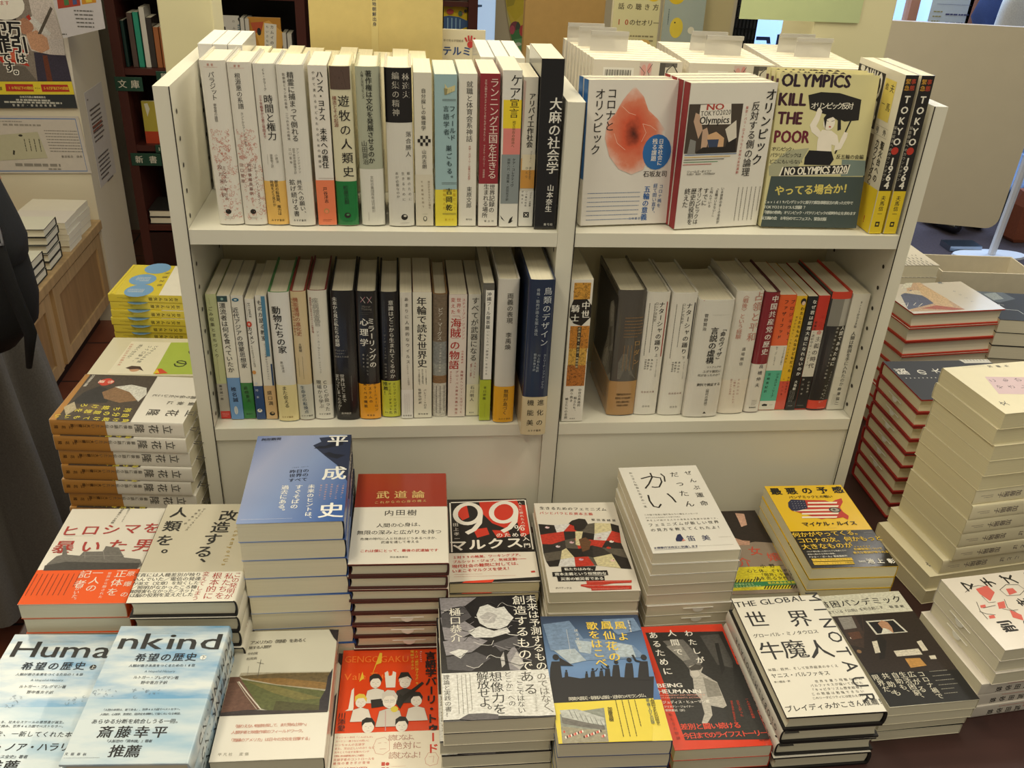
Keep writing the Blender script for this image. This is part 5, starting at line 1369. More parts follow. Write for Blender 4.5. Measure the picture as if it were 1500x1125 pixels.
['l','#4a1a2c',16,4.4,57.1,37,56.6,'THE',2],
['l','#6a1c30',16,3.4,81,50.7,80.2,'POOR',2],
['p','#a8a88c',24.3,98.2,52.8,94.5,35.4,131.3,2.9,132,0.2,119.9],
['p','#7a8a84',100.9,108.3,134.2,109,136.2,129,102.9,130.4],
['p','#1d1a1a',41.3,27.2,58,22.9,83.5,23.4,114.3,30.8,115.1,57,95.9,59.1,82.1,53.7,65.4,49.9,46.1,44.8],
['t','#efeadb',9.4,51.1,40.3,100.6,39.4,'オリンピック反対',0,0],
['n','#1d1a1a',2,113.7,30.8,89.8,101],
['p','#efe7d8',64.4,74.8,67,70.3,80.1,71.3,89.1,77,95.1,93.3,87.7,98,88.1,90.5,82.9,89.1,84.6,99.6,63.9,98.7,62.8,85.2],
['p','#efe7d8',56.5,44.4,60.4,42.8,63.3,47,61,58.7,58.3,66.1,65.1,72.7,63.7,80.7,53,73.7,49.1,65,54.7,53.1],
['p','#efe7d8',94.7,81.3,98.1,72.3,103.2,73.6,102.6,79.6,97,94.7,90.7,96.4],
['e','#efe7d8',75.2,61.2,8,9.5],
['p','#1d1a1a',71.1,70.1,66.9,55.6,71.9,46.7,82.4,45.8,89.8,52,92.8,69.5,88.2,71.1,86.6,57.9,78.9,53.8,71.3,56.9],
['n','#1d1a1a',0.6,70.6,58.4,74,59.5],
['n','#1d1a1a',0.6,78.1,59.4,82.1,58.1],
['e','#b5463c',77,66.4,1.6,1],
['p','#17151a',53.3,97.4,84.4,98.1,89.4,108.6,85,116.3,48.9,116.3,48.8,106.6],
['p','#f0ead9',19.5,120.1,113.9,114.7,111.4,127.1,15.9,132.3],
['p','#23201f',21.4,120,112,115,109.9,126.5,18.4,131.7],
['l','#f0ead9',10,23.6,126,109.7,120.9,'NO OLYMPICS 2020',2],
['t','#26221f',6,3.9,96.7,31.2,96.6,'オリンピック・',0,0],
['t','#26221f',6.2,3.3,104.8,40.7,104.4,'パラリンピックは',0,0],
['t','#26221f',6.2,3.1,113.2,43.2,112.8,'どこにもいらない',0,0],
['t','#26221f',6.6,95.3,104.8,127.5,104.5,'反五輪の会編',0,0],
['p','#44504e',5.6,132.6,136.5,130.6,136.8,200.6,0.2,200.8],
['t','#d9c96a',14,20.1,151.7,115.7,146.7,'やってる場合か！',2,0],
['t','#e0e2d8',5,2.4,167,124.1,166.2,'Covid19パンデミックと原子力緊急事態宣言の真っただ中で',1,0],
['t','#e0e2d8',5.2,2.6,174,59.6,173.6,'TOKYO2020ついに開幕！？',1,0],
['t','#e0e2d8',5,2.5,181.2,130.7,180.5,'「排除の祭典」オリンピック・パラリンピックの即時中止を求めます',1,0],
['t','#e0e2d8',5.2,1.8,188.9,89.9,188.9,'反五輪の会\u3000８年分のマニフェスト、緊急出版',1,0]],
'S':[['r','#4a2038',3,8,12,60]]},
'tokyo':{'S':[['r','#232020',0,0,17.6,151],
['t','#d9a03a',7,5,8,5,16,'緊急',1,0],
['t','#c24a30',7,12,8,12,16,'事態',1,0],
['t','#eeeade',12.5,9,30,9,84,'TOKYO',2,0],
['t','#bdb8aa',4.6,2.6,66,2.6,134,'緊急提言へのカウントダウン',0,0],
['e','#c23a2c',9,96,5,5],
['t','#eeeade',14,9,110,9,142,'1964',2,0],
['r','#e8cc2c',0,150,17.5,210],
['t','#26221f',7,9,160,9,182,'夫馬信一',1,0],
['r','#1f1c1a',6,193,12,200],
['r','#e8cc2c',7.5,195,10.5,198]],
'F':[['r','#232020',0,8,80,80],
['r','#232020',0,8,78,80],
['l','#eeeade',34,8,26,74,26,'TOKYO',2],
['l','#eeeade',34,20,62,74,62,'1964',2],
['r','#e3cf6a',82,12,112,64],
['t','#26221f',11,104,22,104,46,'夫馬',1,0],
['t','#26221f',9,90,22,90,44,'信一',1,0],
['n','#8a8474',0.4,82,72,118,72,118,84,82,84,82,72],
['t','#26221f',9,90,78,110,78,'号外',1,0],
['t','#26221f',11,112,94,112,138,'聖火台への',2,0],
['t','#26221f',11,98,94,98,150,'カウントダウン',2,0],
['r','#8a7a68',0,86,84,148],
['p','#4a4038',0,148,0,120,40,110,84,118,84,148],
['r','#e8cc2c',0,150,128,210],
['g','#5a4a12',8,158,80,200,6,1,0.8],
['t','#c23a2c',12,112,196,112,206,'！',2,0],
['t','#c23a2c',9,20,198,34,198,'聖火',1,0]]},
'rowbook':{'F':[],
'B':[['r','#f3f0e8',14,10,58,34],
['r','#d9c3bd',66,2,84,36],
['e','#e2a9a2',72,14,4,9],
['e','#dd9a96',80,10,3,7],
['n','#4a4642',0.8,66,8,74,16,70,30],
['n','#4a4642',0.8,84,4,78,14,84,26],
['r','#55524e',95,2,103,40],
['r','#6a6662',103,2,120,8],
['e','#d9d4c4',112,18,7,12],
['n','#3a3836',1.6,104,38,106,12,114,4,121,14,123,40],
['r','#26241f',17,13,17.7,30],
['r','#26241f',18.9,13,20.1,30],
['r','#26241f',20.8,13,21.3,30],
['r','#26241f',22.7,13,23.7,30],
['r','#26241f',24.6,13,25.3,30],
['r','#26241f',26.5,13,27.7,30],
['r','#26241f',28.4,13,28.9,30],
['r','#26241f',30.3,13,31.3,30],
['r','#26241f',32.2,13,32.9,30],
['r','#26241f',34.1,13,35.3,30],
['r','#26241f',36,13,36.5,30],
['r','#26241f',37.9,13,38.9,30],
['r','#26241f',39.8,13,40.5,30],
['r','#26241f',41.7,13,42.9,30],
['r','#26241f',43.6,13,44.1,30],
['r','#26241f',45.5,13,46.5,30],
['r','#26241f',47.4,13,48.1,30],
['r','#26241f',49.3,13,50.5,30],
['r','#26241f',51.2,13,51.7,30],
['r','#26241f',53.1,13,54.1,30]],
'S':[['g','#6b665c',6,20,12,120,5,1,0.8]]},
'poster':{'F':[['p','~#8a8078',-122.4,-24.6,158.7,-34.9,181.3,256.2,-190.6,266.3],
['p','~#3a3648',74.7,162.6,177.1,164.6,181.3,256.2,68.5,259.3],
['p','~#6a3a2c',101.1,172.1,116.6,171.6,118.3,257.9,99.9,258.4],
['p','~#cfc6c2',91,-32.4,158.7,-34.9,177.9,118.4,176.2,169.8,127.4,168.7,68,157.6,55.8,117.2,92.9,70.8],
['p','~#b5846a',38.1,67.6,64,51.8,88.8,65.9,89.9,85.9,73.1,106.6,53.2,104.7,40.6,92.5],
['p','~#c99a7c',60.9,104.4,96.6,90.7,127.4,115,128.3,150.7,100,164.4,69,152.5],
['p','~#e6e2da',75.6,56.4,92.8,45.9,143.2,99.3,133.7,108.7,110.4,97.8],
['p','~#b5382c',72.1,49.1,83.7,41.2,88.3,56,79.7,61.2],
['p','~#5a524a',99.2,103.2,156.8,14,163,21.2,110.4,102.8],
['p','~#cdc6c4',131.6,119.9,178.4,115.9,176.2,169.8,134.1,160.8],
['p','~#6a645e',-43.4,202.2,36.9,210.2,68.5,259.3,-108.1,264],
['p','~#c23a2a',-102.9,127.3,-21,145,4.8,118.9,23.9,148.7,61.8,162.9,39.6,184.2,52.5,209.8,13.2,200.5,-25.1,212,-41.2,191.8,-105,204],
['p','~#e0684a',-82.1,146.9,-14.1,160.1,19.7,169.4,10.2,190.3,-29.8,186.3],
['p','#17151a',-133.8,24.2,33.4,18.4,39.7,60.1,-143.7,66.3],
['e','#efece4',5.4,9.6,70,52],
['t','#b5463c',15.6,-11.9,9.2,20.6,8,'します',0,0],
['t','#efece4',15.6,-7.9,37,29.8,35.7,'に110番',1,0],
['t','#efece4',14.4,-10.8,50.4,16.9,49.4,'します',1,0],
['t','#efece4',57.6,20.9,87.6,30.7,137.8,'万引',2,0],
['t','#efece4',57.6,27,87.4,36.9,137.6,'万引',2,0],
['t','#efece4',57.6,19.6,93.7,29.5,144,'万引',2,0],
['t','#efece4',57.6,25.7,93.5,35.6,143.8,'万引',2,0],
['t','#16141a',57.6,23.3,90.6,33.2,140.8,'万引',2,0],
['t','#efece4',37.2,27.1,180.5,27.1,180.5,'は',2,0],
['t','#efece4',37.2,33.3,180.3,33.3,180.3,'は',2,0],
['t','#efece4',37.2,25.8,186.7,25.8,186.7,'は',2,0],
['t','#efece4',37.2,32,186.5,32,186.5,'は',2,0],
['t','#16141a',37.2,29.5,183.5,29.5,183.5,'は',2,0],
['t','#efece4',57.6,-24.7,89.1,-23.9,139.5,'犯罪',2,0],
['t','#efece4',57.6,-18.6,88.9,-17.8,139.3,'犯罪',2,0],
['t','#efece4',57.6,-26,95.2,-25.2,145.7,'犯罪',2,0],
['t','#efece4',57.6,-19.9,95,-19.1,145.5,'犯罪',2,0],
['t','#16141a',57.6,-22.3,92.1,-21.5,142.5,'犯罪',2,0],
['t','#efece4',37.2,-22.4,180.4,-9.3,239.8,'です。',2,0],
['t','#efece4',37.2,-16.3,180.2,-3.1,239.6,'です。',2,0],
['t','#efece4',37.2,-23.8,186.6,-10.6,246.1,'です。',2,0],
['t','#efece4',37.2,-17.6,186.4,-4.4,245.9,'です。',2,0],
['t','#16141a',37.2,-20,183.4,-6.9,242.9,'です。',2,0],
['p','#e3cf3a',-190.6,266.3,181.8,256.2,183.5,300,-200.8,310],
['p','#b52f28',-39.9,270.1,51.1,268.7,50.4,293.3,-41.6,295.1],
['p','#b52f28',77.1,268.6,166.2,267.2,169.7,291.2,77.5,293.6],
['t','#e8d04a',12,-28.7,283.1,45.8,282.2,'10年以下の懲役',1,0],
['t','#e8d04a',11.4,87.7,281.1,162.9,279.6,'50万円以下の罰金',1,0],
['t','#26221f',13.2,-92.1,284.8,-58.9,286.5,'窃盗罪',1,0],
['t','#26221f',5.4,57.8,281.9,70.4,281.5,'または',0,0],
['p','#2e3338',-200.8,310,183.5,300,185.7,347,-211.8,357],
['t','#dcdcd4',7.8,3,313,81.8,312,'日本万引防止機構連絡会',1,0],
['g','#bdbdb5',-14.8,324,98.2,322,12,0,6],
['g','#bdbdb5',-55.6,332,136.3,330,12,0,6],
['t','#dcdcd4',8.4,-26.3,342,110.6,340,'警察庁・都道府県警察',1,0]]},
'blue_notice':{'F':[['p','#c9c2ba',-14.8,-4,280.4,-7.6,291.1,197,-60.2,202.8],
['n','#6a84b5',4,-17,5.9,268.6,1.5,277.6,189,-58.4,194.6],
['g','#8a857e',154.7,45.1,267.3,45,8.4,0,3],
['g','#8a857e',155.9,55.7,268.2,55,8.4,0,3],
['g','#8a857e',157.1,66.4,269.2,65.2,8.4,0,3],
['g','#8a857e',158.2,77,270.1,75.3,8.4,0,3],
['g','#8a857e',159.4,87.7,271,85.5,8.4,0,3],
['g','#8a857e',160.6,98.4,271.9,95.7,8.4,0,3],
['g','#8a857e',161.8,109.2,272.8,105.9,8.4,0,3],
['g','#8a857e',162.9,120,273.8,116.2,8.4,0,3],
['g','#9a958c',12.5,15.1,86.4,14.5,7.2,0,3],
['g','#9a958c',20.5,27,147.8,25.8,12,0,6],
['t','#77726a',9.6,202,137,264.9,135.9,'書店組合\u3000店長',0,0],
['g','#8a857e',33,170.6,188.2,167.8,30,0,10],
['g','#8a857e',144.4,183.1,190.7,183.5,12,0,5],
['p','#b9b69c',-30.4,66.9,132.5,49.5,149.4,142.6,-50.3,157.7],
['p','#3a3830',36.2,116.2,42.6,118.9,37.8,134.3,32.3,132.2],
['e','#3a3830',72.1,63.7,7,4],
['g','#5a584a',81.9,75.8,81.9,121,9.6,1,3],
['g','#5a584a',98,75.4,99.2,120.7,9.6,1,3],
['g','#5a584a',114.1,75.1,116.5,120.3,9.6,1,3],
['g','#5a584a',130.2,74.8,133.8,120,9.6,1,3]]},
'picture_notice':{'F':[['p','#c9c6cc',-0.6,-9.4,151.5,-15,151.3,100.8,12.5,135.9],
['p','#a8402f',16.5,-10,87.5,-12.7,85.4,32.6,13.5,44.8],
['p','#c98a2c',92.5,-12.8,136.7,-14.5,136.6,21.3,91,29.1],
['p','#4a7a4a',35.9,3.4,50.6,2.9,50.3,31.5,35,34.4],
['p','#d9c04a',103.1,10.5,123.2,7.4,123.5,20.3,104.9,22.9],
['p','#4a5a8a',63.7,-2.3,76,-2.8,75.4,28.2,62.6,31.1],
['g','#6a6866',61.2,52.7,121.9,44.4,8.4,0,4.2],
['g','#6a6866',62,64.8,120.8,56.5,8.4,0,4.2],
['g','#6a6866',62.8,76.9,119.8,68.6,8.4,0,4.2],
['g','#6a6866',63.6,89,118.7,80.8,8.4,0,4.2],
['g','#6a6866',64.5,101.2,117.6,93.1,8.4,0,4.2],
['g','#6a6866',11.2,124.1,26.5,121.6,7.2,0,3.6]]}}
EXTRA='01EKOいうえきさしたちってでどなのみめもるんイオカセテミムリルー今出動医地子学察庫扉手文新方日書朝木本植楽民物目神科精絵習聴自見触話語読身辞鮮'
SPECIAL['@flower']=bloom('print_flower',.0015,.1213,.060,[(.17,'#3a1a14'),(.27,'#8f3a26'),(.42,'#d55c3e'),(.72,'#df8466'),(.9,'#e8bfb0'),(1,'#e5e0d9')])
# ------------------------------------------------ glyph outlines (Blender's own font)
GL={}
def load_glyphs():
    need=set(EXTRA)
    for a in ART.values():
        for L in a.values():
            for it in L:
                if it[0]=='t':
                    need|=set(it[7])
                elif it[0]=='l': need|=set(it[7])
    obs=[]
    for c in sorted(need):
        if c in ' 　': continue
        cu=bpy.data.curves.new('g','FONT'); cu.body=c; cu.size=1; cu.resolution_u=2; cu.fill_mode='FRONT'; 
        o=bpy.data.objects.new('g',cu); COL.objects.link(o); obs.append((c,o))
    dg=bpy.context.evaluated_depsgraph_get(); dg.update()
    for c,o in obs:
        e=o.evaluated_get(dg); me=e.to_mesh()
        GL[c]=([(v.co.x-.5,v.co.y-.36) for v in me.vertices],[tuple(p.vertices) for p in me.polygons]); e.to_mesh_clear()
    for c,o in obs:
        cu=o.data; bpy.data.objects.remove(o); bpy.data.curves.remove(cu)
load_glyphs()
TURN='ー―…「」『』〈〉（）()【】～＝─'; SMALL='ァィゥェォッャュョぁぃぅぇぉっゃゅょ'
BOLD=(((-.007,0),(.007,0)),((-.02,0),(.02,0),(0,.012)),((-.034,0),(.034,0),(0,-.026),(0,.026)))
def draw(items,fmap,get,e0,kind='ink'):
    """items -> mesh pieces; fmap(u,v,eps) gives the 3-D point, get(v) the mesh that carries it"""
    rng=random.Random(7)
    for li,it in enumerate(items):
        e=e0+li*.000011; op=it[0]
        if op=='R0': continue
        if op in 'tl': c=it[1]
        else: c=it[1]
        M=mat(c,kind)
        if op=='r':
            u0,v0,u1,v1=it[2:6]; n=24; g=get((v0+v1)/2)
            for i in range(n):
                a,b=[u0+(u1-u0)*(.5-.5*math.cos(math.pi*q/n)) for q in (i,i+1)]
                g.poly([fmap(a,v1,e),fmap(b,v1,e),fmap(b,v0,e),fmap(a,v0,e)],M)
        elif op=='p':
            P=it[2:]; P=[(P[i],P[i+1]) for i in range(0,len(P),2)] if not isinstance(P[0],(list,tuple)) else P
            get(sum(q[1] for q in P)/len(P)).poly([fmap(u,v,e) for u,v in P],M)
        elif op=='e':
            u,v,a,b=it[2:6]; get(v).poly([fmap(u+a*math.cos(k*math.pi/10),v-b*math.sin(k*math.pi/10),e) for k in range(20)],M)
        elif op=='n':
            wd=it[2]/2; P=it[3:]; P=[(P[i],P[i+1]) for i in range(0,len(P),2)] if not isinstance(P[0],(list,tuple)) else P
            nn=[]
            for k,(x,y) in enumerate(P):
                p0=P[max(0,k-1)]; p1=P[min(len(P)-1,k+1)]
                if P[0]==P[-1] and k in(0,len(P)-1): p0,p1=P[-2],P[1]
                L=math.hypot(p1[0]-p0[0],p1[1]-p0[1]) or 1; nn.append((-(p1[1]-p0[1])/L*wd,(p1[0]-p0[0])/L*wd))
            vs=[]; 
            for (x,y),(nx,ny) in zip(P,nn): vs+=[fmap(x+nx,y+ny,e),fmap(x-nx,y-ny,e)]
            get(sum(q[1] for q in P)/len(P)).add(vs,[(2*k,2*k+1,2*k+3,2*k+2) for k in range(len(P)-1)],M)
        elif op=='g':
            u0,v0,u1,v1,p,vert,th=it[2:9]; u0,u1=sorted((u0,u1)); v0,v1=sorted((v0,v1))
            A0,A1,B0,B1=(v0,v1,u0,u1) if not vert else (u0,u1,v0,v1)
            nr=max(1,int(round((A1-A0)/p)))
            for r in range(nr):
                q=A0+(A1-A0)*(r+.5)/nr; s=B0; end=B1 if r<nr-1 else B0+(B1-B0)*rng.uniform(.6,1)
                if nr==1: end=B1
                while s<end:
                    ln=rng.uniform(.8,2.2)*max(.8,th*1.6); s2=min(end,s+ln); a,b=q-th/2,q+th/2
                    Q=[(s,b),(s2,b),(s2,a),(s,a)]
                    if vert: Q=[(y,x) for x,y in Q]
                    get(Q[0][1]).poly([fmap(u,v,e) for u,v in Q],M); s=s2+rng.uniform(.3,.8)*max(.5,th)
        elif op=='f':
            u0,v0,u1,v1,k,sd=it[2:8]; r2=random.Random(sd)
            for _ in range(k):
                cu,cv=r2.uniform(u0,u1),r2.uniform(v0,v1); rr=r2.uniform(.8,2.6); a0=r2.uniform(0,6.3); sp=r2.uniform(2,5); wd=.2
                for s in range(6):
                    a,b=a0+sp*s/6,a0+sp*(s+1)/6; ra,rb=rr*(1-s*.09),rr*(1-(s+1)*.09)
                    get(cv).poly([fmap(cu+(ra+wd)*math.cos(a),cv+(ra+wd)*math.sin(a),e),fmap(cu+(ra-wd)*math.cos(a),cv+(ra-wd)*math.sin(a),e),fmap(cu+(rb-wd)*math.cos(b),cv+(rb-wd)*math.sin(b),e),fmap(cu+(rb+wd)*math.cos(b),cv+(rb+wd)*math.sin(b),e)],M)
        elif op=='t':
            z,u0,v0,u1,v1,tx,bd,rot=it[2:10]; n=len(tx); vert=abs(v1-v0)>abs(u1-u0)
            for i,ch in enumerate(tx):
                if ch not in GL: continue
                f=i/(n-1) if n>1 else 0; cu,cv=u0+(u1-u0)*f,v0+(v1-v0)*f; vs,fs=GL[ch]
                if ord(ch)<256 and vs:
                    x0,x1=min(x for x,_ in vs),max(x for x,_ in vs); vs=[(x-(x0+x1)/2,y+.02) for x,y in vs]
                if (vert and ch in TURN) or rot: vs=[(y,-x) for x,y in vs]
                elif vert and ch in '、。': vs=[(x+.62,y+.6) for x,y in vs]
                elif vert and ch in SMALL: vs=[(x+.1,y+.1) for x,y in vs]
                for q,(bx,by) in enumerate(BOLD[bd]): get(cv).add([fmap(cu+(x+bx)*z,cv-(y+by)*z,e+q*.0000025) for x,y in vs],fs,M)
        elif op=='l':
            z,u0,v0,u1,v1,tx,bd=it[2:9]; adv=[]; x=0
            for ch in tx:
                if ch in GL:
                    vs=GL[ch][0]; a,b=min(q for q,_ in vs),max(q for q,_ in vs); adv.append((x-a,b-a)); x+=b-a+.11
                else: adv.append((x,0)); x+=.3
            tot=x-.11; L=math.hypot(u1-u0,v1-v0); sx=L/tot
            for ch,(ox,_) in zip(tx,adv):
                if ch not in GL: continue
                vs,fs=GL[ch]
                for k,(bx,by) in enumerate(BOLD[bd]):
                    P=[]
                    for a,b in vs:
                        q=(a+ox+bx*1.4)/tot; P.append(fmap(u0+(u1-u0)*q,v0+(v1-v0)*q-(b+.02+by)*z*1.38,e+k*.0000025))
                    get((v0+v1)/2).add(P,fs,M)
# ------------------------------------------------ books
PAGE='#e6dfc8'
def slip_mesh(mb,w,t,y,sg,cx,side=-1):
    W=mat('#f0eee6','paper'); yy=y+side*.0012
    mb.box(cx-.021,min(y,yy),t*.62,cx+.021,max(y,yy),t*.62+.0006,W)
    mb.poly([(cx+.008*math.cos(a),yy,t*.62+.0003+.007*math.sin(a)) for a in [math.pi+math.pi*i/10 for i in range(11)]],W)
def profile(w,t,bulge,n,d,fore):
    P=[(-w/2+fore,-d)]
    for k in range(1,7): P.append((-w/2+fore+(w-fore-bulge)*k/7,-d))
    for k in range(0,15):
        a=math.pi*k/14; z=t/2-math.cos(a)*(t/2+d); q=min(1,abs(2*(z-t/2)/(t+2*d)))
        P.append((w/2-bulge+(bulge+d)*max(0,1-q**n)**(1/n),z))
    for k in range(6,0,-1): P.append((-w/2+fore+(w-fore-bulge)*k/7,t+d))
    P.append((-w/2+fore,t+d)); return P
def make_book(key,w,h,t,jm,mode='flat',side='R',hard=False,band=None,page=PAGE,curl=0,slip=None,label=None,cat='book',group=None,name='book',bulge=None,nexp=None,face_art=True,coverkind='gloss',boards=None):
    """jm jacket material; band (height m, material); origin by mode: flat = centre of the underside, spine = foot of the spine, face = foot of the back"""
    sg=1 if side=='R' else -1
    bulge=bulge if bulge is not None else (.0035 if hard else .0012); nexp=nexp or (2.2 if hard else 5)
    th=.0024 if hard else .0005; ins=.003 if hard else .0004
    off=dict(flat=Vector((0,0,0)),spine=Vector((-sg*w/2,h/2,-t/2)),face=Vector((0,h/2,0)))[mode]
    def warp(x,z): 
        if curl and z>t*.6: z+=curl*max(0,.5-x/w)**2.2
        return z
    V=lambda x,y,z:Vector((sg*x,y,warp(x,z)))+off
    root=thing(name,label,cat,None,group)
    # jacket
    J=MB(); o=profile(w,t,bulge,nexp,0,0); i_=profile(w-2*th*0,t,bulge,nexp,-th,0); N=len(o)
    vs=[V(x,y,z) for y in (-h/2,h/2) for x,z in o]+[V(x,y,z) for y in (-h/2,h/2) for x,z in i_]; fs=[]; fi=[]
    for k in range(N-1):
        fs.append((k,k+1,N+k+1,N+k)); fi.append((2*N+k,3*N+k,3*N+k+1,2*N+k+1)); fi.append((k,2*N+k,2*N+k+1,k+1)); fi.append((N+k,N+k+1,3*N+k+1,3*N+k))
    fi+=[(0,N,3*N,2*N),(N-1,3*N-1,4*N-1,2*N-1)]
    J.add(vs,fs,jm); bm_=mat(boards,'paper') if boards else jm; J.add(vs,fi,bm_)
    B=MB() if band else None
    if band:
        bh,bmat=band; o2=profile(w,t,bulge,nexp,.0003,0); y0,y1=-h/2+.0004,-h/2+bh
        B.add([V(x,y,z) for y in (y0,y1) for x,z in o2],[(k,k+1,N+k+1,N+k) for k in range(N-1)],bmat)
        o3=profile(w,t,bulge,nexp,.00012,0); B.add([V(x,y,z) for y in (y0,y1) for x,z in o3],[(k+1,k,N+k,N+k+1) for k in range(N-1)],bmat)
    e0=.00045 if band else .00012
    bv=h*1000-(band[0]*1000 if band else 0)
    get=lambda v:(B if (band and v>bv) else J)
    def fF(u,v,e):
        x=(u/1000-w/2)*sg; return V(x,h/2-v/1000,t+e)
    def fS(u,v,e):
        z=t-u/1000 if sg>0 else u/1000
        z=min(max(z,0),t); q=min(1 if hard else .85,abs(2*z/t-1)); x=w/2-bulge+bulge*max(0,1-q**nexp)**(1/nexp)
        return Vector((sg*(x+e),h/2-v/1000,z))+off
    def fB(u,v,e):
        x=(w/2-u/1000)*sg; return V(x,h/2-v/1000,-e)
    a=ART.get(key,{})
    if face_art and a.get('F'): draw(a['F'],fF,get,e0)
    if a.get('S'): draw(a['S'],fS,get,e0)
    if a.get('B'): draw(a['B'],fB,get,e0)
    J.build('jacket',root)
    if band: B.build('paper_band',root)
    # pages
    G=MB(); pm=mat(page,'page'); x0,x1=-w/2+ins+.0002,w/2-bulge-th*.6; y0,y1=-h/2+ins+.0001,h/2-ins-.0001; z0,z1=th,t-th
    V0=lambda x,y,z:Vector((sg*x,y,z))+off
    ring=lambda y:[V0(x0+ (.0022 if hard else 0)*math.sin(math.pi*k/4),y,z0+(z1-z0)*k/4) for k in range(5)]+[V0(x1+(.5*bulge)*math.sin(math.pi*k/6),y,z1-(z1-z0)*k/6) for k in range(7)]
    G.loft([ring(y0),ring(y1)],pm); G.build('page_block',root)
    if slip:
        S=MB(); slip_mesh(S,w,t,(-h/2 if slip[0]<0 else h/2),sg,slip[1],slip[0])
        for i,p in enumerate(S.v): S.v[i]=tuple(Vector(p)+off)
        S.build('order_slip',root)
    return root
def place(o,M): o.matrix_world=M; return o
def stand_M(x,y,z,side='R',lean=0,yaw=0):
    # spine towards the viewer
    if side=='R': m=Matrix(((0,0,-1,0),(-1,0,0,0),(0,1,0,0),(0,0,0,1)))
    else: m=Matrix(((0,0,1,0),(1,0,0,0),(0,1,0,0),(0,0,0,1)))
    return T3(x,y,z)@RZ(yaw)@RY(lean)@m
def face_M(x,y,z,yaw,lean): return T3(x,y,z)@RZ(yaw)@RX(math.pi/2-lean)
ORD=['topmost','second','third','fourth','fifth','sixth','seventh','eighth','ninth','tenth','eleventh','twelfth','thirteenth','fourteenth','fifteenth','sixteenth','seventeenth','eighteenth','nineteenth','twentieth']
rnd=random.Random(11)
TABLE=.72
def stack(key,x,y,yaw,n,w,h,t,jm,top_label,under,group,drift=(0,0),slips=(),slipx=0,slipside=-1,jit=.0014,flips=(),base=TABLE,shift=None,**kw):
    """a pile: the top copy is built, the others are copies of it lower down"""
    has=bool(slips)
    proto=make_book(key,w,h,t-.0004,jm,slip=None,label=top_label,group=group,**kw)
    if has:
        S=MB(); slip_mesh(S,w,t,(-h/2 if slipside<0 else h/2),1,slipx,slipside); sl=S.build('order_slip',None); slm=sl.data; bpy.data.objects.remove(sl)
    def addslip(o):
        s=bpy.data.objects.new('order_slip',slm); COL.objects.link(s); s.parent=o
    place(proto,T3(x,y,base+(n-1)*t)@RZ(yaw)); 
    for k in range(1,n):
        c=copy_tree(proto); f=k/(n-1)
        dx,dy=rnd.uniform(-jit,jit)+drift[0]*f,rnd.uniform(-jit,jit)+drift[1]*f
        if shift and k in shift: dx+=shift[k][0]; dy+=shift[k][1]
        yw=yaw+rnd.uniform(-.006,.006)+(math.pi if k in flips else 0)
        place(c,T3(x+dx,y+dy,base+(n-1-k)*t)@RZ(yw)); c['label']=f'{ORD[k]} book from the top {under}'
        if k in slips: addslip(c)
    if 0 in slips: addslip(proto)
    return proto
# ================================================================ the setting
def structure(name,mb,bevel=0,smooth=False): return tag(mb.build(name,bevel=bevel,smooth=smooth),kind='structure')
LAM=mat('#e4e1d3','laminate'); LAMD=mat('#2b241e','ink'); CREAM=mat('#e3dcb4','wall'); WALLC=mat('#dcd4be','wall')
structure('floor',MB().box(-3.2,-2.2,-.06,1.25,5.2,0,mat('#7a4632','tile')))
structure('floor_mat',MB().box(1.25,-2.2,-.06,5.6,3.72,0,mat('#453a3e','carpet')))
structure('wall_left',MB().box(-3.2,2.3,0,-1.35,2.66,2.7,WALLC))
structure('wall_back',MB().box(-3.2,3.35,0,.12,3.45,2.7,WALLC).box(.22,3.35,0,1.45,3.45,2.7,mat('#cfc4a4','wall')))
structure('trim_1',MB().box(-.585,.425,0,-.503,.51,2.7,CREAM),bevel=.002)
structure('trim_2',MB().box(.47,.425,0,.607,.56,2.7,CREAM),bevel=.002)
structure('wall_side_left',MB().box(-3.3,-2.2,0,-3.2,5.2,2.7,WALLC)); structure('wall_side_right',MB().box(5.6,-2.2,0,5.7,3.72,2.7,WALLC))
# daylight strip between the bookcase and the back wall
structure('window_2',MB().box(.12,3.36,0,.22,3.40,2.7,glow('daylight_gap','#b9d4f2',.85)))
# ---------------------------------------------------------------- display table
MARO=mat('#3b2220','wood')
t=thing('display_table','dark maroon wooden display table carrying all the book stacks around the white shelf','table',T3(.3,.12,0))
MB().box(-1.02,-.665,.68,1.13,.655,.7195,MARO).build('tabletop',t,bevel=.003)
a=MB(); a.box(-.98,-.62,.56,1.09,-.60,.68,MARO); a.box(-.98,.60,.56,1.09,.62,.68,MARO); a.box(-.98,-.6,.56,-.96,.6,.68,MARO); a.box(1.07,-.6,.56,1.09,.6,.68,MARO); a.build('apron',t)
for sx in (-.97,1.04):
    for sy in (-.62,.58): MB().box(sx,sy,0,sx+.05,sy+.05,.68,MARO).build('leg',t)
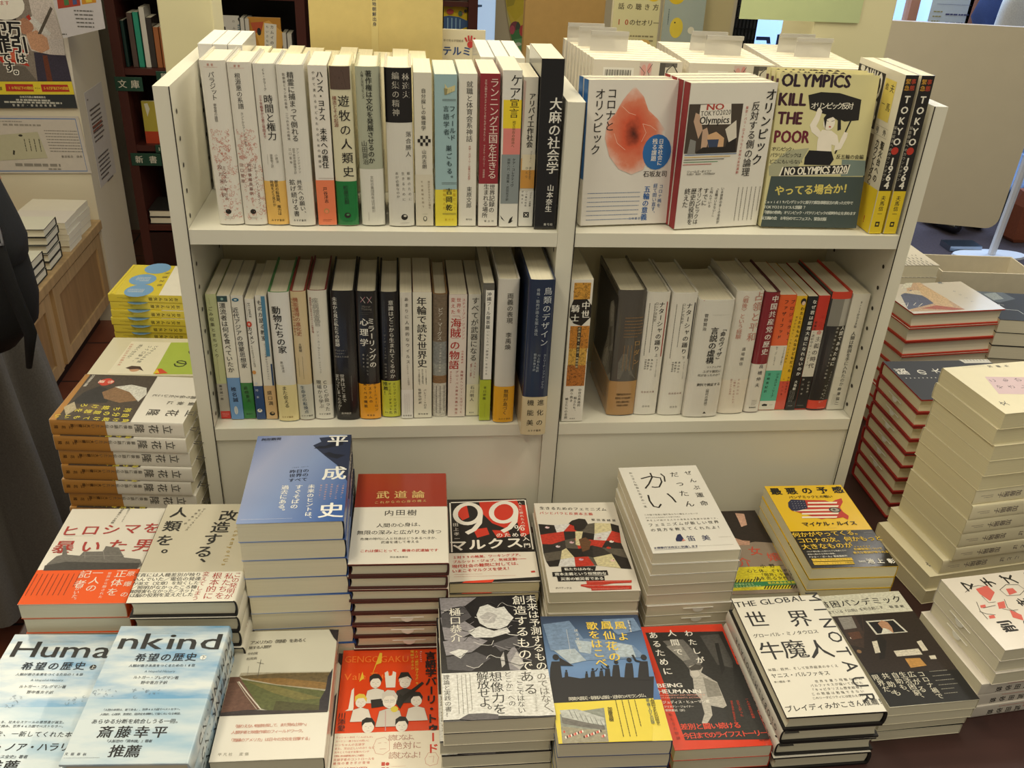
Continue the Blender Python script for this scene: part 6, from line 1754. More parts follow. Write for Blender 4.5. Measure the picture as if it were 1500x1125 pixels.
# ---------------------------------------------------------------- shelf unit
Z1,Z2=1.2085,.9136
SHT=1.383
un=thing('bookshelf','white laminate two-tier shelf unit standing on the maroon display table','bookshelf',T3(0,0,TABLE))
def panel(x0,x1,inner):
    m=MB(); m.box(x0,0,0,x1,.42,SHT-TABLE,LAM)
    for xi,s in inner:
        m.box(xi-.0006,-.0006,0,xi+.0006,.0004,SHT-TABLE,LAMD)
        for yy in (.021,.172):
            z=.045
            while z<SHT-TABLE-.03:
                m.disc((xi+s*.0006,yy,z),(s,0,0),.0031,LAMD,10); z+=.0325
    return m
panel(-.5005,-.4818,[(-.4818,1)]).build('side_panel',un)
panel(.4661,.4845,[(.4661,-1)]).build('side_panel',un)
m=MB(); m.box(-.0113,0,0,.0113,.42,SHT-TABLE-.006,LAM); 
for k in range(8):
    for yy in (.021,.172):
        for s in (-1,1): m.disc((s*.0119,yy,.23+.0325*k),(s,0,0),.0031,LAMD,10)
m.box(.0107,-.0006,0,.0119,.0004,SHT-TABLE-.006,LAMD); m.build('divider',un)
for (x0,x1) in ((-.4814,-.0116),(.0122,.4657)):
    MB().box(x0,.0004,Z1-TABLE-.0193,x1,.42,Z1-TABLE,LAM).build('shelf_board',un)
    MB().box(x0,.0004,Z2-TABLE-.0193,x1,.20,Z2-TABLE,LAM).build('shelf_board',un)
    MB().box(x0,.004,0,x1,.02,Z2-TABLE-.0193,LAM).build('base_panel',un)
    MB().box(x0,.195,Z2-TABLE,x1,.2,Z1-TABLE-.0193,mat('#d6cba6','laminate')).build('back_panel',un)
# ================================================================ spines on the shelves
DIM={"paras": [0.1, 0.2, 0.0307], "kongen": [0.1, 0.199, 0.0287], "jikan": [0.1, 0.198, 0.0267], "seirei": [0.1, 0.198, 0.0327], "hans": [0.1, 0.198, 0.0227], "yuboku": [0.1, 0.198, 0.0267], "chosaku": [0.1, 0.198, 0.0292], "hayashi": [0.1, 0.198, 0.0327], "jibun": [0.1, 0.193, 0.0222], "field": [0.1, 0.192, 0.0277], "shushoku": [0.1, 0.193, 0.0227], "running": [0.1, 0.194, 0.0247], "care": [0.1, 0.199, 0.0242], "alibi": [0.1, 0.191, 0.0187], "taima": [0.115, 0.215, 0.0287], "gomi": [0.129, 0.194, 0.0142], "hyoryu": [0.129, 0.194, 0.0169], "kindai": [0.129, 0.193, 0.016], "science": [0.129, 0.189, 0.0122], "mono": [0.129, 0.194, 0.0152], "dobutsu": [0.129, 0.201, 0.0277], "kinou": [0.129, 0.201, 0.0209], "shippei": [0.129, 0.202, 0.0257], "mirai": [0.129, 0.202, 0.0327], "mirror": [0.129, 0.201, 0.0297], "ishiki": [0.129, 0.198, 0.0262], "amari": [0.129, 0.2, 0.0162], "nenrin": [0.129, 0.2, 0.026], "pia": [0.129, 0.196, 0.0202], "steven": [0.129, 0.196, 0.0252], "subete": [0.129, 0.195, 0.0177], "okinawa": [0.15, 0.218, 0.0155], "ryougi": [0.14, 0.226, 0.0294], "chorui": [0.17, 0.24, 0.0357], "chusei": [0.15, 0.226, 0.0312], "rodin": [0.135, 0.203, 0.0412], "nata1": [0.129, 0.2, 0.0344], "nata2": [0.129, 0.2, 0.0372], "visa": [0.129, 0.192, 0.0522], "senryo": [0.129, 0.202, 0.0402], "china": [0.129, 0.199, 0.0235], "project": [0.129, 0.193, 0.0255], "watashi": [0.129, 0.191, 0.016], "naze": [0.129, 0.191, 0.0155], "hanen": [0.129, 0.192, 0.0177], "ningen": [0.129, 0.198, 0.0322], "nine11": [0.129, 0.195, 0.0267]}
POS={"paras": [-0.4308, 0.0179, 1.2101, -0.0157], "kongen": [-0.4005, 0.0174, 1.2101, -0.0157], "jikan": [-0.3722, 0.0182, 1.2101, -0.0157], "seirei": [-0.3419, 0.0152, 1.2102, -0.0157], "hans": [-0.31, 0.0187, 1.2101, -0.0157], "yuboku": [-0.2838, 0.0181, 1.2101, -0.0157], "chosaku": [-0.2514, 0.019, 1.2101, -0.0157], "hayashi": [-0.2148, 0.0173, 1.2102, -0.0157], "jibun": [-0.1852, 0.0195, 1.2101, -0.0157], "field": [-0.1572, 0.0189, 1.2101, -0.0157], "shushoku": [-0.1297, 0.021, 1.2101, -0.0157], "running": [-0.1026, 0.0204, 1.2101, -0.0157], "care": [-0.0755, 0.0185, 1.2101, -0.0157], "alibi": [-0.0521, 0.0218, 1.21, -0.0157], "taima": [-0.0273, 0.0118, 1.2101, -0.0157], "gomi": [-0.4697, 0.0274, 0.915, -0.0035], "hyoryu": [-0.4526, 0.0241, 0.915, -0.0035], "kindai": [-0.4355, 0.0255, 0.915, -0.0035], "science": [-0.4193, 0.0231, 0.915, -0.0035], "mono": [-0.4041, 0.0236, 0.915, -0.0035], "dobutsu": [-0.3799, 0.0172, 0.915, -0.0035], "kinou": [-0.3546, 0.0202, 0.915, -0.0035], "shippei": [-0.3294, 0.0214, 0.915, -0.0035], "mirai": [-0.2955, 0.0185, 0.9151, -0.0035], "mirror": [-0.2636, 0.0194, 0.9151, -0.0035], "ishiki": [-0.2335, 0.0243, 0.915, -0.0035], "amari": [-0.2103, 0.0197, 0.915, -0.0035], "nenrin": [-0.1879, 0.021, 0.915, -0.0035], "pia": [-0.1633, 0.0241, 0.915, -0.0035], "steven": [-0.1386, 0.0226, 0.915, -0.0035], "subete": [-0.1153, 0.0247, 0.915, -0.0035], "okinawa": [-0.0981, 0.0106, 0.915, -0.0035], "ryougi": [-0.071, 0.004, 0.9151, -0.0035], "chorui": [-0.0312, -0.0322, 0.9151, -0.0035], "chusei": [0.0313, 0.004, 0.9152, -0.0131], "rodin": [0.1078, 0.0191, 0.9153, -0.0131], "nata1": [0.1462, 0.02, 0.9152, -0.0131], "nata2": [0.1843, 0.0179, 0.9152, -0.0131], "visa": [0.2296, 0.0106, 0.9153, -0.0131], "senryo": [0.2797, 0.0192, 0.9153, -0.0131], "china": [0.3141, 0.0222, 0.9152, -0.0131], "project": [0.3402, 0.0282, 0.9152, -0.0131], "watashi": [0.3615, 0.029, 0.9151, -0.0131], "naze": [0.3779, 0.0275, 0.9151, -0.0131], "hanen": [0.3951, 0.0281, 0.9151, -0.0131], "ningen": [0.4206, 0.0253, 0.9152, -0.0131], "nine11": [0.4506, 0.0264, 0.9152, -0.0131]}
def M_(c,k='gloss'): return mat(c,k)
# key: jacket, side, hard, band colour, band height mm, page, boards, label
SPEC={
'paras':('#e9e5dc','R',1,None,0,'white spine with small pink flowers, first book from the left on the upper shelf'),
'kongen':('#e9e5dc','R',1,None,0,'white spine with pink flowers, second book from the left on the upper shelf'),
'jikan':('#e7e4dc','R',1,'#efc168',57,'white spine over an amber band, third from the left on the upper shelf'),
'seirei':('#e5e2da','R',1,'#e7e3d9',57,'thick white rounded spine just left of the peach-banded book, upper shelf'),
'hans':('#ece7df','R',0,'#f2855c',59,'white spine with bold black title over a peach band, upper shelf'),
'yuboku':('#e0dbbe','R',1,'#1f7a3e',58,'cream spine with a horseman picture over a green band, upper shelf'),
'chosaku':('#b4b8a4','R',1,'#e4e2d8',74,'sage grey spine with brush title over a white band, upper shelf'),
'hayashi':('#e0ddd4','R',1,None,0,'white spine with black upper third, right of the sage grey book'),
'jibun':('#e5e1d3','R',0,'#e0d9c6',68,'cream spine with small black checker pattern on the upper shelf'),
'field':('#a5c5cc','R',0,'#f0df48',49,'pale blue spine over a yellow band on the upper shelf'),
'shushoku':('#ece8de','R',0,None,0,'plain white spine between the pale blue book and the crimson one'),
'running':('#98303a','R',0,'#ebe7de',57,'crimson spine over a white band on the upper shelf'),
'care':('#ebe9e2','R',0,None,0,'white spine with yellow, pink and grey blocks on the upper shelf'),
'alibi':('#e2ddd0','R',0,'#eeece4',48,'slim cream spine with a painted edge, left of the tall black book'),
'taima':('#1c1a1d','R',0,None,0,'tall black book with heavy white title against the divider, upper shelf'),
'gomi':('#c6ca98','R',0,'#b5b0a6',57,'slim pale green spine with red foot, leftmost on the lower shelf'),
'hyoryu':('#e8e4d6','R',0,'#6a98d0',68,'white spine with dark teal head over a sky blue band, lower shelf'),
'kindai':('#e6e2d6','R',0,'#2d7b3b',59,'white spine over a green band on the lower shelf'),
'science':('#e6e2d8','R',0,'#24467c',55,'thin white spine with a red spot over a navy band, lower shelf'),
'mono':('#e4e0d6','R',0,'#d6b485',55,'white spine edged in blue over a tan band, lower shelf'),
'dobutsu':('#e8e6e0','R',1,'#eee0a8',59,'wide white spine with brushed title over a pale yellow band, lower shelf'),
'kinou':('#dac69c','R',1,'#d5d5cc',58,'sand coloured spine with brown title over a pale band, lower shelf'),
'shippei':('#e4e0d2','R',1,'#eceae2',56,'off white spine with thin grey title, left of two black books'),
'mirai':('#1f1d1f','R',1,None,0,'thick plain black spine with small white title, lower shelf'),
'mirror':('#1f1d1f','R',1,'#f0a72c',58,'black spine with crossed figures over an orange band, lower shelf'),
'ishiki':('#1e1c1e','R',1,'#d0d448',60,'black spine over a lime yellow band on the lower shelf'),
'amari':('#e2ddd2','R',0,'#eceae6',48,'slim white spine right of the lime banded black book'),
'nenrin':('#eae6d6','R',0,None,0,'cream spine with big bold black title, middle of the lower left shelf'),
'pia':('#8a6a4a','R',1,None,0,'brown photo spine with a red foot on the lower shelf'),
'steven':('#e9ddd4','R',0,None,0,'pinkish white spine with large red title, lower shelf'),
'subete':('#e2dfd4','R',0,'#ece6cc',53,'white spine with thin grey title, right of the red titled one'),
'okinawa':('#6a6862','R',0,'#b9c838',68,'narrow tall photo spine with white strip over a lime band'),
'ryougi':('#dcd8d0','R',1,'#eaae2c',60,'tall pale grey spine over a golden band, lower shelf'),
'chorui':('#22304e','L',1,'#d6c5a2',63,'big navy blue book over a sand band jutting past the shelf edge'),
'chusei':('#ece8de','L',0,None,0,'tall white spine with a medieval battle picture beside the divider'),
'rodin':('#55504a','R',1,'#b38b5a',58,'thick grey book with a statue photo over a tan band'),
'nata1':('#e8e4da','R',1,None,0,'white spine with a thin red bar, right of the statue book'),
'nata2':('#e8e4da','R',1,None,0,'white spine with a thin black bar, twin of the red barred one'),
'visa':('#e2dfd6','R',1,'#e4dfd6',60,'widest white spine on the lower right shelf with a red head line'),
'senryo':('#e4dfd4','R',1,'#ece2d2',58,'white spine with large pink title left of the maroon one'),
'china':('#87242f','R',1,'#e6e0d6',83,'maroon spine with white title over a tall white band'),
'project':('#ec6630','R',0,None,0,'orange spine with white and teal blocks, lower right shelf'),
'watashi':('#edbe28','R',0,'#da5846',50,'slim yellow spine with a drawn face over a red band'),
'naze':('#1c1b1e','R',0,None,0,'slim black spine with white slanted title, right of the yellow one'),
'hanen':('#cf3828','R',0,None,0,'slim spine red above, white in the middle and black below'),
'ningen':('#2a2729','R',1,None,0,'grey and black photo spine with red head and foot, lower right shelf'),
'nine11':('#e0dccf','R',0,'#dcd8ca',58,'plain cream spine, last book on the right of the lower shelf')}
HARD_ENDS={'dobutsu':'#4f8a52','kinou':'#8f3a30','shippei':'#7a3030','mirai':'#17151a','mirror':'#17151a','ishiki':'#17151a','steven':'#5a2d35','nenrin':'#7a3a35','ningen':'#d8452f','china':'#5a2028','hanen':'#cf3828'}
for key,(jc,side,hard,bc,bh,lab) in SPEC.items():
    wd,h,t=DIM[key]; x,y,z,lean=POS[key]
    gr='spines on the upper left shelf' if z>1.1 else ('spines on the lower left shelf' if x<0 else 'spines on the lower right shelf')
    o=make_book(key,wd,h,t,M_(jc),mode='spine',side=side,hard=bool(hard),band=(bh/1000,M_(bc)) if bc else None,label=lab,group=gr,boards=HARD_ENDS.get(key),bulge=.005 if hard else None)
    place(o,stand_M(x,y,z,side,lean))
# second row behind the upper left spines
sx=-.478
for i in range(16):
    t=(.024,.021,.027,.023)[i%4]
    if i in(0,1,2): t=.0185
    h=.195 if i<3 else (.176,.173,.178)[i%3]
    jc='#e8e6e4' if i<3 else ('#ece3bd','#e8e2cc','#e9e4d4')[i%3]
    if i<3: lab=f"{('left','middle','right')[i]} one of three shrink-wrapped pale pocket books behind the upper left spines"
    else: lab='cream topped book in the hidden second row behind the upper left spines'
    if i<13:
        o=make_book('',.125 if i<3 else .12,h,t,M_(jc),mode='spine',label=lab,group='three wrapped pocket books' if i<3 else 'second row behind the spines',page='#efece2' if i<3 else '#ece4c4')
        place(o,stand_M(sx+t/2,.165,Z1+.001,'R')); sx+=t+.0006
for i in range(3):
    t=.0195; o=make_book('',.15,.192,t,M_('#e9e7df'),mode='spine',label=f"{('left','middle','right')[i]} of three large white books standing behind the blocks-of-colour spine",group='large white books in the second row',page='#f1ecdf')
    place(o,stand_M(-.108+t/2+i*(t+.0012),.15,Z1+.001,'R'))
# ---------------------------------------------------------------- face-out books, upper right
def faceout(key,n,x,y,yaw,lean,w,h,t,jm,lab,blab,group,band=None,side='R',**kw):
    p=make_book(key,w,h,t,jm,mode='face',side=side,band=band,label=lab,group=group,**kw)
    # local z = cover direction: shift the copies back along it
    place(p,face_M(x,y,Z1+.0012,yaw,lean))
    for k in range(1,n):
        c=copy_tree(p); d=Matrix.Rotation(yaw,3,'Z')@Vector((-.0012*k,(t+.0012)*k,0)); place(c,face_M(x+d.x,y+d.y,Z1+.0012,yaw,lean)); c['label']=blab.format(('second','third','fourth','fifth')[k-1])
    return p
faceout('corona',2,.0822,.046,R(7.2),R(5.2),.1255,.1865,.017,M_('#e5e0d9'),'white book with a red anemone-like flower, cover out beside the divider','copy hidden behind the red flower book on the upper right shelf','covers shown on the upper right shelf',band=(.061,M_('#e4dfd8')),side='L')
faceout('olym',4,.2075,.040,R(9.6),R(3),.124,.189,.0165,M_('#e9e5dc'),'white book with a protest photo and dark red spine, cover out','{} copy from the front behind the protest photo book with red spine','covers shown on the upper right shelf',band=(.060,M_('#eae6dd')),side='L')
faceout('kill',3,.3415,.038,R(-1.5),R(8.5),.1345,.2005,.015,M_('#d6cf9c'),'khaki book showing a woman waving a black flag, cover out','{} copy from the front behind the khaki black flag book','covers shown on the upper right shelf',side='L')
for i,(x,lab) in enumerate(((.4315,'yellow and black spine, left one of two by the right panel'),(.4530,'yellow and black spine, right one of two by the right panel'))):
    if i==0: tk=make_book('tokyo',.13,.21,.0178,M_('#e3ddcb'),mode='spine',label=lab,group='yellow and black spines'); S_=MB(); S_.box(-.0004,.0605,-.0089,.0002,.2095,.0089,M_('#232020')) ; o=tk
    else: o=copy_tree(tk); o['label']=lab
    place(o,stand_M(x,.006,Z1+.0012,'R',R(-.8)))
# rows of white books with their backs to us
RB=make_book('rowbook',.128,.188,.0186,M_('#e4ddd0'),mode='face',side='R',label='x',group='rows of white books facing the other side',page='#f0e8d2')
first=True
for ci,(x,y0,nn) in enumerate(((.1185,.165,10),(.2545,.160,10),(.388,.150,11))):
    for k in range(nn):
        o=RB if first else copy_tree(RB); first=False
        dx=-.0016*k if ci==0 else (.0012*k if ci==2 else 0)
        place(o,T3(x+dx,y0+.0188*(k+1)+.0004,Z1+.001)@RZ(math.pi)@RX(math.pi/2)@T3(0,0,.0) )
        o['label']=f"{('first','second','third','fourth','fifth','sixth','seventh','eighth','ninth','tenth','eleventh')[k]} white book from the front in the {('left','middle','right')[ci]} of three rows behind the covers"
# clear plastic dividers standing in those rows
CLR=clear('frosted_plastic',(.62,.6,.57,1),.6,.3)
dv=MB(); dv.box(-.028,0,0,.028,.0007,.216,CLR); dv.box(-.028,-.004,.2105,.028,0,.216,CLR)
dsh=None
for (x,y,lab) in ((.090,.2600,'frosted divider card at the front of the left row of white books'),(.079,.2974,'frosted divider card in the middle of the left row of white books'),(.068,.3350,'frosted divider card at the back of the left row of white books'),(.262,.2539,'frosted divider card at the front of the middle row'),(.250,.2916,'frosted divider card at the back of the middle row'),(.405,.2628,'frosted divider card at the front of the right row'),(.392,.3005,'frosted divider card at the back of the right row')):
    o=dv.build('divider_card') if dsh is None else dsh.copy()
    if dsh is not None: COL.objects.link(o)
    dsh=dsh or o; o.location=(x,y,Z1+.0005); tag(o,lab,'divider card','divider cards in the rows of white books')
# yellow sign board and booklet behind the spines
sg=thing('sign_board','pale yellow sign board with a narrow printed strip behind the upper left spines','sign',T3(-.2485,.315,Z1+.001))
MB().box(-.098,0,0,.0965,.004,.40,mat('#d2bf80','kraft')).build('board',sg)
st=MB(); st.box(-.0085,-.0006,.10,.0015,-.0001,.285,mat('#d8c88a','paper'))
draw([['t','#4a4a58',6.2,0,0,0,62,'今日本植民地朝鮮出身',1,0]],lambda u,v,e:Vector((-.0035+u/1000,-.0007-e,.268-v/1000)),lambda v:st,.0001); st.build('printed_strip',sg)
bk=thing('booklet','cream booklet with blue katakana and a red hand, standing behind the shelf','booklet',T3(-.139,.333,Z1+.001))
MB().box(-.053,0,0,.053,.004,.20,mat('#ded5bb','paper')).build('cover_sheet',bk)
pr=MB(); draw([['t','#2c4a86',14.5,-5,29,25,29,'テルミ',2,0],['t','#8a8270',4,-9,14,18,14,'手で見る学習絵本',0,0],['t','#6a6454',3.6,-38,46,44,46,'目の見える子どもたちの触察絵本',0,0],['t','#6a6454',3.6,-38,52,20,52,'触って読んで楽しめる',0,0],['r','#b9b0b4',-52,62,52,110],['e','#b5473f',30,80,16,7],['e','#c23a3a',30,19,4.6,5],['n','#c23a3a',2.6,25,15,22,9],['n','#c23a3a',2.6,28,14,27,6],['n','#c23a3a',2.6,31,14,32,6],['n','#c23a3a',2.6,33,16,37,9],['n','#c23a3a',2.6,34,20,39,18]],lambda u,v,e:Vector((u/1000,-e,.198-v/1000)),lambda v:pr,.0003); pr.build('print',bk)
# ================================================================ piles on the table
g1=grad('print_dawn_blue',[(.05,'#4f6fb0'),(.3,'#a3acd0'),(.5,'#8a9fce'),(.8,'#3f64a8'),(1,'#2a4a90')],R(25),.26)
stack('heisei',-.3480,-.162,0,8,.124,.189,.028,g1,'blue dawn-sky book with big white characters, topmost of the tallest pile','under the blue dawn-sky book','pile under the blue dawn-sky book',drift=(.007,0),bulge=.003)
stack('budo',-.2205,-.166,R(-1.5),8,.1225,.191,.02,M_('#a03b2b'),'white and brick red hardcover, topmost of its pile','under the white and brick red book','pile under the brick red book',band=(.114,M_('#ece7db')),hard=True,slips=(4,5,6,7),slipx=.008,boards='#4a2420',drift=(.002,0),bulge=.002,nexp=3)
stack('99',-.0945,-.107,R(-1.2),4,.122,.187,.0175,M_('#221e1d'),'red and black cover with a giant white 99, topmost of its pile','under the red and black 99 book','pile under the 99 book',band=(.062,M_('#e9e2d6')),page='#e8dcb8')
stack('fem',.0310,-.154,R(-1.2),5,.120,.191,.0185,M_('#e3ddd2'),'white cover with a patchwork quilt collage, topmost of its pile','under the patchwork quilt book','pile under the patchwork book',slips=(2,),slipx=.01)
stack('kai',.1585,-.141,R(1.2),8,.119,.194,.018,M_('#e9e6df'),'white cover with large handwritten kana, topmost of a tall pile','under the white handwritten kana book','pile under the handwritten kana book',slips=(5,6),slipx=.012,page='#e6dec6',drift=(.004,0))
stack('genkai',.2745,-.119,0,3,.112,.187,.0145,M_('#8f8072'),'half hidden photo book with a yellow and green striped band','under the half hidden yellow striped book','pile under the yellow striped book')
stack('saiaku',.3955,-.129,R(-.6),5,.124,.191,.019,M_('#e9c02a'),'yellow cover with a flag-filled map of America, topmost of its pile','under the yellow flag map book','pile under the yellow map book',band=(.080,M_('#1d1a17')),page='#e8e0c0')
stack('hiro',-.5975,-.190,R(-2.0),6,.121,.182,.0222,M_('#e0dbd0'),'pale cover with red title and ruins photo over an orange band','under the orange banded ruins book','pile under the orange banded book',band=(.060,M_('#f05a0a','paper')),boards='#d8602a',jit=.002)
stack('kaizo',-.4685,-.206,R(-2.0),6,.124,.186,.0245,M_('#cdc6b2'),'greige hardcover with large black brush title, left of the blue pile','under the greige brush title book','pile under the greige book',band=(.051,M_('#ece8dc')),hard=True,boards='#1d1a1a',drift=(.003,0))
sk=clouds('print_sky_streaks','#dfe8ec','#72a8d4',(7,30,1)); sk2=clouds('print_sky_pale','#d3e0e8','#a3c4dc',(7,30,1))
stack('hk2',-.4850,-.401,R(-3.2),5,.125,.188,.0235,sk,'pale blue sky patterned book, right and higher of the pair in front','under the right sky patterned book','right pile of sky patterned books',band=(.081,sk2),hard=True,bulge=.003,drift=(-.003,0))
stack('hk1',-.6130,-.383,R(-3.4),4,.124,.188,.0235,sk,'pale blue sky patterned book, left and lower of the pair in front','under the left sky patterned book','left pile of sky patterned books',band=(.081,sk2),hard=True,bulge=.003)
stack('amer',-.3615,-.361,R(-1.2),3,.120,.19,.021,M_('#d6d3c4'),'cream cover with a photo of a country road and field','under the country road book','pile under the country road book',band=(.062,M_('#e9e5dc')),boards='#2a2826',drift=(.002,0))
stack('geng',-.2365,-.353,R(-1.4),1,.1225,.186,.0175,M_('#e2491c'),'orange red cover crowded with drawn wrestlers, lying alone at the front','','',band=(.056,M_('#eae2d0')))
stack('miraiF',-.1155,-.365,R(-.6),6,.121,.19,.0185,M_('#1f1d20'),'black and white marbled cover with long thin vertical title, front row','under the marbled black and white book','pile under the marbled book',boards='#e8e2d2',jit=.004,drift=(-.003,-.002))
stack('kaze',.0062,-.399,R(-1.8),5,.122,.188,.021,grad('print_sky_blue',[(0,'#1c2742'),(.45,'#5f86b8'),(.7,'#3f68a8'),(1,'#223c78')],R(90),.2),'blue sky cover with dancing silhouettes over a yellow band, front row','under the blue silhouette book','pile under the blue silhouette book',band=(.055,M_('#e3cf48')))
stack('wata',.1450,-.358,R(-.3),2,.116,.194,.019,M_('#d8402a'),'red framed cover with a grey photo of a seated woman','under the red framed seated woman book','pair under the red framed book')
stack('sekai',.2675,-.363,R(.4),4,.1215,.192,.022,M_('#e7e3d8'),'white cover with thin black line lettering, front row right','under the white line lettering book','pile under the line lettering book',hard=True,boards='#1b191a',drift=(-.004,0),flips=(1,2))
stack('hinkon',.4040,-.335,R(2.3),4,.1165,.19,.0155,M_('#ddd8c4'),'black photo cover with a cream title strip, rightmost of the front row','under the black photo book at the right','pile under the black photo book',jit=.003,drift=(-.004,.006))
# ---- left of the shelf: spines towards us
stack('tachi',-.5995,.0440,R(-95),9,.129,.180,.0246,M_('#e9e5dc'),'white book with an old man photo, topmost of the orange spined pile','in the orange and white spined pile','orange and white spines left of the shelf',band=(.075,grad('band_orange',[(0,'#a87436'),(1,'#b88440')],0,.2)),bulge=.002,nexp=3,jit=.003)
stack('green',-.5975,.205,R(-93),11,.126,.186,.0186,M_('#e2dcc4'),'cream and lime green cover behind the orange spined pile','under the lime green cover','pile under the lime green cover')
stack('yellow',-.6010,.372,R(-94),19,.129,.186,.0139,M_('#ecd84e'),'yellow cover with blue bubbles, topmost of the tall yellow pile','in the tall yellow spined pile','yellow spines left of the shelf',jit=.002)
# ---- right of the shelf
stack('cream',.6415,-.120,R(97.5),13,.129,.188,.0246,M_('#eae2c4','paper'),'cream cover with a pale mauve label, topmost of the tall right pile','in the tall cream pile at the right','tall cream pile at the right',flips=(5,6,7,8,9,10),bulge=.002,jit=.002,shift={10:(-.012,0),11:(-.028,-.004),12:(-.028,-.004)},page='#e2d9b4',nexp=3)
stack('rededge',.6660,.066,R(90.5),9,.129,.188,.0251,M_('#2e2c2b','paper'),'charcoal hardcover with white lettering right beside the shelf','in the red edged hardcover pile','red edged hardcovers beside the shelf',hard=True,boards='#a3241f',slips=(1,2,3,4,5,6),slipx=0,slipside=1,page='#e4dcb8')
stack('machi',.5840,-.330,R(95.5),6,.128,.188,.0192,M_('#e6dfd6'),'white cover with black brush characters and a red machine drawing','under the red machine drawing book','pile under the red machine drawing',slips=(1,2,3),slipx=.01,slipside=1,flips=(3,4,5),shift={3:(-.01,0),4:(-.012,0),5:(-.012,0)})
stack('photo',.7700,.328,R(96),9,.132,.188,.0282,M_('#ded6c8'),'white cover with a painted figure, on the pile behind the charcoal hardcovers','in the pile under the painted figure','pile under the painted figure',hard=True,boards='#c43a26',jit=.003)
stack('wtext',.7620,.540,R(91),10,.124,.188,.0255,M_('#e3ddd0'),'white cover full of grey text, rearmost pile right of the shelf','under the grey text cover','pile under the grey text cover')
stack('glossy',.9650,.318,R(82),9,.132,.188,.0262,M_('#1d1f22','paper'),'glossy black photo cover, pile at the far right edge','under the glossy black cover','pile under the glossy black cover',boards='#17181a')
stack('brownback',1.17,.335,R(84),9,.129,.188,.0265,M_('#7a6a58'),'brown patterned cover cut by the right edge of the photo','under the brown patterned cover','pile under the brown patterned cover')
bx=thing('file_box','pale grey open cardboard box behind the piles on the right','box',T3(.985,.545,TABLE)@RZ(R(-4)))
gb=mat('#d6cdb8','kraft'); m=MB(); m.box(-.10,-.05,0,.10,-.047,.232,gb); m.box(-.10,.047,0,.10,.05,.232,gb); m.box(-.10,-.047,0,-.097,.047,.232,gb); m.box(.097,-.047,0,.10,.047,.232,gb); m.build('walls',bx); MB().box(-.097,-.047,.0005,.097,.047,.004,gb).build('base',bx)
# black bag corner at the front edge
bg_=thing('pouch','black pouch with beige piping at the bottom right corner of the table','bag',T3(.585,-.505,TABLE)@RZ(R(12)))
m=MB(); pr_=[(-.06,0),(.06,0),(.064,.012),(.055,.022),(-.055,.022),(-.064,.012)]; m.loft([[Vector((x*s,y,z)) for x,z in pr_] for y,s in ((-.035,.9),(-.03,1),(.03,1),(.036,.92))],mat('#17171a','cloth')); m.build('body',bg_,smooth=False,bevel=.003)
MB().tube([(-.064,-.036,.016),(-.066,.0,.018),(-.064,.038,.016)],.004,mat('#b8a684','cloth')).build('piping',bg_)
# ================================================================ left background
def sheet(name,label,cat,key,loc,pts,M,thick=.001,rot=None,base='#d8d2c8',back=None):
    """a printed sheet fixed to a wall: pts outline in mm"""
    o=thing(name,label,cat,T3(*loc)@(rot or Matrix.Identity(4)))
    m=MB(); ps=[Vector((u/1000,0,-v/1000)) for u,v in pts]; k=len(ps)
    m.loft([ps,[p+Vector((0,thick,0)) for p in ps]],mat(base,'paper')); m.build('paper',o)
    d=MB(); draw(ART[key]['F'] if isinstance(key,str) else key,lambda u,v,e:Vector((u/1000,-.0004-e*6,-v/1000)),lambda v:d,.0002); d.build('print',o); return o
sheet('poster','shop warning poster with red starburst and black lettering on the left wall','poster','poster',(-1.538,2.295,1.178),[(-122,-25),(199,-36),(186,347),(-212,357)],None)
sheet('notice','white notice with a thin blue frame under the warning poster','notice','blue_notice',(-1.637,2.296,0.7937),[(-15,-4),(280,-8),(291,197),(-60,203)],None)
sheet('notice','white notice with coloured book pictures at the top corner of the left wall','notice','picture_notice',(-1.339,2.2,1.215),[(-1,-9),(152,-15),(151,101),(12,136)],None)
o=sheet('notice','tall narrow white notice curling on the side of the left wall','notice',[['g','#6a6462',25,60+0,150,190,16,0,6],['g','#a05a4a',25,120,140,150,14,0,6],['g','#6a6462',25,235,160,330,16,0,6],['g','#6a6462',90,345,165,352,12,0,6],['g','#6a6462',15,25,30,30,8,0,5]],(-1.349,2.375,.865),[(0,0),(215,0),(215,350),(0,350)],None,rot=RZ(R(90))@T3(0,0,0),base='#cfcbc6')
# wooden counter along the left wall
OAK=mat('#b5976c','wood'); OAKD=mat('#9c7c54','wood')
ct=thing('counter','low light oak counter with framed panels along the left wall','counter',T3(-1.35,0,0))
MB().box(-.62,1.13,.385,.008,2.295,.42,OAK).build('worktop',ct,bevel=.003)
MB().box(-.60,1.15,.09,-.012,2.29,.385,OAK).build('carcass',ct); MB().box(-.58,1.18,.0,-.06,2.28,.09,mat('#1d1512','wood')).build('plinth',ct)
for y0,y1 in ((1.17,1.70),(1.74,2.27)):
    m=MB(); m.box(-.012,y0,.10,.0,y0+.05,.375,OAK); m.box(-.012,y1-.05,.10,0,y1,.375,OAK); m.box(-.012,y0+.05,.10,0,y1-.05,.14,OAK); m.box(-.012,y0+.05,.335,0,y1-.05,.375,OAK); m.box(-.0119,y0+.05,.14,-.007,y1-.05,.335,OAKD); m.build('panel_door',ct)
cp=M_('#e6e0d0'); base=.4202
kw=dict(base=base)
stack('cpa',-1.455,2.17,R(88),4,.13,.19,.024,cp,'white book topmost of the farthest pile on the oak counter','in the farthest pile on the oak counter','farthest pile on the oak counter',jit=.004,**kw)
stack('cpb',-1.445,2.02,R(90),5,.13,.19,.021,M_('#e3dcd2'),'pinkish white book on the second pile on the oak counter','in the pinkish white pile on the oak counter','pinkish white pile on the oak counter',jit=.006,**kw)
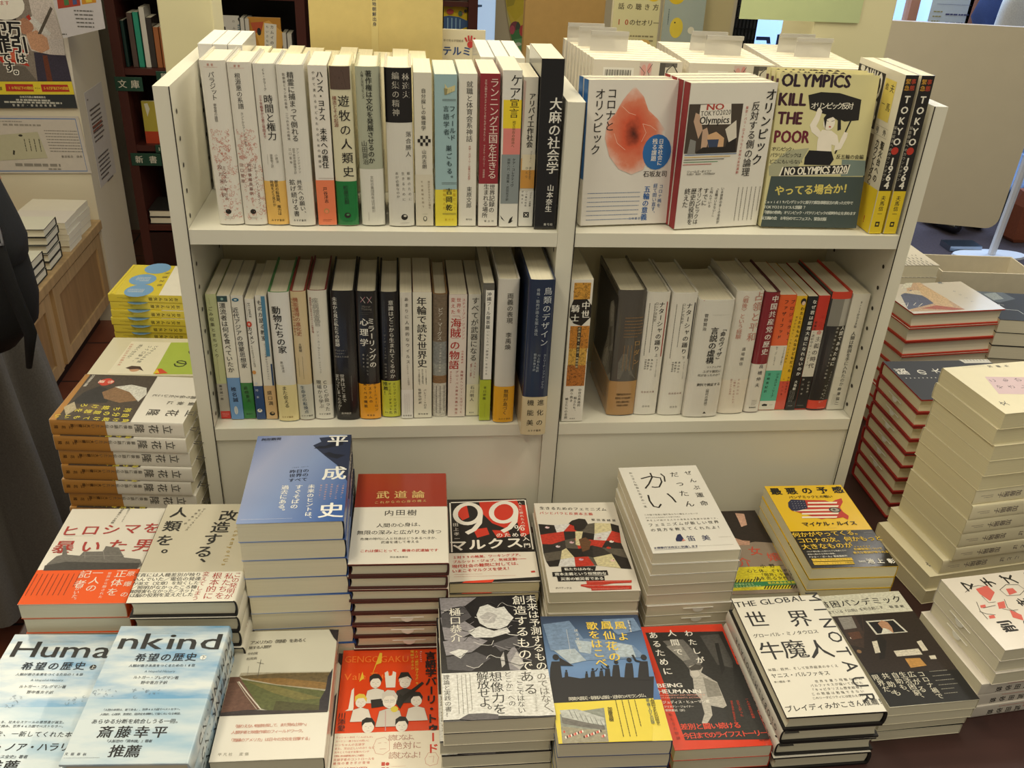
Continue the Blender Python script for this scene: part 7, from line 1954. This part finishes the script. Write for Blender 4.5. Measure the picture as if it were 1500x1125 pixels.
stack('cpc',-1.455,1.855,R(92),5,.13,.19,.028,M_('#e2e0cf'),'pale hardcover topmost of the black edged pile on the oak counter','in the black edged pile on the oak counter','black edged pile on the oak counter',hard=True,boards='#1c1a1a',jit=.004,**kw)
stack('cpd',-1.455,1.69,R(90),3,.13,.19,.028,M_('#e2e0cf'),'pale hardcover topmost of the short black edged pile behind the handbag','in the short black edged pile on the oak counter','short black edged pile on the oak counter',hard=True,boards='#1c1a1a',**kw)
stack('cpe',-1.455,1.53,R(91),2,.13,.19,.025,cp,'white book on the nearest pile on the oak counter behind the handbag','in the nearest pile on the oak counter','nearest pile on the oak counter',**kw)
stack('cpf',-1.70,2.10,R(90),5,.13,.19,.024,cp,'pale book topmost of the back row pile against the poster wall','in the back row pile against the poster wall','back row pile on the oak counter',**kw)
# dark bookcase
MAH=mat('#4a221c','wood'); BY=2.665
bc=thing('bookcase','tall dark red-brown bookcase at the back left','bookcase',T3(0,BY,0))
for x in (-1.297,-1.0,-.598,-.10,.066): MB().box(x-.018,0,0,x+.018,.30,2.4,MAH).build('upright',bc)
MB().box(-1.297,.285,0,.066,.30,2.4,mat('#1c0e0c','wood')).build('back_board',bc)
for z0 in (0.2679,0.6038,0.9005,1.2,2.3): MB().box(-1.279,.004,z0-.024,-1.018,.285,z0,MAH).build('shelf_board',bc)
for z0 in (.5,.95,1.185,1.42,1.73,2.05): MB().box(-.982,.004,z0-.02,-.616,.285,z0,MAH).build('shelf_board',bc)
for z0 in (.3,.6,.88): MB().box(-.58,.004,z0-.02,-.118,.285,z0,MAH).build('shelf_board',bc)
for z0 in (.5,.88,1.07,1.185,1.6): MB().box(-.082,.004,z0-.018,.048,.285,z0,MAH).build('shelf_board',bc)
MB().box(-1.279,.0,.02,-1.018,.01,.235,mat('#2a1210','wood')).build('cabinet_door',bc)
GRN=mat('#24493a','plastic')
def plate(x,z,w,h,tx,lab):
    o=thing('shelf_label',lab,'shelf label',T3(x,BY-.004,z),'green shelf labels'); MB().box(0,0,-h,w,.0035,0,GRN).build('plate',o,bevel=.002)
    d=MB(); n=len(tx); zz=h*620
    draw([['t','#d8d4c4',zz,w*1000*.27,h*500,w*1000*.73,h*500,tx,1,0]] if n>1 else [['t','#d8d4c4',zz,w*500,h*500,w*500,h*500,tx,1,0]],lambda u,v,e:Vector((u/1000,-.0006-e,-v/1000)),lambda v:d,.0003); d.build('lettering',o)
plate(-1.321,0.8696,0.1041,0.05382,'文庫','green shelf label with two white characters on the upper dark shelf')
plate(-1.305,0.5727,0.1179,0.05086,'新書','green shelf label with two white characters on the lower dark shelf')
plate(-1.162,0.8945,0.05686,0.03428,'辞','green shelf label half hidden by the cream column')
plate(-1.204,0.6077,0.03008,0.03256,'1','green shelf label half hidden by the white shelf side')
SP2=[(-1.277, -1.2642, 0.9005, 1.0695, '#1f3a36', 'book', 'dark green spine at the left end of the upper dark shelf'),
(-1.2501, -1.2301, 0.9005, 1.0978, '#5a4a44', 'book', 'brown spine with white foot on the upper dark shelf'),
(-1.2272, -1.2073, 0.9005, 1.101, '#2f9a80', 'book', 'turquoise spine on the upper dark shelf'),
(-1.2023, -1.1823, 0.9005, 1.1188, '#d9d6cc', 'book', 'white spine on the upper dark shelf'),
(-1.1813, -1.16, 0.9005, 1.0831, '#3a3430', 'book', 'charcoal spine on the upper dark shelf'),
(-1.159, -1.1395, 0.9005, 1.0497, '#a8683f', 'book', 'orange brown spine, left of three on the upper dark shelf'),
(-1.137, -1.1168, 0.9005, 1.0505, '#a8683f', 'book', 'orange brown spine, middle of three on the upper dark shelf'),
(-1.1142, -1.094, 0.9005, 1.0512, '#a8683f', 'book', 'orange brown spine, right of three on the upper dark shelf')]
for i,(x0,x1,z0,z1,c,nm,lab) in enumerate(SP2):
    o=make_book('',.10,z1-z0,x1-x0-.0008,M_(c),mode='spine',label=lab,group='books in the dark bookcase')
    place(o,stand_M((x0+x1)/2,BY+.03,z0+.0014))
def facebook(x,z,w,h,items,jc,lab,y=None,d=.015):
    ART['tmp']={'F':items}; o=make_book('tmp',w,h,d,M_(jc),mode='face',label=lab,group='covers shown in the background'); ART.pop('tmp'); place(o,face_M(x,(BY+.05) if y is None else y,z+.0018,0,R(3))); return o
facebook(-1.213,0.6038,0.06574,0.1631,[['r','#b5401f',0,118,72,180],['p','#d9d6c0',10,10,18,60,30,30,24,8]],'#b5a63c','small yellow book over an orange band on the dark shelf')
facebook(-0.8791,0.951,0.08724,0.1463,[['e','#2a2826',8,14,9,8],['e','#2a2826',92,12,9,8],['t','#1f1c1a',60,30,70,30,70,'木',2,0],['g','#4a6a78',80,30,118,110,7,0,4],['t','#55524b',11,66,20,66,70,'のみち',0,0]],'#cfcdc6','grey white book with a black brush character in the dark bookcase')
facebook(-0.7406,0.951,0.1243,0.1442,[['p','#d9a54a',20,30,80,10,140,60,120,120,40,110],['p','#b5532c',10,20,60,15,50,50,20,60],['p','#a8582a',90,150,150,110,156,190,110,200],['e','#1f1a18',40,52,8,14],['p','#e0dccf',62,20,108,24,98,150,55,140],['t','#3a3430',14,90,34,84,130,'カムイのうた',1,0],['t','#3a3430',11,72,34,66,120,'ちいさな物語',0,0],['n','#4a2a1a',3,30,150,80,170,110,160],['r','#1d1a18',0,150,134,178]],'#c08a3c','orange brown illustrated book with a white title strip in the dark bookcase')
facebook(-0.0003806,1.071,0.09276,0.09185,[['p','#3a5a8a',0,40,20,36,60,40,90,52,130,36,130,90,90,76,60,88,20,92,0,88],['r','#8fb5cf',14,44,18,84],['r','#8fb5cf',30,44,34,86],['r','#8fb5cf',46,44,50,86],['r','#8fb5cf',62,48,66,82],['p','#4a6a9a',0,0,30,4,60,0,100,6,150,0,150,-8,0,-8],['p','#4a6a8a',0,110,40,100,80,108,150,98,150,140,0,140],['e','#c98a7a',70,26,8,7],['e','#c24a5a',20,112,8,7]],'#d9bc2c','yellow picture book with striped blue fish in the far bookcase')
facebook(0.00195,1.186,0.0881,0.03619,[['e','#b5463c',20,80,14,10],['e','#4a6a4a',60,86,8,10],['e','#2a2826',80,76,6,6]],'#d9cdb0','pale picture book above the striped fish one in the far bookcase')
place(make_book('',.10,0.1417,0.01438,M_('#cfccc4'),mode='spine',label='left one of two thin pale spines in the dark bookcase',group='books in the dark bookcase'),stand_M(-0.8227,BY+.03,0.9526))
place(make_book('',.10,0.1398,0.0144,M_('#cfccc4'),mode='spine',label='right one of two thin pale spines in the dark bookcase',group='books in the dark bookcase'),stand_M(-0.805,BY+.03,0.9526))
place(make_book('',.10,0.09223,0.01463,M_('#cfccc4'),mode='spine',label='left one of two thin pale spines beside the orange brown book',group='books in the dark bookcase'),stand_M(-0.6671,BY+.03,0.9526))
place(make_book('',.10,0.09031,0.01727,M_('#cfccc4'),mode='spine',label='right one of two thin pale spines beside the orange brown book',group='books in the dark bookcase'),stand_M(-0.6477,BY+.03,0.9526))
stack('pile1',-1.212,BY+.105,0,2,.126,.18,.03,M_('#33322f'),'black and white patterned book, left pile low in the dark bookcase','in the left pile low in the dark bookcase','left pile low in the bookcase',base=0.2695,hard=True,boards='#1a1918')
stack('pile2',-1.0835,BY+.105,0,2,.126,.18,.03,M_('#5a4a34'),'dark brown book, right pile low in the dark bookcase','in the right pile low in the dark bookcase','right pile low in the bookcase',base=0.2695,hard=True)
stack('pile3',-1.12,BY+.243,0,4,.11,.078,.03,M_('#b5ad8c'),'pale striped book lying behind the low piles in the dark bookcase','in the pale pile behind the low piles','pale pile low in the bookcase',base=0.2695)
# beige cloth wall hanging card
o=sheet('hanging_card','colourful fruit and leaf card hanging on the back wall','card',[['p','#d9c23a',0,-60,110,-60,110,40,60,90,20,40],['p','#e0c84a',20,40,60,90,110,40,110,110,70,120,40,100],['p','#b9a83a',10,-50,70,-50,50,20,20,30],['e','#8a4a52',62,120,26,30],['e','#4a5a48',74,118,10,26],['p','#4f8a52',40,140,110,110,110,250,80,300,60,220],['e','#c94a4a',98,130,16,26],['e','#c25a6a',48,128,12,20],['p','#6fae72',60,170,110,160,110,230,75,260],['e','#d9e0c8',80,190,14,8],['p','#3f8a4f',85,230,110,200,110,300,84,300]],(0.2522,3.346,1.124),[(0,-60),(112,-60),(112,310),(76,310),(20,60)],None,base='#d8cf8a')
# cardboard panel and the display behind it
structure('wall_partition',MB().box(0.05757,1.0,0,0.2358,1.03,1.75,mat('#a98852','kraft')))
rk=thing('display_stand','beige display stand behind the rows of white books','stand',T3(0,0,0))
BEI=mat('#cdbf96','laminate')
MB().box(0.2132,.80,0,0.463,1.05,1.225,BEI).build('cabinet',rk); MB().box(0.4002,.86,1.2255,0.4796,.872,1.45,BEI).build('back_board',rk)
fr_=MB(); 
facebook(0.2669,1.226,.098,.215,[['t','#4a4434',13,18,20,62,20,'精神科医',1,0] if 0 else ['t','#5a5240',13,16,18,60,18,'精神科',1,0],['t','#5a5240',13,16,48,88,48,'話の聴き方',1,0],['t','#b5523a',15,14,78,30,78,'10',1,0],['t','#5a5240',13,42,78,92,78,'のセオリー',1,0],['e','#e3c22c',82,20,17,17],['e','#2a2620',82,16,11,6],['e','#efe6c8',82,24,8,5],['g','#8a8060',14,100,90,125,8,0,3],['e','#dcb870',70,118,14,8]],'#d9d2a6','pale green cover with a round yellow sticker behind the white books',y=.84)
facebook(0.3692,1.226,.088,.205,[['e','#e3c22c',24,16,17,15],['e','#2a2620',24,14,11,5],['e','#e8d04a',30,76,14,20],['e','#2a2620',26,66,1.6,1.6],['e','#e8e4d4',62,80,7,7],['g','#6a7a80',8,40,14,70,6,1,2]],'#a9b5b4','grey blue cover with a yellow chick behind the white books',y=.845)
facebook(0.3661,1.226,.066,.085,[['r','#efe2dc',4,4,62,81],['e','#4a5a9a',16,14,8,5],['e','#c24a5a',36,14,8,5],['e','#4a5a9a',52,14,7,5]],'#d04a62','small pink framed card in front of the yellow chick cover',y=.815,d=.004)
gd=thing('wire_grid','black wire grid display panel beside the beige stand','wire grid',T3(0,0,0))
BLK=mat('#26282c','metal'); m=MB(); gx0,gx1=0.5032,0.5513
for i in range(7): xx=gx0+(gx1-gx0)*i/6; m.box(xx-.0012,.90,.0,xx+.0012,.9025,1.42,BLK)
for i in range(9): zz=1.24+i*.0225; m.box(gx0,.8975,zz-.0012,gx1,.90,zz+.0012,BLK)
m.build('wires',gd); MB().box(gx0,.904,.0,gx1,.908,1.42,mat('#3a3c46','cloth')).build('backing',gd)
hs=thing('hanging_sign','pale green paper sign hanging beside the right column','sign',T3(0,0,0))
MB().box(0.3386,.421,1.429,0.5462,.4225,1.75,mat('#c3d0a0','paper')).build('sheet',hs)
d=MB(); draw([['g','#8a9470',20,10,120,24,7,0,1.2],['g','#9aa47e',20,36,60,44,7,0,1.2]],lambda u,v,e:Vector((0.3386+u/1000,.4207-e,1.505-v/1000)),lambda v:d,.0001); d.build('print',hs)
# ================================================================ right background
SI=thing('sign_stand','blank off white sign panel with rounded corners seen from the back','sign stand',T3(1.02,1.02,0)@RZ(R(-6)))
pw=mat('#cdc3ae','plastic')
pm=MB(); pr_=[]
for cx,cz,a0 in ((.275,.905,-90),(.285,1.335,0),(-.13,1.335,90),(-.13,.925,180)):
    for k in range(6): a=R(a0+18*k); pr_.append(Vector((cx+.03*math.cos(a),0,cz+.03*math.sin(a))))
pm.loft([pr_,[p+Vector((0,.018,0)) for p in pr_]],pw); pm.build('panel',SI)
MB().tube([(.04,.035,.02),(.04,.035,1.18)],.014,mat('#d8d8d8','plastic')).build('pole',SI); MB().box(-.14,-.06,0,.22,.14,.018,mat('#d8d8d8','plastic')).build('foot',SI,bevel=.006)
PS=thing('pole_stand','white floor stand with a pole and a leaf-shaped foot on the carpet','stand',T3(2.851,3.06,0))
WP=mat('#e3e6ee','plastic'); m=MB()
ring=[Vector((.19*math.cos(a)*(1 if math.cos(a)>0 else 1.15),.075*math.sin(a),0)) for a in [2*math.pi*i/24 for i in range(24)]]
m.loft([[p for p in ring],[p*.98+Vector((0,0,.012)) for p in ring]],WP); m.build('foot',PS); MB().tube([(0,0,.012),(.055,.03,.7),(.11,.06,1.35)],.02,WP).build('pole',PS); MB().box(-.2,.06,.0005,-.02,.16,.03,mat('#9aa3ad','metal')).build('weight',PS)
GY=3.75
FRM=mat('#c98f70','wood'); BLUEF=mat('#9fb8dc','plastic'); DKF=mat('#2a2c38','metal')
d1=thing('door_1',None,None,T3(0,GY,0)); d1['kind']='structure'
m=MB()
for x in (2.456,2.781): m.box(x-.025,-.03,.03,x+.025,.03,2.6,FRM)
m.build('door_frame',d1)
MB().box(2.81,-.04,.03,2.905,.04,2.6,BLUEF).build('post',d1); MB().box(1.45,-.05,-.0,5.4,.05,.03,mat('#aeb8c8','metal')).build('threshold',d1)
MB().box(2.905,-.035,.031,5.4,-.0,.16,DKF).build('bottom_rail',d1); MB().tube([(2.905+.1,-.036,.09),(2.905+.1,-.07,.09)],.022,mat('#c9ccd2','metal')).build('door_stop',d1)
MB().box(1.45,.0,.16,5.4,.006,2.6,clear('window_glass',(.8,.9,1,1),.12,.03)).build('pane',d1)
tag(MB().box(1.2,6.4,-.05,6.2,6.5,3.2,mat('#a8bfe0','wall')).build('wall_outside'),kind='structure')
tag(MB().box(1.2,3.81,-.07,6.2,6.4,-.01,mat('#8c93a4','wall')).build('pavement'),kind='structure')
m=MB(); 
# printed sheets on the glass
sheet('notice','white paper notice on the glass door at the top right','notice',[['g','#8a8aa0',30,10,220,20,9,0,2],['g','#b5a86a',20,40,70,110,24,0,6],['g','#55557a',90,60,220,66,14,0,7],['g','#55557a',100,100,200,112,16,0,9]],(2.545,3.72,1.16),[(0,-60),(235,-60),(225,135),(0,120)],None,base='#dfe6e0')
sheet('sticker','narrow yellow sticker low on the glass door','sticker',[['e','#a89a2a',14,22,9,9],['t','#4a4a30',15,14,50,14,110,'自動扉',1,0]],(2.728,3.72,1.014),[(0,0),(32,0),(32,140),(0,140)],None,base='#d8d06a')
sheet('shop_lettering','dark blue letters on the window behind the white books','lettering',[['p','#1f2f5c',0,0,74,0,84,34,62,34,58,18,0,18],['p','#1f2f5c',112,-14,130,-14,134,30,176,26,178,38,112,44]],(1.625,3.72,0.9541),[(0,60),(180,60),(180,62),(0,62)],None,base='#9fb8dc')
vm=thing('bin','silver bin with a blue round logo by the glass door','bin',T3(3.239,3.496,0)); MB().box(0,0,0,.30,.30,.40,mat('#a8b4c4','metal')).build('body',vm,bevel=.006); d=MB(); draw([['e','#3a55c8',0,0,48,48],['t','#e8ecf8',26,-28,0,28,0,'END' if 0 else 'EKO',2,0]],lambda u,v,e:Vector((.08+u/1000,-.001-e*5,.29-v/1000)),lambda v:d,.0002); d.build('logo',vm)
MB().box(.04,.02,.4005,.26,.28,.42,mat('#8a96a8','metal')).build('lid',vm)
br=thing('shopping_bag','brown leather bag standing on the carpet at the right edge','bag',T3(3.244,3.328,0)); m=MB(); m.loft([[Vector((x*s,y*s,z)) for x,y in ((-.15,-.07),(.15,-.07),(.16,0),(.15,.07),(-.15,.07),(-.16,0))] for z,s in ((.001,.9),(.02,1),(.2,.98),(.27,.8))],mat('#8a4a30','cloth')); m.build('body',br); MB().tube([(-.08,0,.265),(-.07,0,.36),(0,0,.40),(.07,0,.36),(.08,0,.265)],.008,mat('#6a3522','cloth')).build('handle',br)
# ================================================================ people
def skin_body(name,parent,chain,edges,root,mt,sub=2):
    me=bpy.data.meshes.new(name); me.from_pydata([c[0] for c in chain],edges,[]); o=bpy.data.objects.new(name,me); COL.objects.link(o)
    if parent: o.parent=parent
    me.materials.append(mt); sk_=o.modifiers.new('skin','SKIN'); sk_.use_smooth_shade=True
    for v,c in zip(me.skin_vertices[0].data,chain): r=c[1]; v.radius=(r,r) if not isinstance(r,tuple) else r
    me.skin_vertices[0].data[root].use_root=True; s=o.modifiers.new('smooth','SUBSURF'); s.levels=s.render_levels=sub; return o
def person(M,label,top_c,low_c,hair_c,skirt,group=None,arms=((.26,-.02,1.12),(.25,.10,.92)),armsR=((-.26,-.02,1.12),(-.25,.08,.92))):
    p=thing('person',label,'person',M,group)
    SKN=mat('#c89a7c','skin'); C=[];E=[]
    def J(co,r,par=None):
        C.append((co,r)); 
        if par is not None: E.append((par,len(C)-1))
        return len(C)-1
    pel=J((0,0,.90),(.145,.10)); wa=J((0,0,1.04),(.125,.09),pel); ch=J((0,0,1.22),(.15,.105),wa); up=J((0,.0,1.33),(.095,.068),ch); nk=J((0,-.005,1.42),.05,up); hd=J((0,-.015,1.50),(.075,.085),nk); tp=J((0,-.01,1.58),(.07,.085),hd); J((0,0,1.625),(.03,.04),tp)
    for s,(el,wr) in ((1,arms),(-1,armsR)):
        sh=J((s*.155,0,1.315),.046,up); e=J(el,.042,sh); w_=J(wr,.03,e); h_=J((wr[0],wr[1]-.015,wr[2]-.06),(.035,.018),w_)
        for k in range(4):
            a=J((wr[0]+(k-1.5)*.017,wr[1]-.025,wr[2]-.115-(.008 if k in(1,2) else 0)),.009,h_); J((wr[0]+(k-1.5)*.016,wr[1]-.045,wr[2]-.15-(.01 if k in(1,2) else 0)),.0075,a)
        a=J((wr[0]-s*.035,wr[1]-.03,wr[2]-.07),.010,h_); J((wr[0]-s*.04,wr[1]-.045,wr[2]-.105),.008,a)
        hp=J((s*.085,0,.84),.088,pel); kn=J((s*.09,-.01,.47),.058,hp); an=J((s*.095,.02,.085),.04,kn); J((s*.10,-.11,.05),.034,an)
    skin_body('body',p,C,E,0,SKN)
    # head features
    f=MB(); 
    for s in (1,-1): f.disc((s*.03,-.099,1.525),(0,-1,.05),.009,mat('#2a2320','ink'),10)
    f.tube([(0,-.095,1.53),(0,-.113,1.50),(0,-.10,1.493)],[.006,.011,.006],SKN,6); f.disc((0,-.102,1.468),(0,-1,-.1),.015,mat('#a8584e','skin'),10); f.build('face',p,smooth=True)
    h=MB(); HC=mat(hair_c,'cloth'); rg=[]
    for i in range(9):
        z=1.655-.035*i; r=(.02,.06,.085,.098,.103,.103,.100,.095,.085)[i]; rg.append([Vector((r*math.cos(a),.012+r*1.05*math.sin(a)*(1 if math.sin(a)>0 else (.95 if i<3 else .45)),z)) for a in [2*math.pi*j/20 for j in range(20)]])
    h.loft(rg,HC); h.build('hair',p,smooth=True)
    TC=mat(top_c,'cloth'); t=MB(); rg=[]
    for z,a,b in ((.80,.185,.135),(.90,.19,.14),(1.04,.165,.12),(1.2,.185,.135),(1.32,.185,.125),(1.385,.125,.095),(1.415,.065,.065)): rg.append([Vector((a*math.cos(q),b*math.sin(q),z)) for q in [2*math.pi*j/24 for j in range(24)]])
    t.loft(rg,TC,False)
    for s,(el,wr) in ((1,arms),(-1,armsR)): t.tube([(s*.09,0,1.345),(s*.175,0,1.315),el,(Vector(el)+Vector(wr))*.5,Vector(wr)+Vector((0,0,.03))],[.06,.078,.06,.052,.046],TC,12)
    t.build('jacket',p,smooth=True)
    LC=mat(low_c,'cloth'); m=MB()
    if skirt:
        rg=[]; n=120
        for i,(z,r,pl) in enumerate(((1.03,.17,.0),(.95,.19,.006),(.85,.205,.014),(.7,.222,.022),(.55,.235,.03),(.40,.25,.036),(.10,.27,.04))):
            rg.append([Vector(((r+pl*math.sin(9*q+1.2*math.sin(2*q)+z))*math.cos(q),(r*.88+pl*math.sin(9*q+1.2*math.sin(2*q)+z))*math.sin(q),z)) for q in [2*math.pi*j/n for j in range(n)]])
        m.loft(rg,LC,False); m.build('skirt',p,smooth=True)
    else:
        for s in (1,-1): m.tube([(s*.08,0,.92),(s*.09,0,.8),(s*.092,-.005,.47),(s*.095,.01,.08)],[.105,.11,.085,.075],LC,16)
        m.build('trousers',p,smooth=True)
    for s in (1,-1):
        q=MB(); q.loft([[Vector((s*.098+a*math.cos(u),y+0*u,.04+ .035*sc*math.sin(u))) for u in [2*math.pi*j/14 for j in range(14)]] for y,a,sc in ((.075,.02,.6),(.06,.038,1),(-.03,.042,1),(-.10,.046,.8),(-.15,.036,.55),(-.17,.015,.3))],mat('#16151a','gloss')); 
        for i,v in enumerate(q.v): q.v[i]=(v[0],v[1],max(.003,v[2]))
        q.build('shoe',p,smooth=True)
    return p
person(T3(-1.25,.74,0)@RZ(R(160)),'person in a long dark grey pleated skirt at the left edge, cut by the frame','#26262b','#6a6661','#1d1a19',True,arms=((.25,-.02,1.12),(.22,-.16,1.02)),armsR=((-.15,-.03,1.10),(-.08,-.17,1.14)))
hb=thing('handbag','black nylon shoulder bag with a silver buckle at the left edge','bag',T3(-1.005,.40,.845)@RZ(R(10))@RX(R(-3))@Matrix.Scale(1.2,4))
NY=mat('#1b1d24','cloth'); NYD=mat('#121318','cloth')
def puff(sx,sy,z0,z1,n=2.6,top=.8,k=28,rows=9):
    rg=[]
    for i in range(rows):
        f=i/(rows-1); z=z0+(z1-z0)*f; s=(1-abs(2*f-1)**5*.35)*(1-(1-top)*f)
        rg.append([Vector((sx*s*math.copysign(abs(math.cos(a))**(2/n),math.cos(a)),sy*s*math.copysign(abs(math.sin(a))**(2/n),math.sin(a)),z)) for a in [2*math.pi*j/k for j in range(k)]])
    return rg
m=MB(); m.loft(puff(.135,.085,0,.28),NYD); m.build('body',hb,smooth=True)
m=MB(); m.loft(puff(.142,.094,.105,.315,top=.62),NY); m.build('flap',hb,smooth=True)
m=MB(); m.tube([(.10,-.083,.26),(.112,-.096,.18),(.118,-.099,.12),(.128,-.095,.05),(.115,-.088,-.005)],[.008,.009,.009,.009,.004],NYD,8); fs_=m.build('flap_strap',hb,smooth=True)
m=MB(); B_=mat('#c9c9cf','metal'); m.box(.104,-.105,.180,.122,-.101,.183,B_); m.box(.104,-.105,.201,.122,-.101,.204,B_); m.box(.104,-.105,.180,.107,-.101,.204,B_); m.box(.119,-.105,.180,.122,-.101,.204,B_); m.box(.1115,-.106,.172,.1145,-.102,.204,B_); m.build('buckle',fs_)
m=MB(); m.tube([(-.09,0,.30),(-.11,.05,.40),(-.10,.15,.47),(-.02,.17,.45),(.06,.06,.36),(.085,0,.29)],.011,NYD,8); m.build('shoulder_strap',hb,smooth=True)
person(T3(2.908,3.48,0)@RZ(R(200)),'person in a dark navy coat beyond the white sign at the top right corner','#2a3a66','#26283a','#221d1b',False)
tb=thing('tote_bag','white cloth tote bag carried by the person in navy at top right','bag',T3(2.702,3.17,0.9607)@RZ(R(15)))
m=MB(); m.loft(puff(.16,.05,0,.34,top=.85,n=3),mat('#dfe4f0','cloth')); m.build('body',tb,smooth=True)
m=MB(); m.tube([(-.06,0,.33),(-.05,.0,.45),(-.01,.03,.60),(.03,.0,.45),(.05,0,.33)],.012,mat('#dfe4f0','cloth')); m.build('strap',tb,smooth=True)
